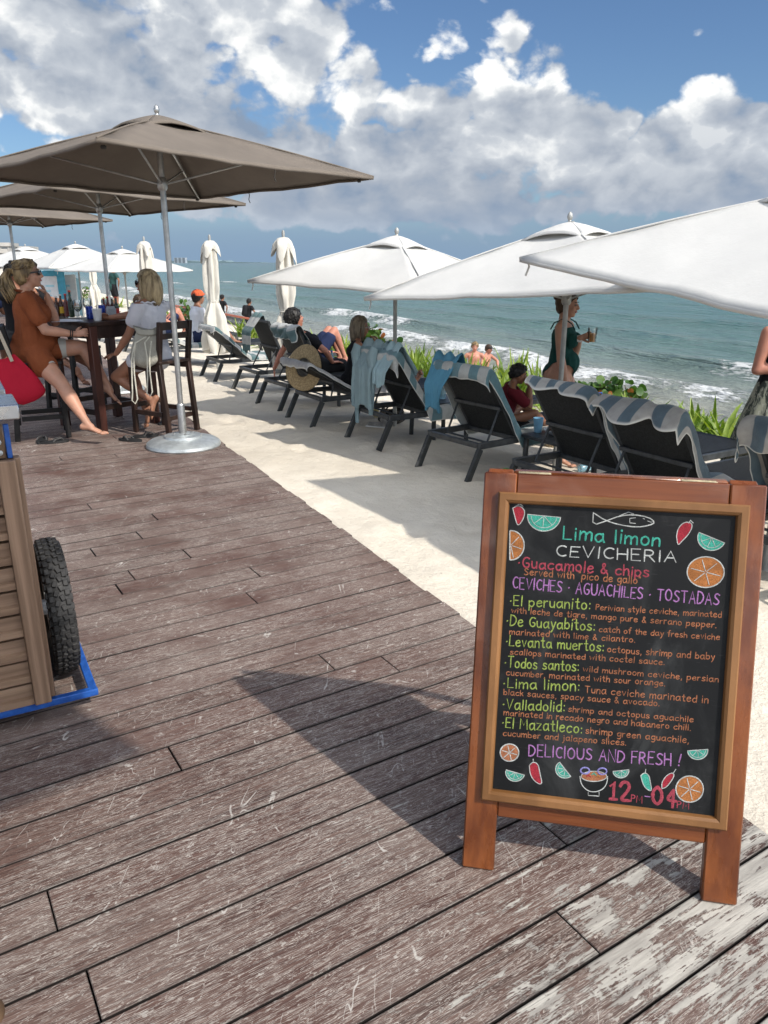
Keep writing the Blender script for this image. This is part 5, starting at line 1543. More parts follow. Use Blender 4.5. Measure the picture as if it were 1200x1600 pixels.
def hung_cloth(name, label, L, m, y0, y1, drop_b, drop_f, seed, sleeves=(), cat="clothes"):
    o = thing(name, label, cat, L['o'].location, L['rz'])
    h, up, no = L['h'], L['up'], L['no']; top = h + up * (BL + .045)
    mb = MB()
    def fn(u, v):
        q = -drop_f + u * (drop_b + drop_f); y = y0 + (y1 - y0) * v
        hem = .05 * math.sin(v * 7 + seed) + .025 * math.sin(v * 13 + seed * 2)
        q2 = q * (1 + hem * (abs(q) > .1))
        if q2 < 0: b = top + no * .06 + up * q2 + Vector((0, 0, .0))
        else: b = top + no * (.06 - .14 * min(1, q2 * 7)) + Vector((-.03 * min(1, q2 * 6), 0, -q2))
        b.y = y; f = min(1, abs(q2) * 3.5)
        fold = (.020 * math.sin(v * (16 + seed) + seed + q2 * 2) + .012 * math.sin(v * 31 + q2 * 5)) * f
        b = b + (Vector((-1, 0, 0)) if q2 > 0 else no) * (abs(fold) + .012) + Vector((0, .02 * math.sin(q2 * 6 + seed + v * 3) * f - (v - .5) * .10 * f, .012 * math.cos(u * 30) * 0))
        return b + Vector((0, 0, .02 * math.exp(-(q2 * 14) ** 2) * (1 + math.sin(v * 14 + seed))))
    mb.grid(fn, 40, 34)
    c = mb.build("cloth", m, o, ang=80); md = c.modifiers.new("knit", 'SOLIDIFY'); md.thickness = .004
    for (y, x, ln, sw) in sleeves:
        mb = MB(); p0 = top + Vector((-.03 + x, y, 0))
        pts = [p0, p0 + Vector((-.03, .01, -.08)), p0 + Vector((-.045, sw * .3, -.25)), p0 + Vector((-.05, sw * .7, -.42)), p0 + Vector((-.04, sw, -ln))]
        mb.tube(pts, [.045, .066, .052, .046, .036], 14, caps=False); b = [(p0.x + (q[0] - p0.x) * .55, q[1], q[2]) for q in mb.v]
        mb.v = [tuple(Vector(q) + Vector((.020 * mn.noise((q[2] * 9, q[1] * 24, seed)), .026 * mn.noise((q[2] * 8, q[0] * 30, seed + 4)), 0))) for q in b]
        mb.build("sleeve", m, o, ang=80)
    return o


hung_cloth("sweatshirt", "pale blue sweatshirt hung over the lounger back with its sleeves dangling", L_cl, M_PALEB, -.10, .32, .52, .22, 2, ((.30, -.02, .74, -.02), (-.03, -.03, .62, .03)))
hung_cloth("shirt", "paler aqua shirt laid beside the sweatshirt over the same lounger back", L_cl, M_AQUA, -.33, -.07, .28, .34, 5)
hung_cloth("rash_vest", "teal blue cloth hung on the left corner of the boy's lounger back", L_boy, fabric("teal_blue_cloth", (.085, .235, .33), transl=.05, bump=.7), .05, .36, .34, .12, 7)
hung_cloth("swim_towel", "grey and green striped towel hanging off the corner of the steep lounger", L_st, T_DGREEN, .0, .33, .42, .1, 4, cat="towel")
for ob in bpy.data.objects:
    if ob.type == 'MESH' and ob.data.materials and ob.data.materials[0] == T_DGREEN and 'cloth' not in ob.data.attributes:
        a_ = ob.data.attributes.new('cloth', 'FLOAT_VECTOR', 'POINT')
        for i, v_ in enumerate(ob.data.vertices): a_.data[i].vector = (v_.co.z * 1.0, v_.co.y, .5)
# bag, bottle and litter on the sand
p = G(612, 664)
o = thing("beach_bag", "dark patterned beach bag on the sand under the lounger with clothes", "bag", (p.x, p.y + .05, p.z - .01), rad(20))
mb = MB(); sack(mb, (0, 0, 0), (1, 0, 0), .30, .20, .19, .7, 8); mb.build("bag_body", mat("black_camouflage_cloth", (.015, .015, .015), .8, .5, 16, c2=(.11, .095, .08), contrast=(.52, .58)), o, ang=70)
mb = MB(); mb.tube([(-.08, -.04, .18), (-.04, -.07, .25), (.05, -.07, .24), (.09, -.04, .17)], .009, 8); mb.build("handle", M_FLIP, o)
p = G(590, 668)
o = thing("sneaker", "pale grey shoe lying beside the patterned beach bag", "shoe", (p.x, p.y, p.z), rad(160))
mb = MB(); mb.capsule((-.08, 0, .035), (.09, 0, .028), .038, .032, (0, 1, 0), .8); mb.capsule((-.085, 0, .05), (-.06, 0, .085), .034, .03); mb.build("upper", mat("grey_shoe_cloth", (.30, .29, .27), .8, .3), o)
mb = MB(); mb.box((0, 0, .012), (.26, .075, .02), .009); mb.build("sole", M_CUP, o)
p = G(585, 652)
water_bottle("yellow sun cream bottle standing under the lounger with clothes", (p.x + .02, p.y + .05, p.z - .005), mat("cream_yellow_plastic", (.55, .45, .20), .4), .2, .033, lid=M_CUP)
p = G(790, 737)
o = thing("snack_packet", "bright green packet on the sand just behind the sign's top rail", "packet", (p.x, p.y, p.z + .003), .4)
mb = MB(); mb.grid(lambda u, v: (-.07 + .14 * u, -.05 + .10 * v, .006 + .022 * math.sin(PI * u) * math.sin(PI * v)), 8, 6); mb.grid(lambda u, v: (-.07 + .14 * u, -.05 + .10 * v, .004), 8, 6); mb.build("wrapper", mat("green_foil", (.05, .40, .05), .35, .2), o)
p = G(822, 739)
o = thing("white_packet", "white and green packet on the sand beside the bright green one", "packet", (p.x, p.y, p.z + .003), -.2)
mb = MB(); mb.grid(lambda u, v: (-.06 + .12 * u, -.04 + .08 * v, .006 + .02 * math.sin(PI * u) * math.sin(PI * v)), 8, 6); mb.grid(lambda u, v: (-.06 + .12 * u, -.04 + .08 * v, .004), 8, 6); mb.build("wrapper", M_CUP, o)
p = G(905, 738)
o = thing("fallen_bottle", "clear blue water bottle lying on the sand under the steep lounger", "bottle", (p.x, p.y, p.z + .036), .5)
mb = MB(); mb.lathe([(.028, 0), (.035, .01), (.033, .09), (.035, .17), (.013, .22), (.013, .24)], 16, m=Matrix.Rotation(rad(90), 3, 'Y')); mb.build("bottle_body", M_WATERB, o)
p = G(936, 672)
o = thing("blue_bag", "bright blue bag glimpsed between the two loungers behind the sign", "bag", (p.x + .05, p.y + .35, ground_z(p.x + .05, p.y + .35) - .01), .4)
mb = MB(); sack(mb, (0, 0, 0), (1, 0, 0), .34, .2, .34, .7, 6); mb.build("bag_body", fabric("bright_blue_nylon", (.015, .16, .55), transl=.0, bump=.4), o, ang=70)
mb = MB(); mb.tube([(-.09, 0, .32), (-.05, 0, .42), (.05, 0, .42), (.09, 0, .32)], .008, 8); mb.build("handle", M_BLUE, o)
p = G(868, 700)
o = thing("woven_basket", "small woven basket standing between the boy's table and the steep lounger", "basket", (p.x, p.y + .1, ground_z(p.x, p.y + .1) - .005), 0)
mb = MB(); mb.lathe([(.09, 0), (.10, .02), (.12, .2), (.125, .24), (.118, .24), (.095, .02), (0, .02)], 28, caps=False); mb.build("basket_body", mat("pale_wicker", (.34, .27, .18), .8, .4, 70, bump=.8, bscale=120), o)

# ------------------------------------------------------------------ people
def skin_mat(name, c, c2=None):
    if name in MATS: return MATS[name]
    m = bpy.data.materials.new(name); m.use_nodes = True; MATS[name] = m
    t = NT(m.node_tree); out = t.n('ShaderNodeOutputMaterial'); tc = t.n('ShaderNodeTexCoord'); v = tc.outputs['Object']
    f = t.ss(t.noise(v, 7, 5, .6), .3, .7); g_ = t.ss(t.noise(v, 45, 4, .6), .35, .7)
    cc = t.mix(f, tuple(x * .88 for x in c), (min(1, c[0] * 1.1), c[1] * 1.02, c[2] * .98))
    cc = t.mix(t.m('MULTIPLY', g_, .18), cc, (c[0] * .85, c[1] * .62, c[2] * .55))
    b = t.n('ShaderNodeBsdfPrincipled', {'Base Color': cc, 'Roughness': .5, 'Subsurface Weight': .12, 'Subsurface Radius': (.012, .005, .003)})
    b.inputs['Specular IOR Level'].default_value = .4
    bn = t.n('ShaderNodeBump', {'Strength': .12, 'Distance': .004, 'Height': t.noise(v, 130, 4, .6)}); m.node_tree.links.new(bn.outputs[0], b.inputs['Normal'])
    m.node_tree.links.new(b.outputs[0], out.inputs[0])
    return m


def hair_mat(name, c, c2):
    return mat(name, c, .5, .3, 26, c2=c2, stretch=(1, 1, .25), contrast=(.3, .7), spec=.4)


SK_FAIR = skin_mat("fair_skin", (.45, .25, .17)); SK_TAN = skin_mat("tanned_skin", (.31, .155, .095)); SK_BRONZE = skin_mat("bronzed_skin", (.235, .115, .068)); SK_PINK = skin_mat("sun_pink_skin", (.46, .215, .15))
H_BLOND = hair_mat("dark_blond_hair", (.075, .045, .02), (.33, .235, .115)); H_ASH = hair_mat("ash_blond_hair", (.19, .135, .07), (.46, .36, .21)); H_BRN = hair_mat("brown_hair", (.03, .017, .009), (.075, .043, .022)); H_BLK = hair_mat("black_hair", (.006, .005, .005), (.02, .017, .015)); H_GREYB = hair_mat("grey_blond_hair", (.10, .075, .05), (.27, .22, .155))
M_EYEW = mat("eye_white", (.30, .26, .235), .2, .03); M_IRIS = mat("dark_iris", (.02, .012, .008), .15); M_LIP = mat("lips", (.36, .10, .085), .45, .1)
M_SHADE = mat("black_sunglass_plastic", (.008, .008, .009), .12, .1, spec=.6)


def fuse(mb, vox, it=3):
    """melt overlapping closed shapes into one smooth skin"""
    me = bpy.data.meshes.new("tmp"); me.from_pydata(mb.v, [], mb.f)
    bm = bmesh.new(); bm.from_mesh(me); bmesh.ops.recalc_face_normals(bm, faces=bm.faces); bm.to_mesh(me); bm.free()
    ob = bpy.data.objects.new("tmp", me); col.objects.link(ob)
    rm = ob.modifiers.new("r", 'REMESH'); rm.mode = 'VOXEL'; rm.voxel_size = vox; rm.adaptivity = 0
    sm = ob.modifiers.new("s", 'SMOOTH'); sm.factor = .5; sm.iterations = it
    dg = bpy.context.evaluated_depsgraph_get(); dg.update()
    out = bpy.data.meshes.new_from_object(ob.evaluated_get(dg))
    bpy.data.objects.remove(ob); bpy.data.meshes.remove(me)
    return out


def mesh_obj(name, me, m, parent, cut=(), wr=0., wf=9., seed=0, thick=0., extra=None, ang=180):
    if cut or wr or extra is not None:
        bm = bmesh.new(); bm.from_mesh(me)
        for co, no in cut:
            bmesh.ops.bisect_plane(bm, geom=bm.verts[:] + bm.edges[:] + bm.faces[:], plane_co=co, plane_no=no, clear_outer=True)
        if wr:
            bm.normal_update()
            for v in bm.verts:
                q = v.co * wf
                v.co = v.co + v.normal * (wr * (mn.noise((q.x, q.y, q.z * .5 + seed)) + .5 * mn.noise((q.x * 2.3, q.y * 2.3, q.z * 1.1 + seed))))
        if extra is not None:
            t = bpy.data.meshes.new("t"); t.from_pydata(extra.v, [], extra.f); bm.from_mesh(t); bpy.data.meshes.remove(t)
            bmesh.ops.recalc_face_normals(bm, faces=bm.faces)
        bm.to_mesh(me); bm.free()
    me.materials.clear(); me.materials.append(m)
    me.polygons.foreach_set('use_smooth', [True] * len(me.polygons)); me.name = name
    o = bpy.data.objects.new(name, me); col.objects.link(o); o.parent = parent
    if thick: s = o.modifiers.new("cloth", 'SOLIDIFY'); s.thickness = thick; s.offset = 1
    return o


def ik(a, b, l1, l2, hint):
    a, b = Vector(a), Vector(b); d = b - a; D = d.length
    if D > (l1 + l2) * .995: b = a + d * ((l1 + l2) * .995 / D); d = b - a; D = d.length
    d.normalize(); x = (l1 * l1 - l2 * l2 + D * D) / (2 * D); h = math.sqrt(max(0, l1 * l1 - x * x))
    hv = Vector(hint); hv = hv - d * hv.dot(d)
    if hv.length < 1e-5: hv = ortho(d)[0]
    return a + d * x + hv.normalized() * h, b


V = Vector


class Person:
    """posed figure; all points in world axes relative to loc"""
    def __init__(s, label, loc, face, pelvis, spine, head_dir=None, look=None, group=None, fem=True, k=1.0, mass=1.0, skin=None, hair=None, vox=.010, tilt=0.):
        s.loc = Vector(loc); s.f = Vector((*face[:2], 0)).normalized(); s.l = Vector((-s.f.y, s.f.x, 0))
        s.k = k; s.mass = mass; s.fem = fem; s.skin = skin or SK_FAIR; s.hm = hair or H_BRN; s.vox = vox
        s.root = thing("person", label, "person", s.loc, 0, group)
        s.P = Vector(pelvis); s.S = Vector(spine).normalized()
        hd = Vector(head_dir).normalized() if head_dir is not None else s.S
        s.fw = (s.f - s.S * s.f.dot(s.S)).normalized()
        s.chest = s.P + s.S * .34 * k; s.neck = s.P + s.S * .485 * k + s.fw * (-.01 * k)
        s.H = s.neck + hd * .155 * k + s.fw * .02 * k
        lk = Vector(look).normalized() if look is not None else s.f
        s.U = (hd - lk * hd.dot(lk)).normalized(); s.F = lk; s.R = s.F.cross(s.U).normalized()     # R = the person's right
        sw = (.165 if fem else .195) * k
        s.sh = {1: s.P + s.S * .435 * k + s.l * sw, -1: s.P + s.S * .435 * k - s.l * sw}
        s.hip = {1: s.P + s.l * .088 * k - s.S * .01, -1: s.P - s.l * .088 * k - s.S * .01}
        s.b = MB(); s.ex = MB(); s.el = {}; s.wr = {}; s.kn = {}; s.an = {}
    def W(s, p): return Vector(p) - s.loc
    def arm(s, side, wrist, hint, fing=None, palm=None, curl=.5, spread=.0):
        k = s.k; e, w = ik(s.sh[side], wrist, .285 * k, .245 * k, hint); s.el[side], s.wr[side] = e, w
        m = s.mass; b = s.b; a = s.sh[side]
        b.capsule(a, a.lerp(e, .45), .050 * k * m, .045 * k * m); b.capsule(a.lerp(e, .45), e, .045 * k * m, .036 * k * m)
        b.capsule(e, e.lerp(w, .35), .038 * k * m, .038 * k * m); b.capsule(e.lerp(w, .35), w, .038 * k * m, .025 * k)
        d = Vector(fing).normalized() if fing is not None else (w - e).normalized()
        pn = Vector(palm) if palm is not None else Vector((0, 0, -1)); pn = (pn - d * pn.dot(d)).normalized()
        sd = d.cross(pn).normalized()                # across the palm
        c0 = w + d * .015 * k; c1 = w + d * .085 * k
        b.capsule(c0, c1, .030 * k, .036 * k, sd, .42)
        for q in range(4):
            rt = c1 + sd * ((q - 1.5) * .0185 * k) * -1 - d * .008 * k
            ln = (.070, .079, .074, .058)[q] * k; dd = (d + sd * (q - 1.5) * -spread).normalized(); pts = [rt]; cu = curl * (.8 + .12 * q)
            for j, fr in enumerate((.45, .32, .23)):
                an = cu * (j + .6) * .75; pts.append(pts[-1] + (dd * math.cos(an) + pn * math.sin(an)) * ln * fr)
            s.ex.tube(pts, [.0098 * k, .0092 * k, .0082 * k, .0062 * k], 8)
        tr = w + d * .030 * k + sd * .026 * k * (1) ; td = (d * .65 + sd * .6 + pn * .45).normalized()
        s.ex.tube([tr, tr + td * .034 * k, tr + td * .034 * k + (td * .7 + d * .4 + pn * curl * .5).normalized() * .030 * k], [.013 * k, .011 * k, .008 * k], 8)
        return s
    def leg(s, side, ankle, hint, toe=None, foot_up=None):
        k = s.k; m = s.mass; b = s.b; a = s.hip[side]; kn, an = ik(a, ankle, .43 * k, .415 * k, hint); s.kn[side], s.an[side] = kn, an
        b.capsule(a, a.lerp(kn, .4), .086 * k * m, .080 * k * m); b.capsule(a.lerp(kn, .4), kn, .080 * k * m, .054 * k * m)
        b.capsule(kn, kn.lerp(an, .32), .052 * k * m, .055 * k * m); b.capsule(kn.lerp(an, .32), kn.lerp(an, .75), .055 * k * m, .036 * k * m); b.capsule(kn.lerp(an, .75), an, .036 * k, .033 * k)
        t = Vector(toe).normalized() if toe is not None else Vector((s.f.x, s.f.y, -.25)).normalized()
        u = Vector(foot_up) if foot_up is not None else Vector((0, 0, 1)); u = (u - t * u.dot(t)).normalized(); sd = t.cross(u)
        he = an - t * .035 * k - u * .035 * k; ba = an + t * .115 * k - u * .048 * k
        b.capsule(he, an + t * .03 * k - u * .02 * k, .031 * k, .034 * k); b.capsule(an + t * .02 * k - u * .025 * k, ba, .034 * k, .036 * k, sd, .55); b.capsule(he, ba, .026 * k, .028 * k, sd, .6)
        for q in range(5):
            rr = ba + sd * ((q - 2) * .0155 * k) * (1 if side < 0 else -1) + t * .018 * k
            s.ex.tube([rr, rr + t * (.036 - .005 * abs(q - .0)) * k, rr + t * (.048 - .006 * q) * k - u * .006 * k], [.0115 * k, .010 * k, .007 * k], 8)
        return s
    def torso(s, mb, g=0., lo=0., up=1., skirt=False):
        """torso volumes grown by g"""
        k, m, S, P, l = s.k, s.mass, s.S, s.P, s.l
        hipw = (.165 if s.fem else .152) * k * m; wst = (.128 if s.fem else .142) * k * m; ch = (.150 if s.fem else .172) * k * (.6 + .4 * m)
        mb.capsule(P - S * .03 * k, P + S * .08 * k, hipw + g, (hipw + wst) / 2 + g, l, .70)
        mb.capsule(P + S * .08 * k, P + S * .22 * k, (hipw + wst) / 2 + g, wst + g, l, .72)
        mb.capsule(P + S * .22 * k, P + S * .36 * k, wst + g, ch + g, l, .68)
        if up >= 1:
            mb.capsule(P + S * .36 * k, P + S * .41 * k, ch + g, ch * .85 + g, l, .62)
        if s.fem:
            for q in (1, -1): mb.ball(P + S * .315 * k + s.fw * (.085 * k + g * .5) + l * q * .068 * k, (.060 * k * m + g,) * 3, 12)
        mb.ball(P - s.fw * .045 * k - S * .02 * k, (.115 * k * m + g,) * 3, 12)
        if m > 1.05: mb.ball(P + S * .10 * k + s.fw * .045 * k, (.115 * k * m + g,) * 3, 12)
    def head(s):
        k = s.k; b = s.b; H, F, U, R_ = s.H, s.F, s.U, s.R
        M3 = Matrix((F, -R_, U)).transposed()
        b.capsule(s.neck - s.S * .04 * k, H - U * .05 * k - F * .02 * k, .058 * k, .050 * k)
        b.ball(H - F * .010 * k + U * .018 * k, (.096 * k, .076 * k, .094 * k), 18, M3)
        b.ball(H + F * .030 * k - U * .030 * k, (.062 * k, .060 * k, .080 * k), 16, M3)
        b.ball(H + F * .052 * k - U * .088 * k, (.030 * k, .034 * k, .024 * k), 12, M3)         # chin
        b.capsule(H + F * .086 * k + U * .012 * k, H + F * .104 * k - U * .024 * k, .011 * k, .0155 * k)  # nose
        for q in (1, -1):
            b.ball(H + F * .055 * k - U * .028 * k + R_ * q * .036 * k, (.028 * k,) * 3, 10)      # cheek
            b.ball(H - F * .004 * k - U * .012 * k + R_ * q * .078 * k, (.022 * k, .010 * k, .032 * k), 10, M3)   # ear
            s.b.capsule(s.neck + s.S * .03 * k, s.sh[int(q)].lerp(s.neck, .15) + s.S * .005, .042 * k, .036 * k)  # trapezius
        return M3
    def finish(s, eyes=True, brow=True):
        s.torso(s.b); s.b.capsule(s.sh[1], s.sh[-1], .050 * s.k, .050 * s.k, None, 1)
        M3 = s.head(); me = fuse(s.b, s.vox, 3)
        s.body = mesh_obj("body", me, s.skin, s.root, extra=s.ex)
        k = s.k; H, F, U, R_ = s.H, s.F, s.U, s.R
        if eyes:
            for q in (1, -1):
                c = H + F * .082 * k + U * .006 * k + R_ * q * .031 * k
                mb = MB(); mb.ball(c, (.010 * k, .014 * k, .0085 * k), 10, M3); e = mb.build("eye", M_EYEW, s.root)
                mb = MB(); mb.ball(c + F * .006 * k, (.006 * k, .0065 * k, .0068 * k), 8, M3); mb.build("iris", M_IRIS, e)
        if brow:
            for q in (1, -1):
                mb = MB(); c = H + U * .030 * k
                mb.tube([c + F * .090 * k + R_ * q * .014 * k, c + F * .088 * k + R_ * q * .032 * k + U * .004 * k, c + F * .074 * k + R_ * q * .050 * k], [.004 * k, .0045 * k, .002 * k], 6); mb.build("eyebrow", s.hm, s.root)
            mb = MB(); c = H + F * .087 * k - U * .058 * k
            mb.capsule(c - R_ * .017 * k, c + R_ * .017 * k, .0075 * k, .0075 * k, U, .8); mb.build("mouth", M_LIP, s.root)
        return s
    def shades(s):
        k = s.k; H, F, U, R_ = s.H, s.F, s.U, s.R; mb = MB(); M3 = Matrix((F, -R_, U)).transposed()
        for q in (1, -1):
            mb.ball(H + F * .092 * k + U * .004 * k + R_ * q * .034 * k, (.010 * k, .029 * k, .023 * k), 14, M3)
            mb.bar(H + F * .088 * k + U * .012 * k + R_ * q * .062 * k, H - F * .012 * k + U * .006 * k + R_ * q * .083 * k, .006 * k, .012 * k, bev=.001)
        mb.bar(H + F * .099 * k + U * .008 * k - R_ * .012 * k, H + F * .099 * k + U * .008 * k + R_ * .012 * k, .005, .007, bev=.001)
        mb.build("sunglasses", M_SHADE, s.root); return s
    def cap_hair(s, back=.0, thick=.012, top=.0, cutf=.052, low=-.03):
        k = s.k; H, F, U, R_ = s.H, s.F, s.U, s.R; M3 = Matrix((F, -R_, U)).transposed(); mb = MB()
        mb.ball(H - F * .014 * k + U * .022 * k, ((.098 + thick) * k, (.078 + thick) * k, (.096 + thick + top) * k), 20, M3)
        mb.ball(H - F * (.045 + back) * k - U * .02 * k, ((.058 + thick) * k, (.066 + thick) * k, .075 * k), 16, M3)
        me = fuse(mb, .007, 1)
        n1 = (F * 1.0 - U * .75).normalized()
        cut = [(H + F * cutf * k + U * .035 * k, n1), (H + U * low * k - F * .0, (F * .55 - U).normalized())]
        s.hair = mesh_obj("hair", me, s.hm, s.root, cut=cut, wr=.006, wf=38, seed=3, thick=.004)
        return s
    def locks(s, n, pts_fn, r=.008, seed=1, name="hair_locks"):
        rg = random.Random(seed); mb = MB()
        for i in range(n):
            pts = pts_fn(rg, i / n); q = len(pts)
            mb.tube(pts, [r * s.k * (.75 + .5 * math.sin(PI * (j + .6) / q)) * (1 if j < q - 1 else .35) for j in range(q)], 6)
        mb.build(name, s.hm, s.hair if hasattr(s, 'hair') else s.root, ang=180); return s
    def tufts(s, n=110, seed=2, ln=.030, r=.0052):
        """short loose strands all over the scalp"""
        def fn(rg, q):
            while True:
                v = V((rg.gauss(0, 1), rg.gauss(0, 1), rg.gauss(0, 1))).normalized()
                if v.z > -.35 and not (v.x > .35 and v.z < .55): break
            k = s.k; b = s.H - s.F * .014 * k + s.U * .022 * k + (s.F * v.x * .106 - s.R * v.y * .088 + s.U * v.z * .106) * k
            n_ = (b - s.H).normalized(); d = (s.F * rg.gauss(-.3, .5) + s.R * rg.gauss(0, .5) - s.U * .5); d = (d - n_ * d.dot(n_)).normalized(); L = ln * k * rg.uniform(.7, 1.4)
            return [b - n_ * .003, b + d * L * .4 + n_ * .008 * k, b + d * L * .8 + n_ * .009 * k, b + d * L * 1.2 + n_ * .003 * k]
        return s.locks(n, fn, r, seed)
    def wear(s, name, m, fn, vox=None, it=3, cut=(), wr=.006, wf=11, thick=.003, seed=1):
        mb = MB(); fn(mb); me = fuse(mb, vox or s.vox, it)
        return mesh_obj(name, me, m, s.root, cut=cut, wr=wr, wf=wf, seed=seed, thick=thick)


# 1 ---- woman in a rust shirt, leaning on the bar table
M_RUST = fabric("rust_linen", (.215, .060, .022), transl=.06, bump=.7, fold=.5, var=.10)
M_SHORT = fabric("pale_grey_shorts", (.42, .41, .37), transl=0, bump=.4)
p = Person("woman in a rust shirt and sunglasses, ponytailed, stretching one bare foot onto the deck", (-3.20, 7.10, 0), (.93, .36), (0, 0, .80), (.06, -.02, 1), head_dir=(.14, .05, 1), look=(.97, .20, .10), k=1.02, mass=1.16, skin=SK_FAIR, hair=H_BLOND, vox=.009)
p.arm(-1, p.W(at(116, 522, 7.10)), (-.2, -.6, -1), fing=(.75, .35, .10), palm=(-.2, .9, -.2), curl=.9)
p.arm(1, p.W(at(74, 462, 7.22)), (.7, .3, -1), fing=(-.35, -.1, .9), palm=(-.8, -.3, .2), curl=.8)
p.leg(-1, p.W(G(152, 682, .085)), (.6, -.3, .6), toe=(.95, -.05, -.22)); p.leg(1, p.W((-2.62, 7.32, .42)), (.5, .4, 1), toe=(.6, .2, -.6))
p.finish(eyes=False).shades()
p.cap_hair(thick=.014, low=-.05)
def pony(rg, q):
    b = p.H - p.F * .115 + p.U * .035 + V((rg.gauss(0, .008), rg.gauss(0, .010), rg.gauss(0, .008)))
    sp = rg.uniform(-.045, .045); s2 = rg.uniform(-.03, .05); L = rg.uniform(.8, 1.1)
    return [b + p.F * .02, b - p.F * .045 + p.R * sp * .5 + p.U * .012, b - p.F * (.075 + s2 * .6) + p.R * sp - p.U * .05 * L, b - p.F * (.07 + s2) + p.R * sp * 1.2 - p.U * .13 * L, b - p.F * (.045 + s2) + p.R * sp * 1.1 - p.U * .21 * L, b - p.F * (.035 + s2) + p.R * sp * .9 - p.U * .255 * L]
p.locks(70, pony, .0075, 3, "ponytail")
def fluff(rg, q):
    a = rg.uniform(-1.3, 1.3); f = rg.uniform(-.06, .055)
    b = p.H + p.F * f + p.R * math.sin(a) * .082 + p.U * (.022 + .088 * math.cos(a)); n_ = (b - p.H).normalized()
    return [b, b + n_ * .018 - p.F * .01, b + n_ * .022 - p.F * .035 - p.U * .004, b + n_ * .012 - p.F * .06 - p.U * .012]
p.locks(70, fluff, .006, 5)
mb = MB(); mb.lathe([(.024, -.012), (.028, 0), (.024, .012)], 14, p.H - p.F * .112 + p.U * .036, Matrix((p.R, p.U, p.F)).transposed()); mb.build("hair_tie", M_FLIP, p.root)
def shirt(mb):
    p.torso(mb, .020); mb.capsule(p.sh[1], p.sh[-1], .068, .068)
    for s in (1, -1): mb.capsule(p.sh[s], p.sh[s].lerp(p.el[s], .62), .070, .072)
    mb.capsule(p.P + V((-.02, 0, .05)), p.P + V((-.02, -.0, -.17)), .185, .17, p.l, .82); mb.capsule(p.P + V((-.07, -.05, -.02)), p.P + V((-.08, -.06, -.20)), .13, .115, p.l, .8)
    for s in (1, -1): mb.capsule(p.hip[s], p.hip[s].lerp(p.kn[s], .40), .120, .116)
    mb.capsule(p.neck - p.S * .05, p.neck + p.S * .012 - p.fw * .005, .082, .066)
p.wear("shirt", M_RUST, shirt, cut=[(p.neck + p.S * .020, (p.S - p.fw * .5).normalized()), (p.P + V((0, 0, -.22)), V((0, 0, -1))), (p.el[-1].lerp(p.sh[-1], .44), (p.el[-1] - p.sh[-1]).normalized()) if False else (p.P + V((0, 0, -.23)), V((0, 0, -1)))], wr=.013, wf=8, thick=.003)
def cuff(mb, s=-1):
    a = p.sh[s].lerp(p.el[s], .56); b_ = p.sh[s].lerp(p.el[s], .70); mb.capsule(a, b_, .078, .080)
mb = MB(); c = p.neck + p.S * .004
def collar(u, v):
    a = rad(35) + v * rad(290); o_ = p.fw * math.cos(a) + p.l * math.sin(a); rr = .066 + .022 * math.sin(PI * u) + .010 * u
    return c + o_ * rr + p.S * (.030 * math.sin(PI * (.25 + .6 * u)) - .012 * u) - p.S * .018 * (1 + math.cos(a)) * .5
mb.grid(collar, 6, 30); co_ = mb.build("shirt_collar", M_RUST, p.root, ang=80); co_.modifiers.new("cloth", 'SOLIDIFY').thickness = .004
def shorts(mb):
    for s in (1, -1): mb.capsule(p.hip[s], p.hip[s].lerp(p.kn[s], .56), .101, .091)
p.wear("shorts", M_SHORT, shorts, cut=[(p.hip[-1].lerp(p.kn[-1], .56), (p.kn[-1] - p.hip[-1]).normalized())], wr=.004)
mb = MB(); w = p.wr[-1].lerp(p.el[-1], .10); d = (p.wr[-1] - p.el[-1]).normalized(); sd, up_ = ortho(d)
for q in (0, .018): mb.tube([w - d * q + (sd * math.cos(a) + up_ * math.sin(a)) * .033 for a in np.linspace(0, 2 * PI, 20, endpoint=False)], .0045, 6, closed=True)
mb.build("bracelet", M_FLIP, p.root)

# 2 ---- blond woman in white
M_WBL = fabric("white_blouse_cotton", (.66, .66, .70), transl=.2, bump=.6, fold=.5)
p2 = Person("blond woman in a white blouse and sunglasses sitting on the bar chair with ankles crossed", (-2.17, 7.36, 0), (-.86, .42), (0, 0, .745), (.02, -.02, 1), head_dir=(-.05, .02, 1), look=(-.98, .10, .04), k=.97, mass=1.02, skin=SK_TAN, hair=H_ASH, vox=.009)
p = p2
p.arm(-1, p.W(at(166, 499, 7.50)) + V((0.02, 0, .01)), (.2, .5, -1), fing=(-1, .0, .05), palm=(.1, -.8, -.4), curl=.8)
p.arm(1, p.W((-2.50, 7.28, .74)), (.9, -.5, .0), fing=(-.9, .4, -.2), palm=(.1, .1, -1), curl=.35)
p.leg(1, p.W(at(237, 625, 7.30)), (-1, .2, .35), toe=(-.35, -.25, -.9), foot_up=(-.9, .3, .5)); p.leg(-1, p.W(at(228, 640, 7.45)), (-1, .5, .35), toe=(-.25, -.3, -.9), foot_up=(-.9, .3, .5))
p.finish(eyes=False).shades().cap_hair(thick=.016, low=-.035)
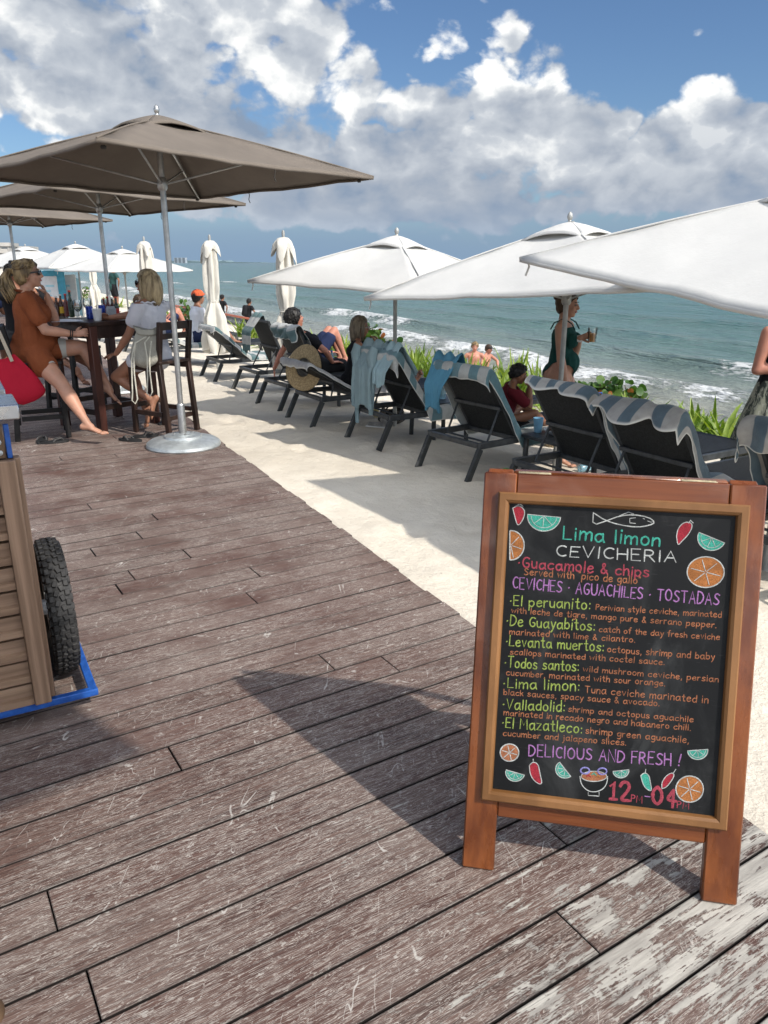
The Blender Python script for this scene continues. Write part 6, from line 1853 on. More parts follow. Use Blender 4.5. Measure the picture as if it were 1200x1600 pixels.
def bob(rg, q):
    a = rg.uniform(.25, 2 * PI - .25); n_ = p.F * math.cos(a) * .095 + p.R * math.sin(a) * .080
    if math.cos(a) > .45: n_ = p.F * .03 + p.R * (1 if rg.random() > .5 else -1) * .088
    b = p.H + p.U * .098 + n_ * .35 - p.F * .01; L = rg.uniform(.85, 1.12)
    return [b, p.H + n_ * 1.02 + p.U * .065 - p.F * .014, p.H + n_ * 1.20 + p.U * .0 - p.F * .018, p.H + n_ * 1.22 - p.U * .07 * L - p.F * .02, p.H + n_ * 1.12 - p.U * .135 * L - p.F * .025, p.H + n_ * .98 - p.U * .175 * L - p.F * .022]
p.locks(150, bob, .0085, 8)
def blouse(mb):
    p.torso(mb, .016); mb.capsule(p.sh[1], p.sh[-1], .060, .060)
    for s in (1, -1): mb.capsule(p.sh[s], p.sh[s].lerp(p.el[s], .50), .066, .066)
p.wear("blouse", M_WBL, blouse, cut=[(p.sh[1] + p.S * .030, p.S), (p.P - p.S * .08, -p.S)] , wr=.010, wf=10)
def trim(mb):
    c = p.P + p.S * .46; pts = [c + (p.l * math.cos(a) * .155 + p.fw * math.sin(a) * .088) for a in np.linspace(0, 2 * PI, 30, endpoint=False)]
    mb.tube([pts[i] + p.S * .006 * ((-1) ** i) for i in range(30)], .009, 6, closed=True)
mb = MB(); trim(mb); mb.build("lace_neckline", M_WBL, p.root)
def wsh(mb):
    for s in (1, -1): mb.capsule(p.hip[s], p.hip[s].lerp(p.kn[s], .34), .102, .096)
    mb.capsule(p.P - p.S * .05, p.P + p.S * .05, .178, .165, p.l, .76)
p.wear("shorts", M_WBL, wsh, cut=[(p.P + p.S * .10, p.S)], wr=.006)

# 3 ---- person with a hand at the face, hidden behind the first
M_BLKT = fabric("black_cotton", (.012, .012, .014), transl=0, bump=.5)
p = Person("person in black beyond the woman in rust, raising a hand to the face", (-3.90, 8.45, 0), (.9, -.42), (0, 0, .80), (.08, -.05, 1), look=(.9, -.3, 0), fem=False, k=1.0, skin=SK_TAN, hair=H_BLK, vox=.012)
p.arm(-1, p.W(at(76, 460, 7.92)), (.6, -.3, -1), fing=(-.5, .1, .8), palm=(-.7, .2, .1), curl=.8); p.arm(1, p.W((-2.90, 8.12, 1.06)), (.3, .6, -1), fing=(.8, -.4, 0), curl=.5)
p.leg(-1, p.W((-2.88, 7.98, .34)), (1, -.3, .8), toe=(.6, -.2, -.5)); p.leg(1, p.W((-2.80, 8.24, .34)), (1, -.1, .8), toe=(.6, -.2, -.5))
p.finish().cap_hair(thick=.010).tufts()
def tee(mb):
    p.torso(mb, .014); mb.capsule(p.sh[1], p.sh[-1], .062, .062)
    for s in (1, -1): mb.capsule(p.sh[s], p.sh[s].lerp(p.el[s], .55), .062, .06)
p.wear("t_shirt", M_BLKT, tee, cut=[(p.neck + p.S * .0, p.S)])
def sh(mb):
    for s in (1, -1): mb.capsule(p.hip[s], p.hip[s].lerp(p.kn[s], .7), .105, .085)
    mb.capsule(p.P - p.S * .04, p.P + p.S * .06, .17, .165, p.l, .74)
p.wear("shorts", M_BLKT, sh, cut=[(p.P + p.S * .1, p.S)])

# 4 ---- person in navy at the left edge
M_NAVY = fabric("navy_cotton", (.014, .022, .060), transl=0, bump=.5)
p = Person("person in navy seated with back turned at the far left edge", (-4.55, 8.9, 0), (.35, 1), (0, 0, .80), (0, .06, 1), look=(.2, 1, 0), fem=False, k=1.0, skin=SK_TAN, hair=H_BRN, vox=.013)
for s in (1, -1):
    p.arm(s, p.P + V((.10 - .16 * s, .38, .22)), (0, 0, -1), fing=(.2, 1, 0), curl=.4); p.leg(s, p.P + V((.12 - .12 * s, .42, -.46)), (.2, 1, .8))
p.finish().cap_hair(thick=.012).tufts(); p.wear("t_shirt", M_NAVY, tee, cut=[(p.neck, p.S)]); p.wear("shorts", M_BLKT, sh, cut=[(p.P + p.S * .1, p.S)])

# 5 ---- woman in a black tank top on the hat lounger
def on(L, x, y, z): return L['o'].location + LXr(L) @ Vector((x, y, z))
def LXr(L): return Matrix.Rotation(L['rz'], 3, 'Z')
def lx(L): return LXr(L) @ Vector((1, 0, 0))
L = L_hat; q0 = on(L, .63, .06, 0)
p = Person("woman in a black tank top and glasses sitting upright on a lounger, seen in profile", q0, (.96, .05), (0, 0, LH + .085), (.10, 0, 1), head_dir=(.12, 0, 1), look=(.97, -.10, -.08), k=.91, mass=1.12, skin=SK_TAN, hair=H_GREYB, vox=.010)
d = lx(L)
p.arm(-1, p.P + V((.24, -.02, .37)), (.3, -.5, -1), fing=(-.2, .2, .9), palm=(-.8, .2, 0), curl=.7); p.arm(1, p.P + V((.26, .12, .36)), (.3, .4, -1), fing=(-.1, -.2, .9), palm=(-.7, -.2, 0), curl=.7)
for s in (1, -1): p.leg(s, p.P + d * .80 + p.l * .08 * s + V((0, 0, -.07)), (0, 0, 1), toe=(d.x * .5, d.y * .5, .9), foot_up=(-d.x, -d.y, .3))
p.finish().cap_hair(thick=.012, low=-.05)
def shag(rg, q):
    a = rg.uniform(1.0, 2 * PI - 1.0); n_ = p.F * math.cos(a) * .098 + p.R * math.sin(a) * .084; L_ = rg.uniform(.7, 1.1)
    return [p.H + p.U * .095 + n_ * .3, p.H + n_ * 1.05 + p.U * .05, p.H + n_ * 1.16 - p.U * .03, p.H + n_ * 1.05 - p.U * .10 * L_, p.H + n_ * .95 - p.U * .16 * L_]
p.locks(90, shag, .0085, 4)
def tank(mb):
    p.torso(mb, .010)
    for s in (1, -1): mb.capsule(p.sh[s].lerp(p.neck, .35), p.chest + p.l * s * .09 + p.fw * .06, .045, .04); mb.capsule(p.sh[s].lerp(p.neck, .35), p.chest + p.l * s * .09 - p.fw * .07, .045, .05)
p.wear("tank_top", M_BLKT, tank, cut=[(p.neck + p.S * .0, p.S)], wr=.006); p.wear("shorts", M_BLKT, sh, cut=[(p.P + p.S * .1, p.S)])
mb = MB()
for s in (1, -1):
    c = p.H + p.F * .098 + p.R * s * .033; mb.tube([c + (p.R * math.cos(a) * .024 + p.U * math.sin(a) * .019) for a in np.linspace(0, 2 * PI, 18, endpoint=False)], .002, 5, closed=True); mb.tube([c + p.R * s * .024, p.H + p.R * s * .084], .002, 5)
mb.build("glasses", M_ALU, p.root)

# reclining sunbathers
def recline(label, L, k=1.0, mass=1.0, fem=True, skin=SK_TAN, hair=H_BLK, knees=0., yoff=0., vox=.012, ang=None, x0=.62):
    ca = (L['up']); M = LXr(L); q0 = on(L, x0, yoff, 0); sp = M @ L['up']; d = lx(L); no_ = M @ L['no']
    if ang is not None: sp = d * -math.cos(ang) + V((0, 0, math.sin(ang))); no_ = d * math.sin(ang) + V((0, 0, math.cos(ang)))
    p = Person(label, q0, d, (0, 0, LH + .115), sp, head_dir=(sp + no_ * .15), look=(no_ * .8 + d * .6), fem=fem, k=k, mass=mass, skin=skin, hair=hair, vox=vox)
    return p, d
p, d = recline("dark haired person lying on a lounger with one arm hanging beside it", L_dk, hair=H_BLK, skin=SK_PINK, yoff=.16, x0=.66, ang=rad(62))
p.arm(1, p.P + d * -.38 + p.l * .40 + V((0, 0, -.05)), p.l * .6 + V((0, 0, .2)), fing=(0, 0, -1), curl=.4); p.arm(-1, p.P + d * .12 - p.l * .2 + V((0, 0, .06)), -p.l, fing=d, curl=.3)
for s in (1, -1): p.leg(s, p.P + d * .86 + p.l * .09 * s + V((0, 0, -.07)), (0, 0, 1), toe=d * .4 + V((0, 0, .9)), foot_up=-d)
p.finish().cap_hair(thick=.016, low=-.07).tufts(); p.wear("t_shirt", M_BLKT, tee, cut=[(p.neck, p.S)]); p.wear("shorts", M_BLKT, sh, cut=[(p.P + p.S * .1, p.S)])
p, d = recline("sunbather with raised bent knees, glimpsed right of the near closed umbrella", L_st, skin=SK_PINK, hair=H_BRN, x0=1.0, ang=rad(26))
for s in (1, -1):
    p.arm(s, p.P + d * .18 + p.l * s * .22 + V((0, 0, .04)), p.l * s, fing=d, curl=.3); p.leg(s, p.P + d * .44 + p.l * .08 * s + V((0, 0, -.05)), V((0, 0, 1)), toe=d)
p.finish().cap_hair(thick=.014).tufts(); p.wear("swim_shorts", M_NAVY, sh, cut=[(p.P + p.S * .1, p.S)]); p.wear("swim_top", M_NAVY, lambda mb: p.torso(mb, .008), cut=[(p.chest + p.S * .05, p.S), (p.P + p.S * .2, -p.S)])
p, d = recline("person reclining by the blond woman's back, only a bare knee showing", L_f1, skin=SK_PINK, hair=H_BRN, vox=.015)
for s in (1, -1):
    p.arm(s, p.P + d * .18 + p.l * s * .22 + V((0, 0, .04)), p.l * s, fing=d, curl=.3); p.leg(s, p.P + d * .42 + p.l * .08 * s + V((0, 0, -.05)), V((0, 0, 1)), toe=d)
p.finish().cap_hair(thick=.014).tufts(); p.wear("swim_shorts", M_NAVY, sh, cut=[(p.P + p.S * .1, p.S)])

# man in white shirt with orange cap
L = L_wh; q0 = on(L, .70, 0, 0); d = lx(L)
p = Person("person in a white shirt and orange cap sitting behind the closed umbrella", q0, d, (0, 0, LH + .115), (d.x * .10, d.y * .1, 1), look=d + V((0, .3, 0)), fem=False, k=1.0, skin=SK_TAN, hair=H_BLK, vox=.013)
p.arm(-1, p.P + d * .34 + V((0, -.05, .10)), (0, -.4, -1), fing=d, curl=.4); p.arm(1, p.P + d * .34 + V((0, .12, .10)), (0, .4, -1), fing=d, curl=.4)
for s in (1, -1): p.leg(s, p.P + d * .60 + p.l * .10 * s + V((0, 0, -.07)), (0, 0, 1), toe=d)
p.finish().cap_hair(thick=.010)
p.wear("shirt", fabric("white_shirt", (.66, .67, .72), transl=.15, bump=.5), tee, cut=[(p.neck, p.S)], wr=.012); p.wear("shorts", M_NAVY, sh, cut=[(p.P + p.S * .1, p.S)])
mb = MB(); M3 = Matrix((p.F, -p.R, p.U)).transposed(); mb.ball(p.H + p.U * .035 - p.F * .012, (.112, .094, .098), 18, M3); mb.box(p.H + p.F * .13 + p.U * .05, (.10, .13, .008), .003, M3)
me = fuse(mb, .007, 1); mesh_obj("cap", me, mat("orange_cap_cloth", (.60, .10, .03), .8), p.root, cut=[(p.H + p.U * .03, -p.U)])

# boy eating
L = L_boy; q0 = on(L, .56, -.02, 0); d = lx(L)
p = Person("boy in a maroon shirt eating with both hands, sitting on the teal towel", q0, (.98, -.05), (0, 0, LH + .065), (.22, -.05, 1), head_dir=(.45, -.1, 1), look=(.93, -.25, -.22), fem=False, k=.66, mass=1.0, skin=SK_BRONZE, hair=H_BLK, vox=.008)
for s in (1, -1): p.arm(s, p.H + p.F * .115 - p.U * .075 + p.l * .03 * s, V((.2, 0, -1)) + p.l * s * .4, fing=(-.15, 0, .9), palm=p.F * -.6 - p.l * s * .6, curl=.9)
for s in (1, -1): p.leg(s, p.P + d * .40 + p.l * .05 * s + V((.08, -.14, -.05)), V((0, 0, 1)) + p.l * s, toe=V((.7, -.7, .1)))
p.finish().cap_hair(thick=.012, low=-.02).tufts()
M_MAR = fabric("maroon_jersey", (.10, .008, .014), transl=0, bump=.5)
def btee(mb):
    p.torso(mb, .012); mb.capsule(p.sh[1], p.sh[-1], .046, .046)
    for s in (1, -1): mb.capsule(p.sh[s], p.sh[s].lerp(p.el[s], .7), .046, .046)
p.wear("t_shirt", M_MAR, btee, cut=[(p.neck + p.S * .0, p.S)])
def bsh(mb):
    for s in (1, -1): mb.capsule(p.hip[s], p.hip[s].lerp(p.kn[s], .9), .075, .058)
    mb.capsule(p.P - p.S * .03, p.P + p.S * .04, .115, .11, p.l, .74)
p.wear("shorts", M_BLKT, bsh, cut=[(p.P + p.S * .07, p.S)])
mb = MB()
for s in (1, -1): mb.capsule(p.an[s] + V((-.01, .01, -.028)), p.an[s] + V((.06, -.06, -.03)), .027, .027, (0, 0, 1), .9)
mb.build("shoes", mat("maroon_shoe", (.20, .015, .03), .6, .3), p.root)

# woman in a dark green swimsuit with a drink
gx, gy = 1.60, 7.02; gz = ground_z(gx, gy)
p = Person("woman in a dark green swimsuit walking with a drink in her hand", (gx, gy, gz), (.88, -.42), (0, 0, .842), (.02, -.01, 1), head_dir=(.05, -.02, 1), look=(.86, -.50, -.06), k=.925, mass=1.10, skin=SK_FAIR, hair=H_BRN, vox=.009)
pw = p
cupw = at(917, 526, 6.88)
p.arm(1, p.W(cupw) + V((-.06, .0, -.01)), (.1, .5, -1), fing=(.8, -.25, .25), palm=(.2, -.7, .1), curl=.85)
p.arm(-1, p.P + V((.02, -.21, -.16)), (-1, -.3, .1), fing=(.25, .05, -1), palm=(.1, .9, 0), curl=.45)
p.leg(-1, (.02, -.12, .085), (.6, -.4, 0), toe=(.88, -.42, -.2)); p.leg(1, (.16, .10, .085), (.6, -.4, 0), toe=(.88, -.42, -.2))
p.finish().cap_hair(thick=.010, low=-.05)
def bun(rg, q):
    c = p.H - p.F * .105 + p.U * .075; a = rg.uniform(0, 6.28); t_ = rg.uniform(-.6, .6)
    return [c + (p.R * math.cos(a + j * .7) + p.U * math.sin(a + j * .7)) * .034 + p.F * t_ * .03 for j in range(5)]
p.locks(40, bun, .009, 6, "hair_bun")
M_SWIM = fabric("dark_green_swim_lycra", (.008, .052, .045), transl=0, bump=.3, fold=.6)
def suit(mb):
    p.torso(mb, .007)
n_l = (p.l * .74 - p.S * .67).normalized()
sw = p.wear("swimsuit", M_SWIM, suit, vox=.008, cut=[(p.P + p.S * .395 - p.fw * .0, (p.S - p.fw * .18).normalized()), (p.P - p.S * .085, -p.S),
     (p.P + p.l * .155 + p.S * .115, (p.l * .72 - p.S * .66 + p.fw * .12).normalized()), (p.P - p.l * .155 + p.S * .115, (-p.l * .72 - p.S * .66 + p.fw * .12).normalized())], wr=.003, wf=24, thick=.002)
mb = MB()
for s in (1, -1):
    mb.tube([p.P + p.S * .385 + p.l * s * .085 + p.fw * .115, p.P + p.S * .44 + p.l * s * .088 + p.fw * .080, p.P + p.S * .478 + p.l * s * .088 + p.fw * .01, p.P + p.S * .44 + p.l * s * .082 - p.fw * .075, p.P + p.S * .38 + p.l * s * .075 - p.fw * .105], .006, 6)
mb.build("shoulder_strap", M_SWIM, p.root)
for s, mm, nm in ((-1, M_BROWN, "bracelet"), (1, M_CUP, "wristband")):
    w = p.wr[s].lerp(p.el[s], .06); d_ = (p.wr[s] - p.el[s]).normalized(); sd, up_ = ortho(d_); mb = MB()
    mb.tube([w + (sd * math.cos(a) + up_ * math.sin(a)) * .029 for a in np.linspace(0, 2 * PI, 20, endpoint=False)], .005 if s < 0 else .009, 6, closed=True); mb.build(nm, mm, p.root)
o = thing("drink_cup", "clear plastic cup of orange drink held by the woman in the green swimsuit", "cup", p.loc + p.wr[1] + V((.095, -.045, -.035)))
mb = MB(); mb.lathe([(.032, 0), (.042, .125), (.0405, .125), (.031, .005), (0, .005)], 22, caps=False); mb.build("cup_body", M_GLASS, o)
mb = MB(); mb.lathe([(.0305, .006), (.0365, .080), (0, .081)], 22); mb.build("drink", mat("orange_drink", (.85, .34, .02), .25, .15), o)

# woman at the right edge in a long skirt
ex, ey = 3.08, 6.0; ez = ground_z(ex, ey)
p = Person("woman in a long grey green patterned skirt cut by the right edge, one elbow out", (ex, ey, ez), (.2, -.95), (0, 0, .93), (0, 0, 1), look=(.3, -.9, 0), k=1.0, mass=1.06, skin=SK_PINK, hair=H_BLOND, vox=.011)
p.arm(-1, p.P + V((.02, -.10, .20)), (-1, .2, -.35), fing=(.8, -.3, .2), palm=(0, 0, -1), curl=.4); p.arm(1, p.P + V((.16, -.22, .25)), (1, 0, -.6), fing=(-.8, -.2, .2), curl=.4)
for s in (1, -1): p.leg(s, p.P + p.l * .09 * s + V((0, 0, -.845)), (.2, -1, 0), toe=(.2, -.95, -.2))
p.finish().cap_hair(thick=.014).tufts()
p.wear("halter_top", M_BLKT, lambda mb: p.torso(mb, .008), cut=[(p.chest + p.S * .05, p.S)])
m = bpy.data.materials.new("streaked_skirt_cloth"); m.use_nodes = True; t = NT(m.node_tree); out = t.n('ShaderNodeOutputMaterial'); tc = t.n('ShaderNodeTexCoord')
v_ = t.mapping(tc.outputs['Object'], sc=(30, 30, 4.5)); nn = t.noise(v_, 1.0, 4, .65, .6); cc = t.mix(t.ss(nn, .46, .56), (.30, .305, .23), (.035, .045, .035)); cc = t.mix(t.ss(t.noise(v_, 2.3, 3, .6), .58, .64), cc, (.46, .45, .37))
b_ = t.n('ShaderNodeBsdfPrincipled', {'Base Color': cc, 'Roughness': .85}); m.node_tree.links.new(b_.outputs[0], out.inputs[0])
mb = MB()
def skirt(u, v):
    a = 2 * PI * v; r0 = .150 + (.36 - .150) * u ** .9; f = 1 + (.06 * math.sin(9 * a + 2 * u) + .05 * math.sin(14 * a)) * u
    return p.P + p.l * math.cos(a) * r0 * f + p.f * math.sin(a) * r0 * .85 * f + V((-.05 * u, 0, .10 - .90 * u))
mb.grid(skirt, 24, 72); o = mb.build("skirt", m, p.root, ang=80); sd_ = o.modifiers.new("cloth", 'SOLIDIFY'); sd_.thickness = .004

# two men by the water
M_REDT = mat("red_swim_trunks", (.45, .04, .03), .8); M_BLKS = mat("black_swim_shorts", (.012, .012, .013), .8)
for px, py, Y, lb, face, m_, hm, capped in ((741, 540, 21.8, "bare chested man in red swim trunks standing at the water's edge", (-.05, -1), M_REDT, H_BLOND, False), (757, 534, 22.6, "bare chested man in a black cap beside the man in red trunks", (.75, -.6), M_BLKS, H_BRN, True)):
    tp_ = at(px, py, Y); gz = ground_z(tp_.x, Y) - .02
    p = Person(lb, (tp_.x, Y, gz), face, (0, 0, .93), (0.02, -.05, 1) if not capped else (.18, -.12, 1), look=(*face, -.15), fem=False, k=1.05, mass=1.02, skin=SK_PINK, hair=hm, vox=.014)
    for s in (1, -1):
        p.arm(s, p.P + p.l * s * .30 + p.f * (.05 if not capped else .30) + V((0, 0, -.02 if not capped else .10)), p.l * s, fing=(0, 0, -1), curl=.4); p.leg(s, p.P + p.l * s * .12 + V((0, 0, -.84)), p.f, toe=(p.f.x, p.f.y, -.2))
    p.finish().cap_hair(thick=.010)
    if not capped: p.tufts()
    p.wear("swim_trunks", m_, sh, cut=[(p.P + p.S * .1, p.S)])
    if capped:
        mb = MB(); M3 = Matrix((p.F, -p.R, p.U)).transposed(); mb.ball(p.H + p.U * .035 - p.F * .012, (.112, .094, .10), 16, M3); mb.box(p.H + p.F * .13 + p.U * .05, (.11, .13, .008), .003, M3)
        me = fuse(mb, .008, 1); mesh_obj("cap", me, M_BLKS, p.root, cut=[(p.H + p.U * .03, -p.U)])
# people further along the beach
for px, Y, lb, m_, bag in ((388, 33.5, "person in black with a backpack standing beyond the orange barrier", M_BLKT, True), (347, 37, "person in dark clothes leaning forward near the far closed umbrella", M_BLKT, False), (182, 30, "distant person in dark green standing by the water behind the bar table", mat("dark_green_cloth", (.012, .05, .045), .8), False)):
    tp_ = at(px, 500, Y); gz = ground_z(tp_.x, Y)
    p = Person(lb, (tp_.x, Y, gz), (.6, .6), (0, 0, .93), (.1, .1, 1), look=(.7, .6, 0), fem=False, k=1.0, skin=SK_BRONZE, hair=H_BLK, vox=.02)
    for s in (1, -1):
        p.arm(s, p.P + p.l * s * .26 + V((.08, 0, .0)), p.l * s, fing=(0, 0, -1), curl=.4); p.leg(s, p.P + p.l * s * .12 + V((0, 0, -.84)), p.f, toe=(p.f.x, p.f.y, -.2))
    p.finish(eyes=False, brow=False).cap_hair(thick=.012).tufts(); p.wear("t_shirt", m_, tee, cut=[(p.neck, p.S)]); p.wear("shorts", M_BLKT, sh, cut=[(p.P + p.S * .1, p.S)])
    if bag:
        mb = MB(); mb.capsule(p.P + p.S * .12 - p.fw * .20, p.P + p.S * .40 - p.fw * .19, .15, .13, p.l, .7)
        mb.build("backpack", M_BLKT, p.root)

# ------------------------------------------------------------------ beach plants
def leaf_mat(name, c, c2):
    if name in MATS: return MATS[name]
    m = bpy.data.materials.new(name); m.use_nodes = True; MATS[name] = m
    t = NT(m.node_tree); out = t.n('ShaderNodeOutputMaterial'); a = t.n('ShaderNodeAttribute', attribute_name='leaf')
    tc = t.n('ShaderNodeTexCoord')
    cc = t.mix(a.outputs['Fac'], c, c2); cc = t.mix(t.m('MULTIPLY', t.ss(t.noise(tc.outputs['Object'], 22, 4, .6), .4, .7), .35), cc, tuple(x * .55 for x in c))
    b = t.n('ShaderNodeBsdfPrincipled', {'Base Color': cc, 'Roughness': .42}); b.inputs['Specular IOR Level'].default_value = .45
    tr = t.n('ShaderNodeBsdfTranslucent', {'Color': t.mix(1.0, cc, (1.3, 1.5, .5), 'MULTIPLY')}); ms = t.n('ShaderNodeMixShader', {'Fac': .28})
    m.node_tree.links.new(b.outputs[0], ms.inputs[1]); m.node_tree.links.new(tr.outputs[0], ms.inputs[2]); m.node_tree.links.new(ms.outputs[0], out.inputs[0])
    return m


M_LILY = leaf_mat("strap_leaf_green", (.105, .185, .022), (.30, .37, .055))
M_GRAPE = leaf_mat("round_leaf_green", (.035, .095, .018), (.11, .185, .035))
M_GRAPER = leaf_mat("rusty_round_leaf", (.28, .07, .02), (.42, .16, .04))


def lily(label, x, y, n=34, L=.55, seed=0, spread=1.0):
    z = ground_z(x, y) - .02; rg = random.Random(seed); mb = MB(); at_ = []
    for i in range(n):
        a = rg.uniform(0, 2 * PI); el = rg.choice((rg.uniform(.15, .6), rg.uniform(.5, 1.1), rg.uniform(.9, 1.45))); ln = L * rg.uniform(.6, 1.15); w = rg.uniform(.020, .034)
        d = V((math.cos(a), math.sin(a), 0)); sd = V((-d.y, d.x, 0)); base = d * rg.uniform(0, .08) * spread + V((rg.gauss(0, .07 * spread), rg.gauss(0, .07 * spread), 0))
        droop = rg.uniform(.2, 1.0) * (1.25 - el * .6); k = 9; pos = base.copy(); ang = el; vs = []; tw = rg.uniform(-.5, .5); c = rg.random() ** 1.4
        for j in range(k + 1):
            f = j / k; ww = w * min(1, .5 + f * 3) * (1 - f ** 3.0) + .001
            nrm = d * -math.sin(ang) + V((0, 0, math.cos(ang))); s2 = (sd * math.cos(tw * f) + nrm * math.sin(tw * f))
            vs += [pos + s2 * ww + nrm * ww * .35, pos, pos - s2 * ww + nrm * ww * .35]
            st_ = ln / k; pos = pos + (d * math.cos(ang) + V((0, 0, math.sin(ang)))) * st_; ang -= droop * .16 * (.4 + f * 1.4)
            if pos.z < .01: pos.z = .01
        mb.add(vs, [(j * 3 + q, j * 3 + 3 + q, j * 3 + 4 + q, j * 3 + 1 + q) for j in range(k) for q in (0, 1)]); at_ += [c] * len(vs)
    o = mb.build("beach_lily", M_LILY, ang=180, loc=(x, y, z))
    o.data.attributes.new('leaf', 'FLOAT', 'POINT').data.foreach_set('value', at_)
    tag(o, label, "plant", "strap leaved plants along the dune")
    return o


def grape(label, x, y, H=.7, W_=.7, n=150, seed=0, rust=6):
    z = ground_z(x, y) - .02; rg = random.Random(seed); r = thing("sea_grape", label, "shrub", (x, y, z), 0, "round leaved shrubs along the dune")
    st_ = MB(); tips = []
    for i in range(16):
        a = rg.uniform(0, 2 * PI); q = rg.uniform(.1, 1); e = V((math.cos(a) * W_ * .5 * q, math.sin(a) * W_ * .5 * q, H * rg.uniform(.45, 1.0) * (1.1 - .35 * q)))
        m_ = e * .5 + V((rg.gauss(0, .05), rg.gauss(0, .05), .06)); st_.tube([(0, 0, 0), m_, e], [.014, .009, .005], 6); tips.append((m_, e))
    st_.build("stems", mat("woody_stem", (.10, .065, .04), .8), r)
    def leaves(k, mt, nm):
        mb = MB(); at_ = []
        for i in range(k):
            m_, e = rg.choice(tips); f = rg.uniform(-.1, 1.05); c = m_.lerp(e, f) + V((rg.gauss(0, .055), rg.gauss(0, .055), rg.gauss(0, .045)))
            n_ = V((rg.gauss(0, .7), rg.gauss(0, .7), rg.uniform(.1, 1))).normalized(); sx_, sy_ = ortho(n_); R0 = rg.uniform(.038, .068); cu = rg.uniform(.1, .4); vs = [c]
            for j in range(12): a = 2 * PI * j / 12; rr = R0 * (1 - .12 * (j == 0) + .05 * math.cos(2 * a)); vs.append(c + sx_ * rr * math.cos(a) + sy_ * rr * math.sin(a) + n_ * (R0 * cu * abs(math.sin(a)) ** 1.5))
            mb.add(vs, [(0, j + 1, (j + 1) % 12 + 1) for j in range(12)]); at_ += [rg.random() ** 1.5] * 13
        o = mb.build(nm, mt, r, ang=180); o.data.attributes.new('leaf', 'FLOAT', 'POINT').data.foreach_set('value', at_)
    leaves(n, M_GRAPE, "foliage"); leaves(rust, M_GRAPER, "rusty_leaves")
    return r


rg0 = random.Random(77)
def PL(px, py): p_ = G(px, py); return p_.x, p_.y
spots = [("spiky strap leaved plant left of the long skirt, nearest on the sunlit sand", 1128, 694, 40, .52), ("spiky strap leaved plant just right of the striped towel", 1080, 676, 26, .42),
         ("strap leaved plant beneath the leafy shrub, left of the blue striped towel", 985, 668, 30, .42), ("strap leaved plant behind the swimsuit woman, right of the boy", 838, 622, 44, .66), ("strap leaved plant right of the two men", 800, 612, 44, .66),
         ("strap leaved plant before the man in red trunks", 735, 604, 40, .58), ("strap leaved plant left of the two men", 690, 600, 44, .62), ("strap leaved plant behind the clear blue water bottle", 655, 597, 40, .56),
         ("strap leaved plant beside the white umbrella pole", 628, 590, 36, .5), ("strap leaved plant right of the woman in black", 588, 590, 36, .5), ("strap leaved plant behind the white flask", 520, 572, 36, .5),
         ("strap leaved plant left of the woman in black", 545, 578, 30, .46), ("strap leaved plant right of the near closed umbrella", 492, 562, 34, .52), ("strap leaved plant below the orange barrier", 398, 528, 34, .55), ("bright strap leaved plant right of the far closed umbrella", 378, 525, 34, .52),
         ("strap leaved plant at the left of the near closed umbrella", 430, 545, 30, .5), ("strap leaved plant behind the boy's lounger", 760, 612, 30, .5)]
for i, (lb, px, py, n, L_) in enumerate(spots): lily(lb, *PL(px, py), int(n * 1.5), L_ * 1.08, 100 + i, 1.5)
for i in range(30):
    t_ = 1.2 + i * .43 + rg0.uniform(-.15, .15); s_ = 5.15 + rg0.uniform(-.45, .5); x, y = xy(s_, t_)
    lily("strap leaved plant in the thick green strip between the loungers and the surf", x, y, rg0.randint(36, 52), rg0.uniform(.42, .60), 700 + i, 1.7)
for i, (lb, px, py, H_, W_, n) in enumerate((("round leaved shrub right of the swimsuit woman, with rusty leaves", 930, 648, .66, .85, 150), ("round leaved shrub behind the woman in black, taller than the plants around it", 578, 586, .95, 1.0, 230), ("round leaved shrub left of the white umbrella pole", 604, 588, .7, .8, 150),
        ("bright round leaved shrub behind the man in the orange cap", 296, 508, .75, 1.1, 150), ("small round leaved shrub at the strap leaved plants' right end", 982, 655, .5, .6, 80))):
    grape(lb, *PL(px, py), H_, W_, n, 300 + i)
for i, (px, py) in enumerate(((330, 515), (262, 500), (240, 494), (215, 487), (186, 480), (165, 476), (140, 470))):
    x, y = PL(px, py); lily("strap leaved plant far along the dune, behind the bar table", x, y, 30, .6, 500 + i)
for i, (px, py) in enumerate(((118, 472), (128, 468))):
    x, y = PL(px, py); grape("round leaved shrub far along the dune beside the limp white umbrella" if i == 0 else "small distant round leaved shrub behind the wine glasses", x, y, .8, 1.1, 90, 600 + i)

# ------------------------------------------------------------------ orange pipe barriers with netting
M_OPIPE = mat("faded_orange_pipe", (.50, .135, .07), .55, .15, 10)
M_NET = mat("black_netting", (.02, .02, .02), .9)
def barrier(label, a, b, top, drop):
    c = (a + b) / 2; d = (b - a); L_ = d.length; an = math.atan2(d.y, d.x)
    r = thing("pipe_barrier", label, "barrier", (c.x, c.y, c.z), an, "orange pipe barriers on the beach")
    h = top - c.z; mb = MB(); mb.tube([(-L_ / 2, 0, -.2), (-L_ / 2, 0, h), (L_ / 2, 0, h), (L_ / 2, 0, -.2)], .035, 10); mb.tube([(L_ / 2, 0, h), (L_ / 2 + .05, .7, -.1)], .03, 8); mb.build("frame", M_OPIPE, r)
    mb = MB(); n = int(L_ / .14)
    for i in range(n + 1):
        x = -L_ / 2 + L_ * i / n
        for s in (-1, 1): mb.tube([(x, .0, h), (x + s * .07, .0, h - drop * .33), (x, 0, h - drop * .66), (x + s * .07, 0, h - drop)], .009, 4, caps=False)
    mb.build("net", M_NET, r)
a = at(352, 492, 27.5); b = at(403, 496, 24.5)
for q in (a, b): q.z = ground_z(q.x, q.y)
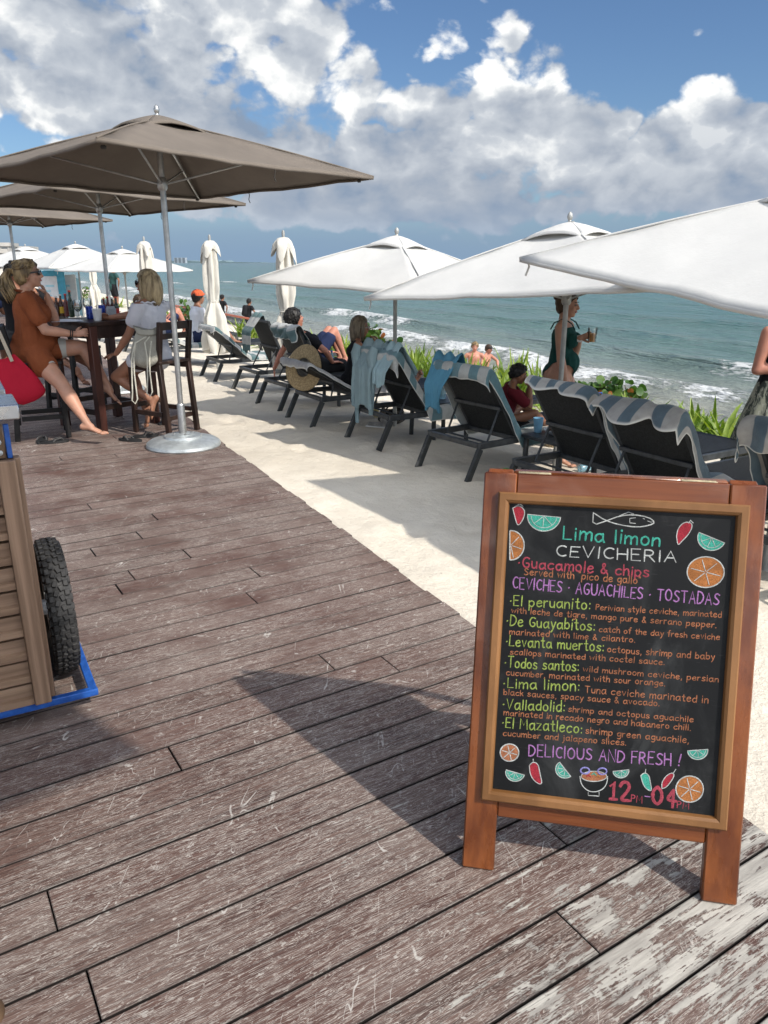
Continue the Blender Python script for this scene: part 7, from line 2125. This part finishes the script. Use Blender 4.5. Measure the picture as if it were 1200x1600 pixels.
barrier("orange pipe barrier with black netting right of the far closed umbrella", a, b, -.16, .55)
a = at(262, 476, 36.0); b = at(319, 481, 31.0)
for q in (a, b): q.z = ground_z(q.x, q.y)
barrier("orange pipe barrier behind the blond woman's shoulder", a, b, -.25, .5)

# ------------------------------------------------------------------ menu boards, paddle board and curtain under the far umbrellas
M_BOARDW = mat("white_board_paint", (.66, .67, .68), .6, .06); M_CYAN = mat("cyan_board_paint", (.08, .42, .60), .4, .12); M_CY2 = mat("pale_cyan_paint", (.35, .60, .68), .5, .1)
for i, (px, Y, w, h, mt, lb) in enumerate(((84, 22.5, .75, 1.36, M_CYAN, "cyan board leaning beside the far menu boards"), (96, 22.8, .9, 1.25, M_BOARDW, "white menu board under the far white umbrellas"), (105, 23.2, .8, 1.15, M_CY2, "pale blue board between the white ones"), (75, 21.5, .5, 1.2, M_BOARDW, "narrow white board above the hidden person's hand"))):
    p_ = at(px, 450, Y); z_ = max(ground_z(p_.x, Y), -.03) if st(p_.x, Y)[0] > 0 else 0.0
    r = thing("display_board", lb, "board", (p_.x, Y, z_), rad(8 * (i - 1.5)), "boards under the far umbrellas")
    mb = MB(); mb.box((0, 0, h / 2 + .05), (w, .04, h - .1), .01); mb.build("panel", mt, r)
    mb = MB()
    for s in (-1, 1): mb.bar((s * w * .4, .02, 0), (s * w * .4, .02, h + .01), .04, .04, side=(1, 0, 0))
    mb.build("frame", M_BOARDW, r)
    if mt is M_BOARDW:
        mb = MB(); rg = random.Random(i)
        for q in range(6):
            mb.box((rg.uniform(-.12, .12) * w, -.023, .3 + q * .13), (w * rg.uniform(.3, .6), .003, .05))
        mb.build("printed_lines", M_CY2, r)

# ------------------------------------------------------------------ far buildings and coast
M_CONC = mat("pale_concrete", (.42, .40, .37), .8, .1, .3); M_WIN = mat("dark_window_glass", (.05, .06, .07), .15, .3, .4)
def block(label, x, y, w, d, h, floors, bays, z0=-1.0, mt=None, rz=0.2):
    r = thing("apartment_block", label, "building", (x, y, z0), rz, "far beachfront buildings")
    mb = MB(); mb.box((0, 0, h / 2), (w, d, h)); wall = mb.build("wall", mt or M_CONC, r, smooth=False)
    mb = MB(); mb.box((0, 0, h + .5), (w + .6, d + .6, .9)); mb.build("roof_slab", mt or M_CONC, r, smooth=False)
    fh = h / floors; bw_ = w / bays
    for f in range(floors):
        for b in range(bays):
            mb = MB(); mb.box((-w / 2 + (b + .5) * bw_, -d / 2 - .02, (f + .55) * fh), (bw_ * .62, .1, fh * .55)); mb.build("window", M_WIN, r, smooth=False)
        mb = MB(); mb.box((0, -d / 2 - .65, f * fh + .1), (w * .96, 1.2, .18)); mb.box((0, -d / 2 - 1.2, f * fh + .6), (w * .96, .08, .9)); mb.build("balcony", mt or M_CONC, r, smooth=False)
def far(px, py, Y): return at(px, py, Y)
q = far(12, 400, 210); block("beige apartment block at the far left above the white umbrella", q.x - 3, q.y, 9, 9, 6.4, 4, 4)
q = far(34, 400, 225); block("lower beige apartment block right of the first one, by the taupe pole", q.x, q.y, 6.5, 10, 5.8, 3, 3)
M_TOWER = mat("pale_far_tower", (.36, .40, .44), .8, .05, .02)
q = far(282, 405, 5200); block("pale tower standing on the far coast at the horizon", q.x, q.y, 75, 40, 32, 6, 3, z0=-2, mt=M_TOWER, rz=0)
def build_coast():
    m = mat("far_coast_land", (.14, .20, .22), .9, .15, .004); rg = random.Random(9); mb = MB(); pts = []  # blue-grey of distance haze is put into the land colour
    for i in range(90):
        px = -60 + i * 5.6; a_ = at(px, 410, 5400.); h = 9 + 9 * abs(mn.noise((i * .35, 2, 0))) + (8 if rg.random() > .86 else 0); fade = 1 - max(0, (px - 330) / 110); h *= max(.05, fade)
        pts.append((a_.x, h))
    vs = []
    for x, h in pts: vs += [(x, 5400, -3), (x, 5400, h - 2), (x, 5700, h - 2), (x, 5700, -3)]
    mb.add(vs, [(i * 4 + j, i * 4 + 4 + j, i * 4 + 5 + j, i * 4 + 1 + j) for i in range(89) for j in range(3)])
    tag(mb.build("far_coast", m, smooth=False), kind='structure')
build_coast()
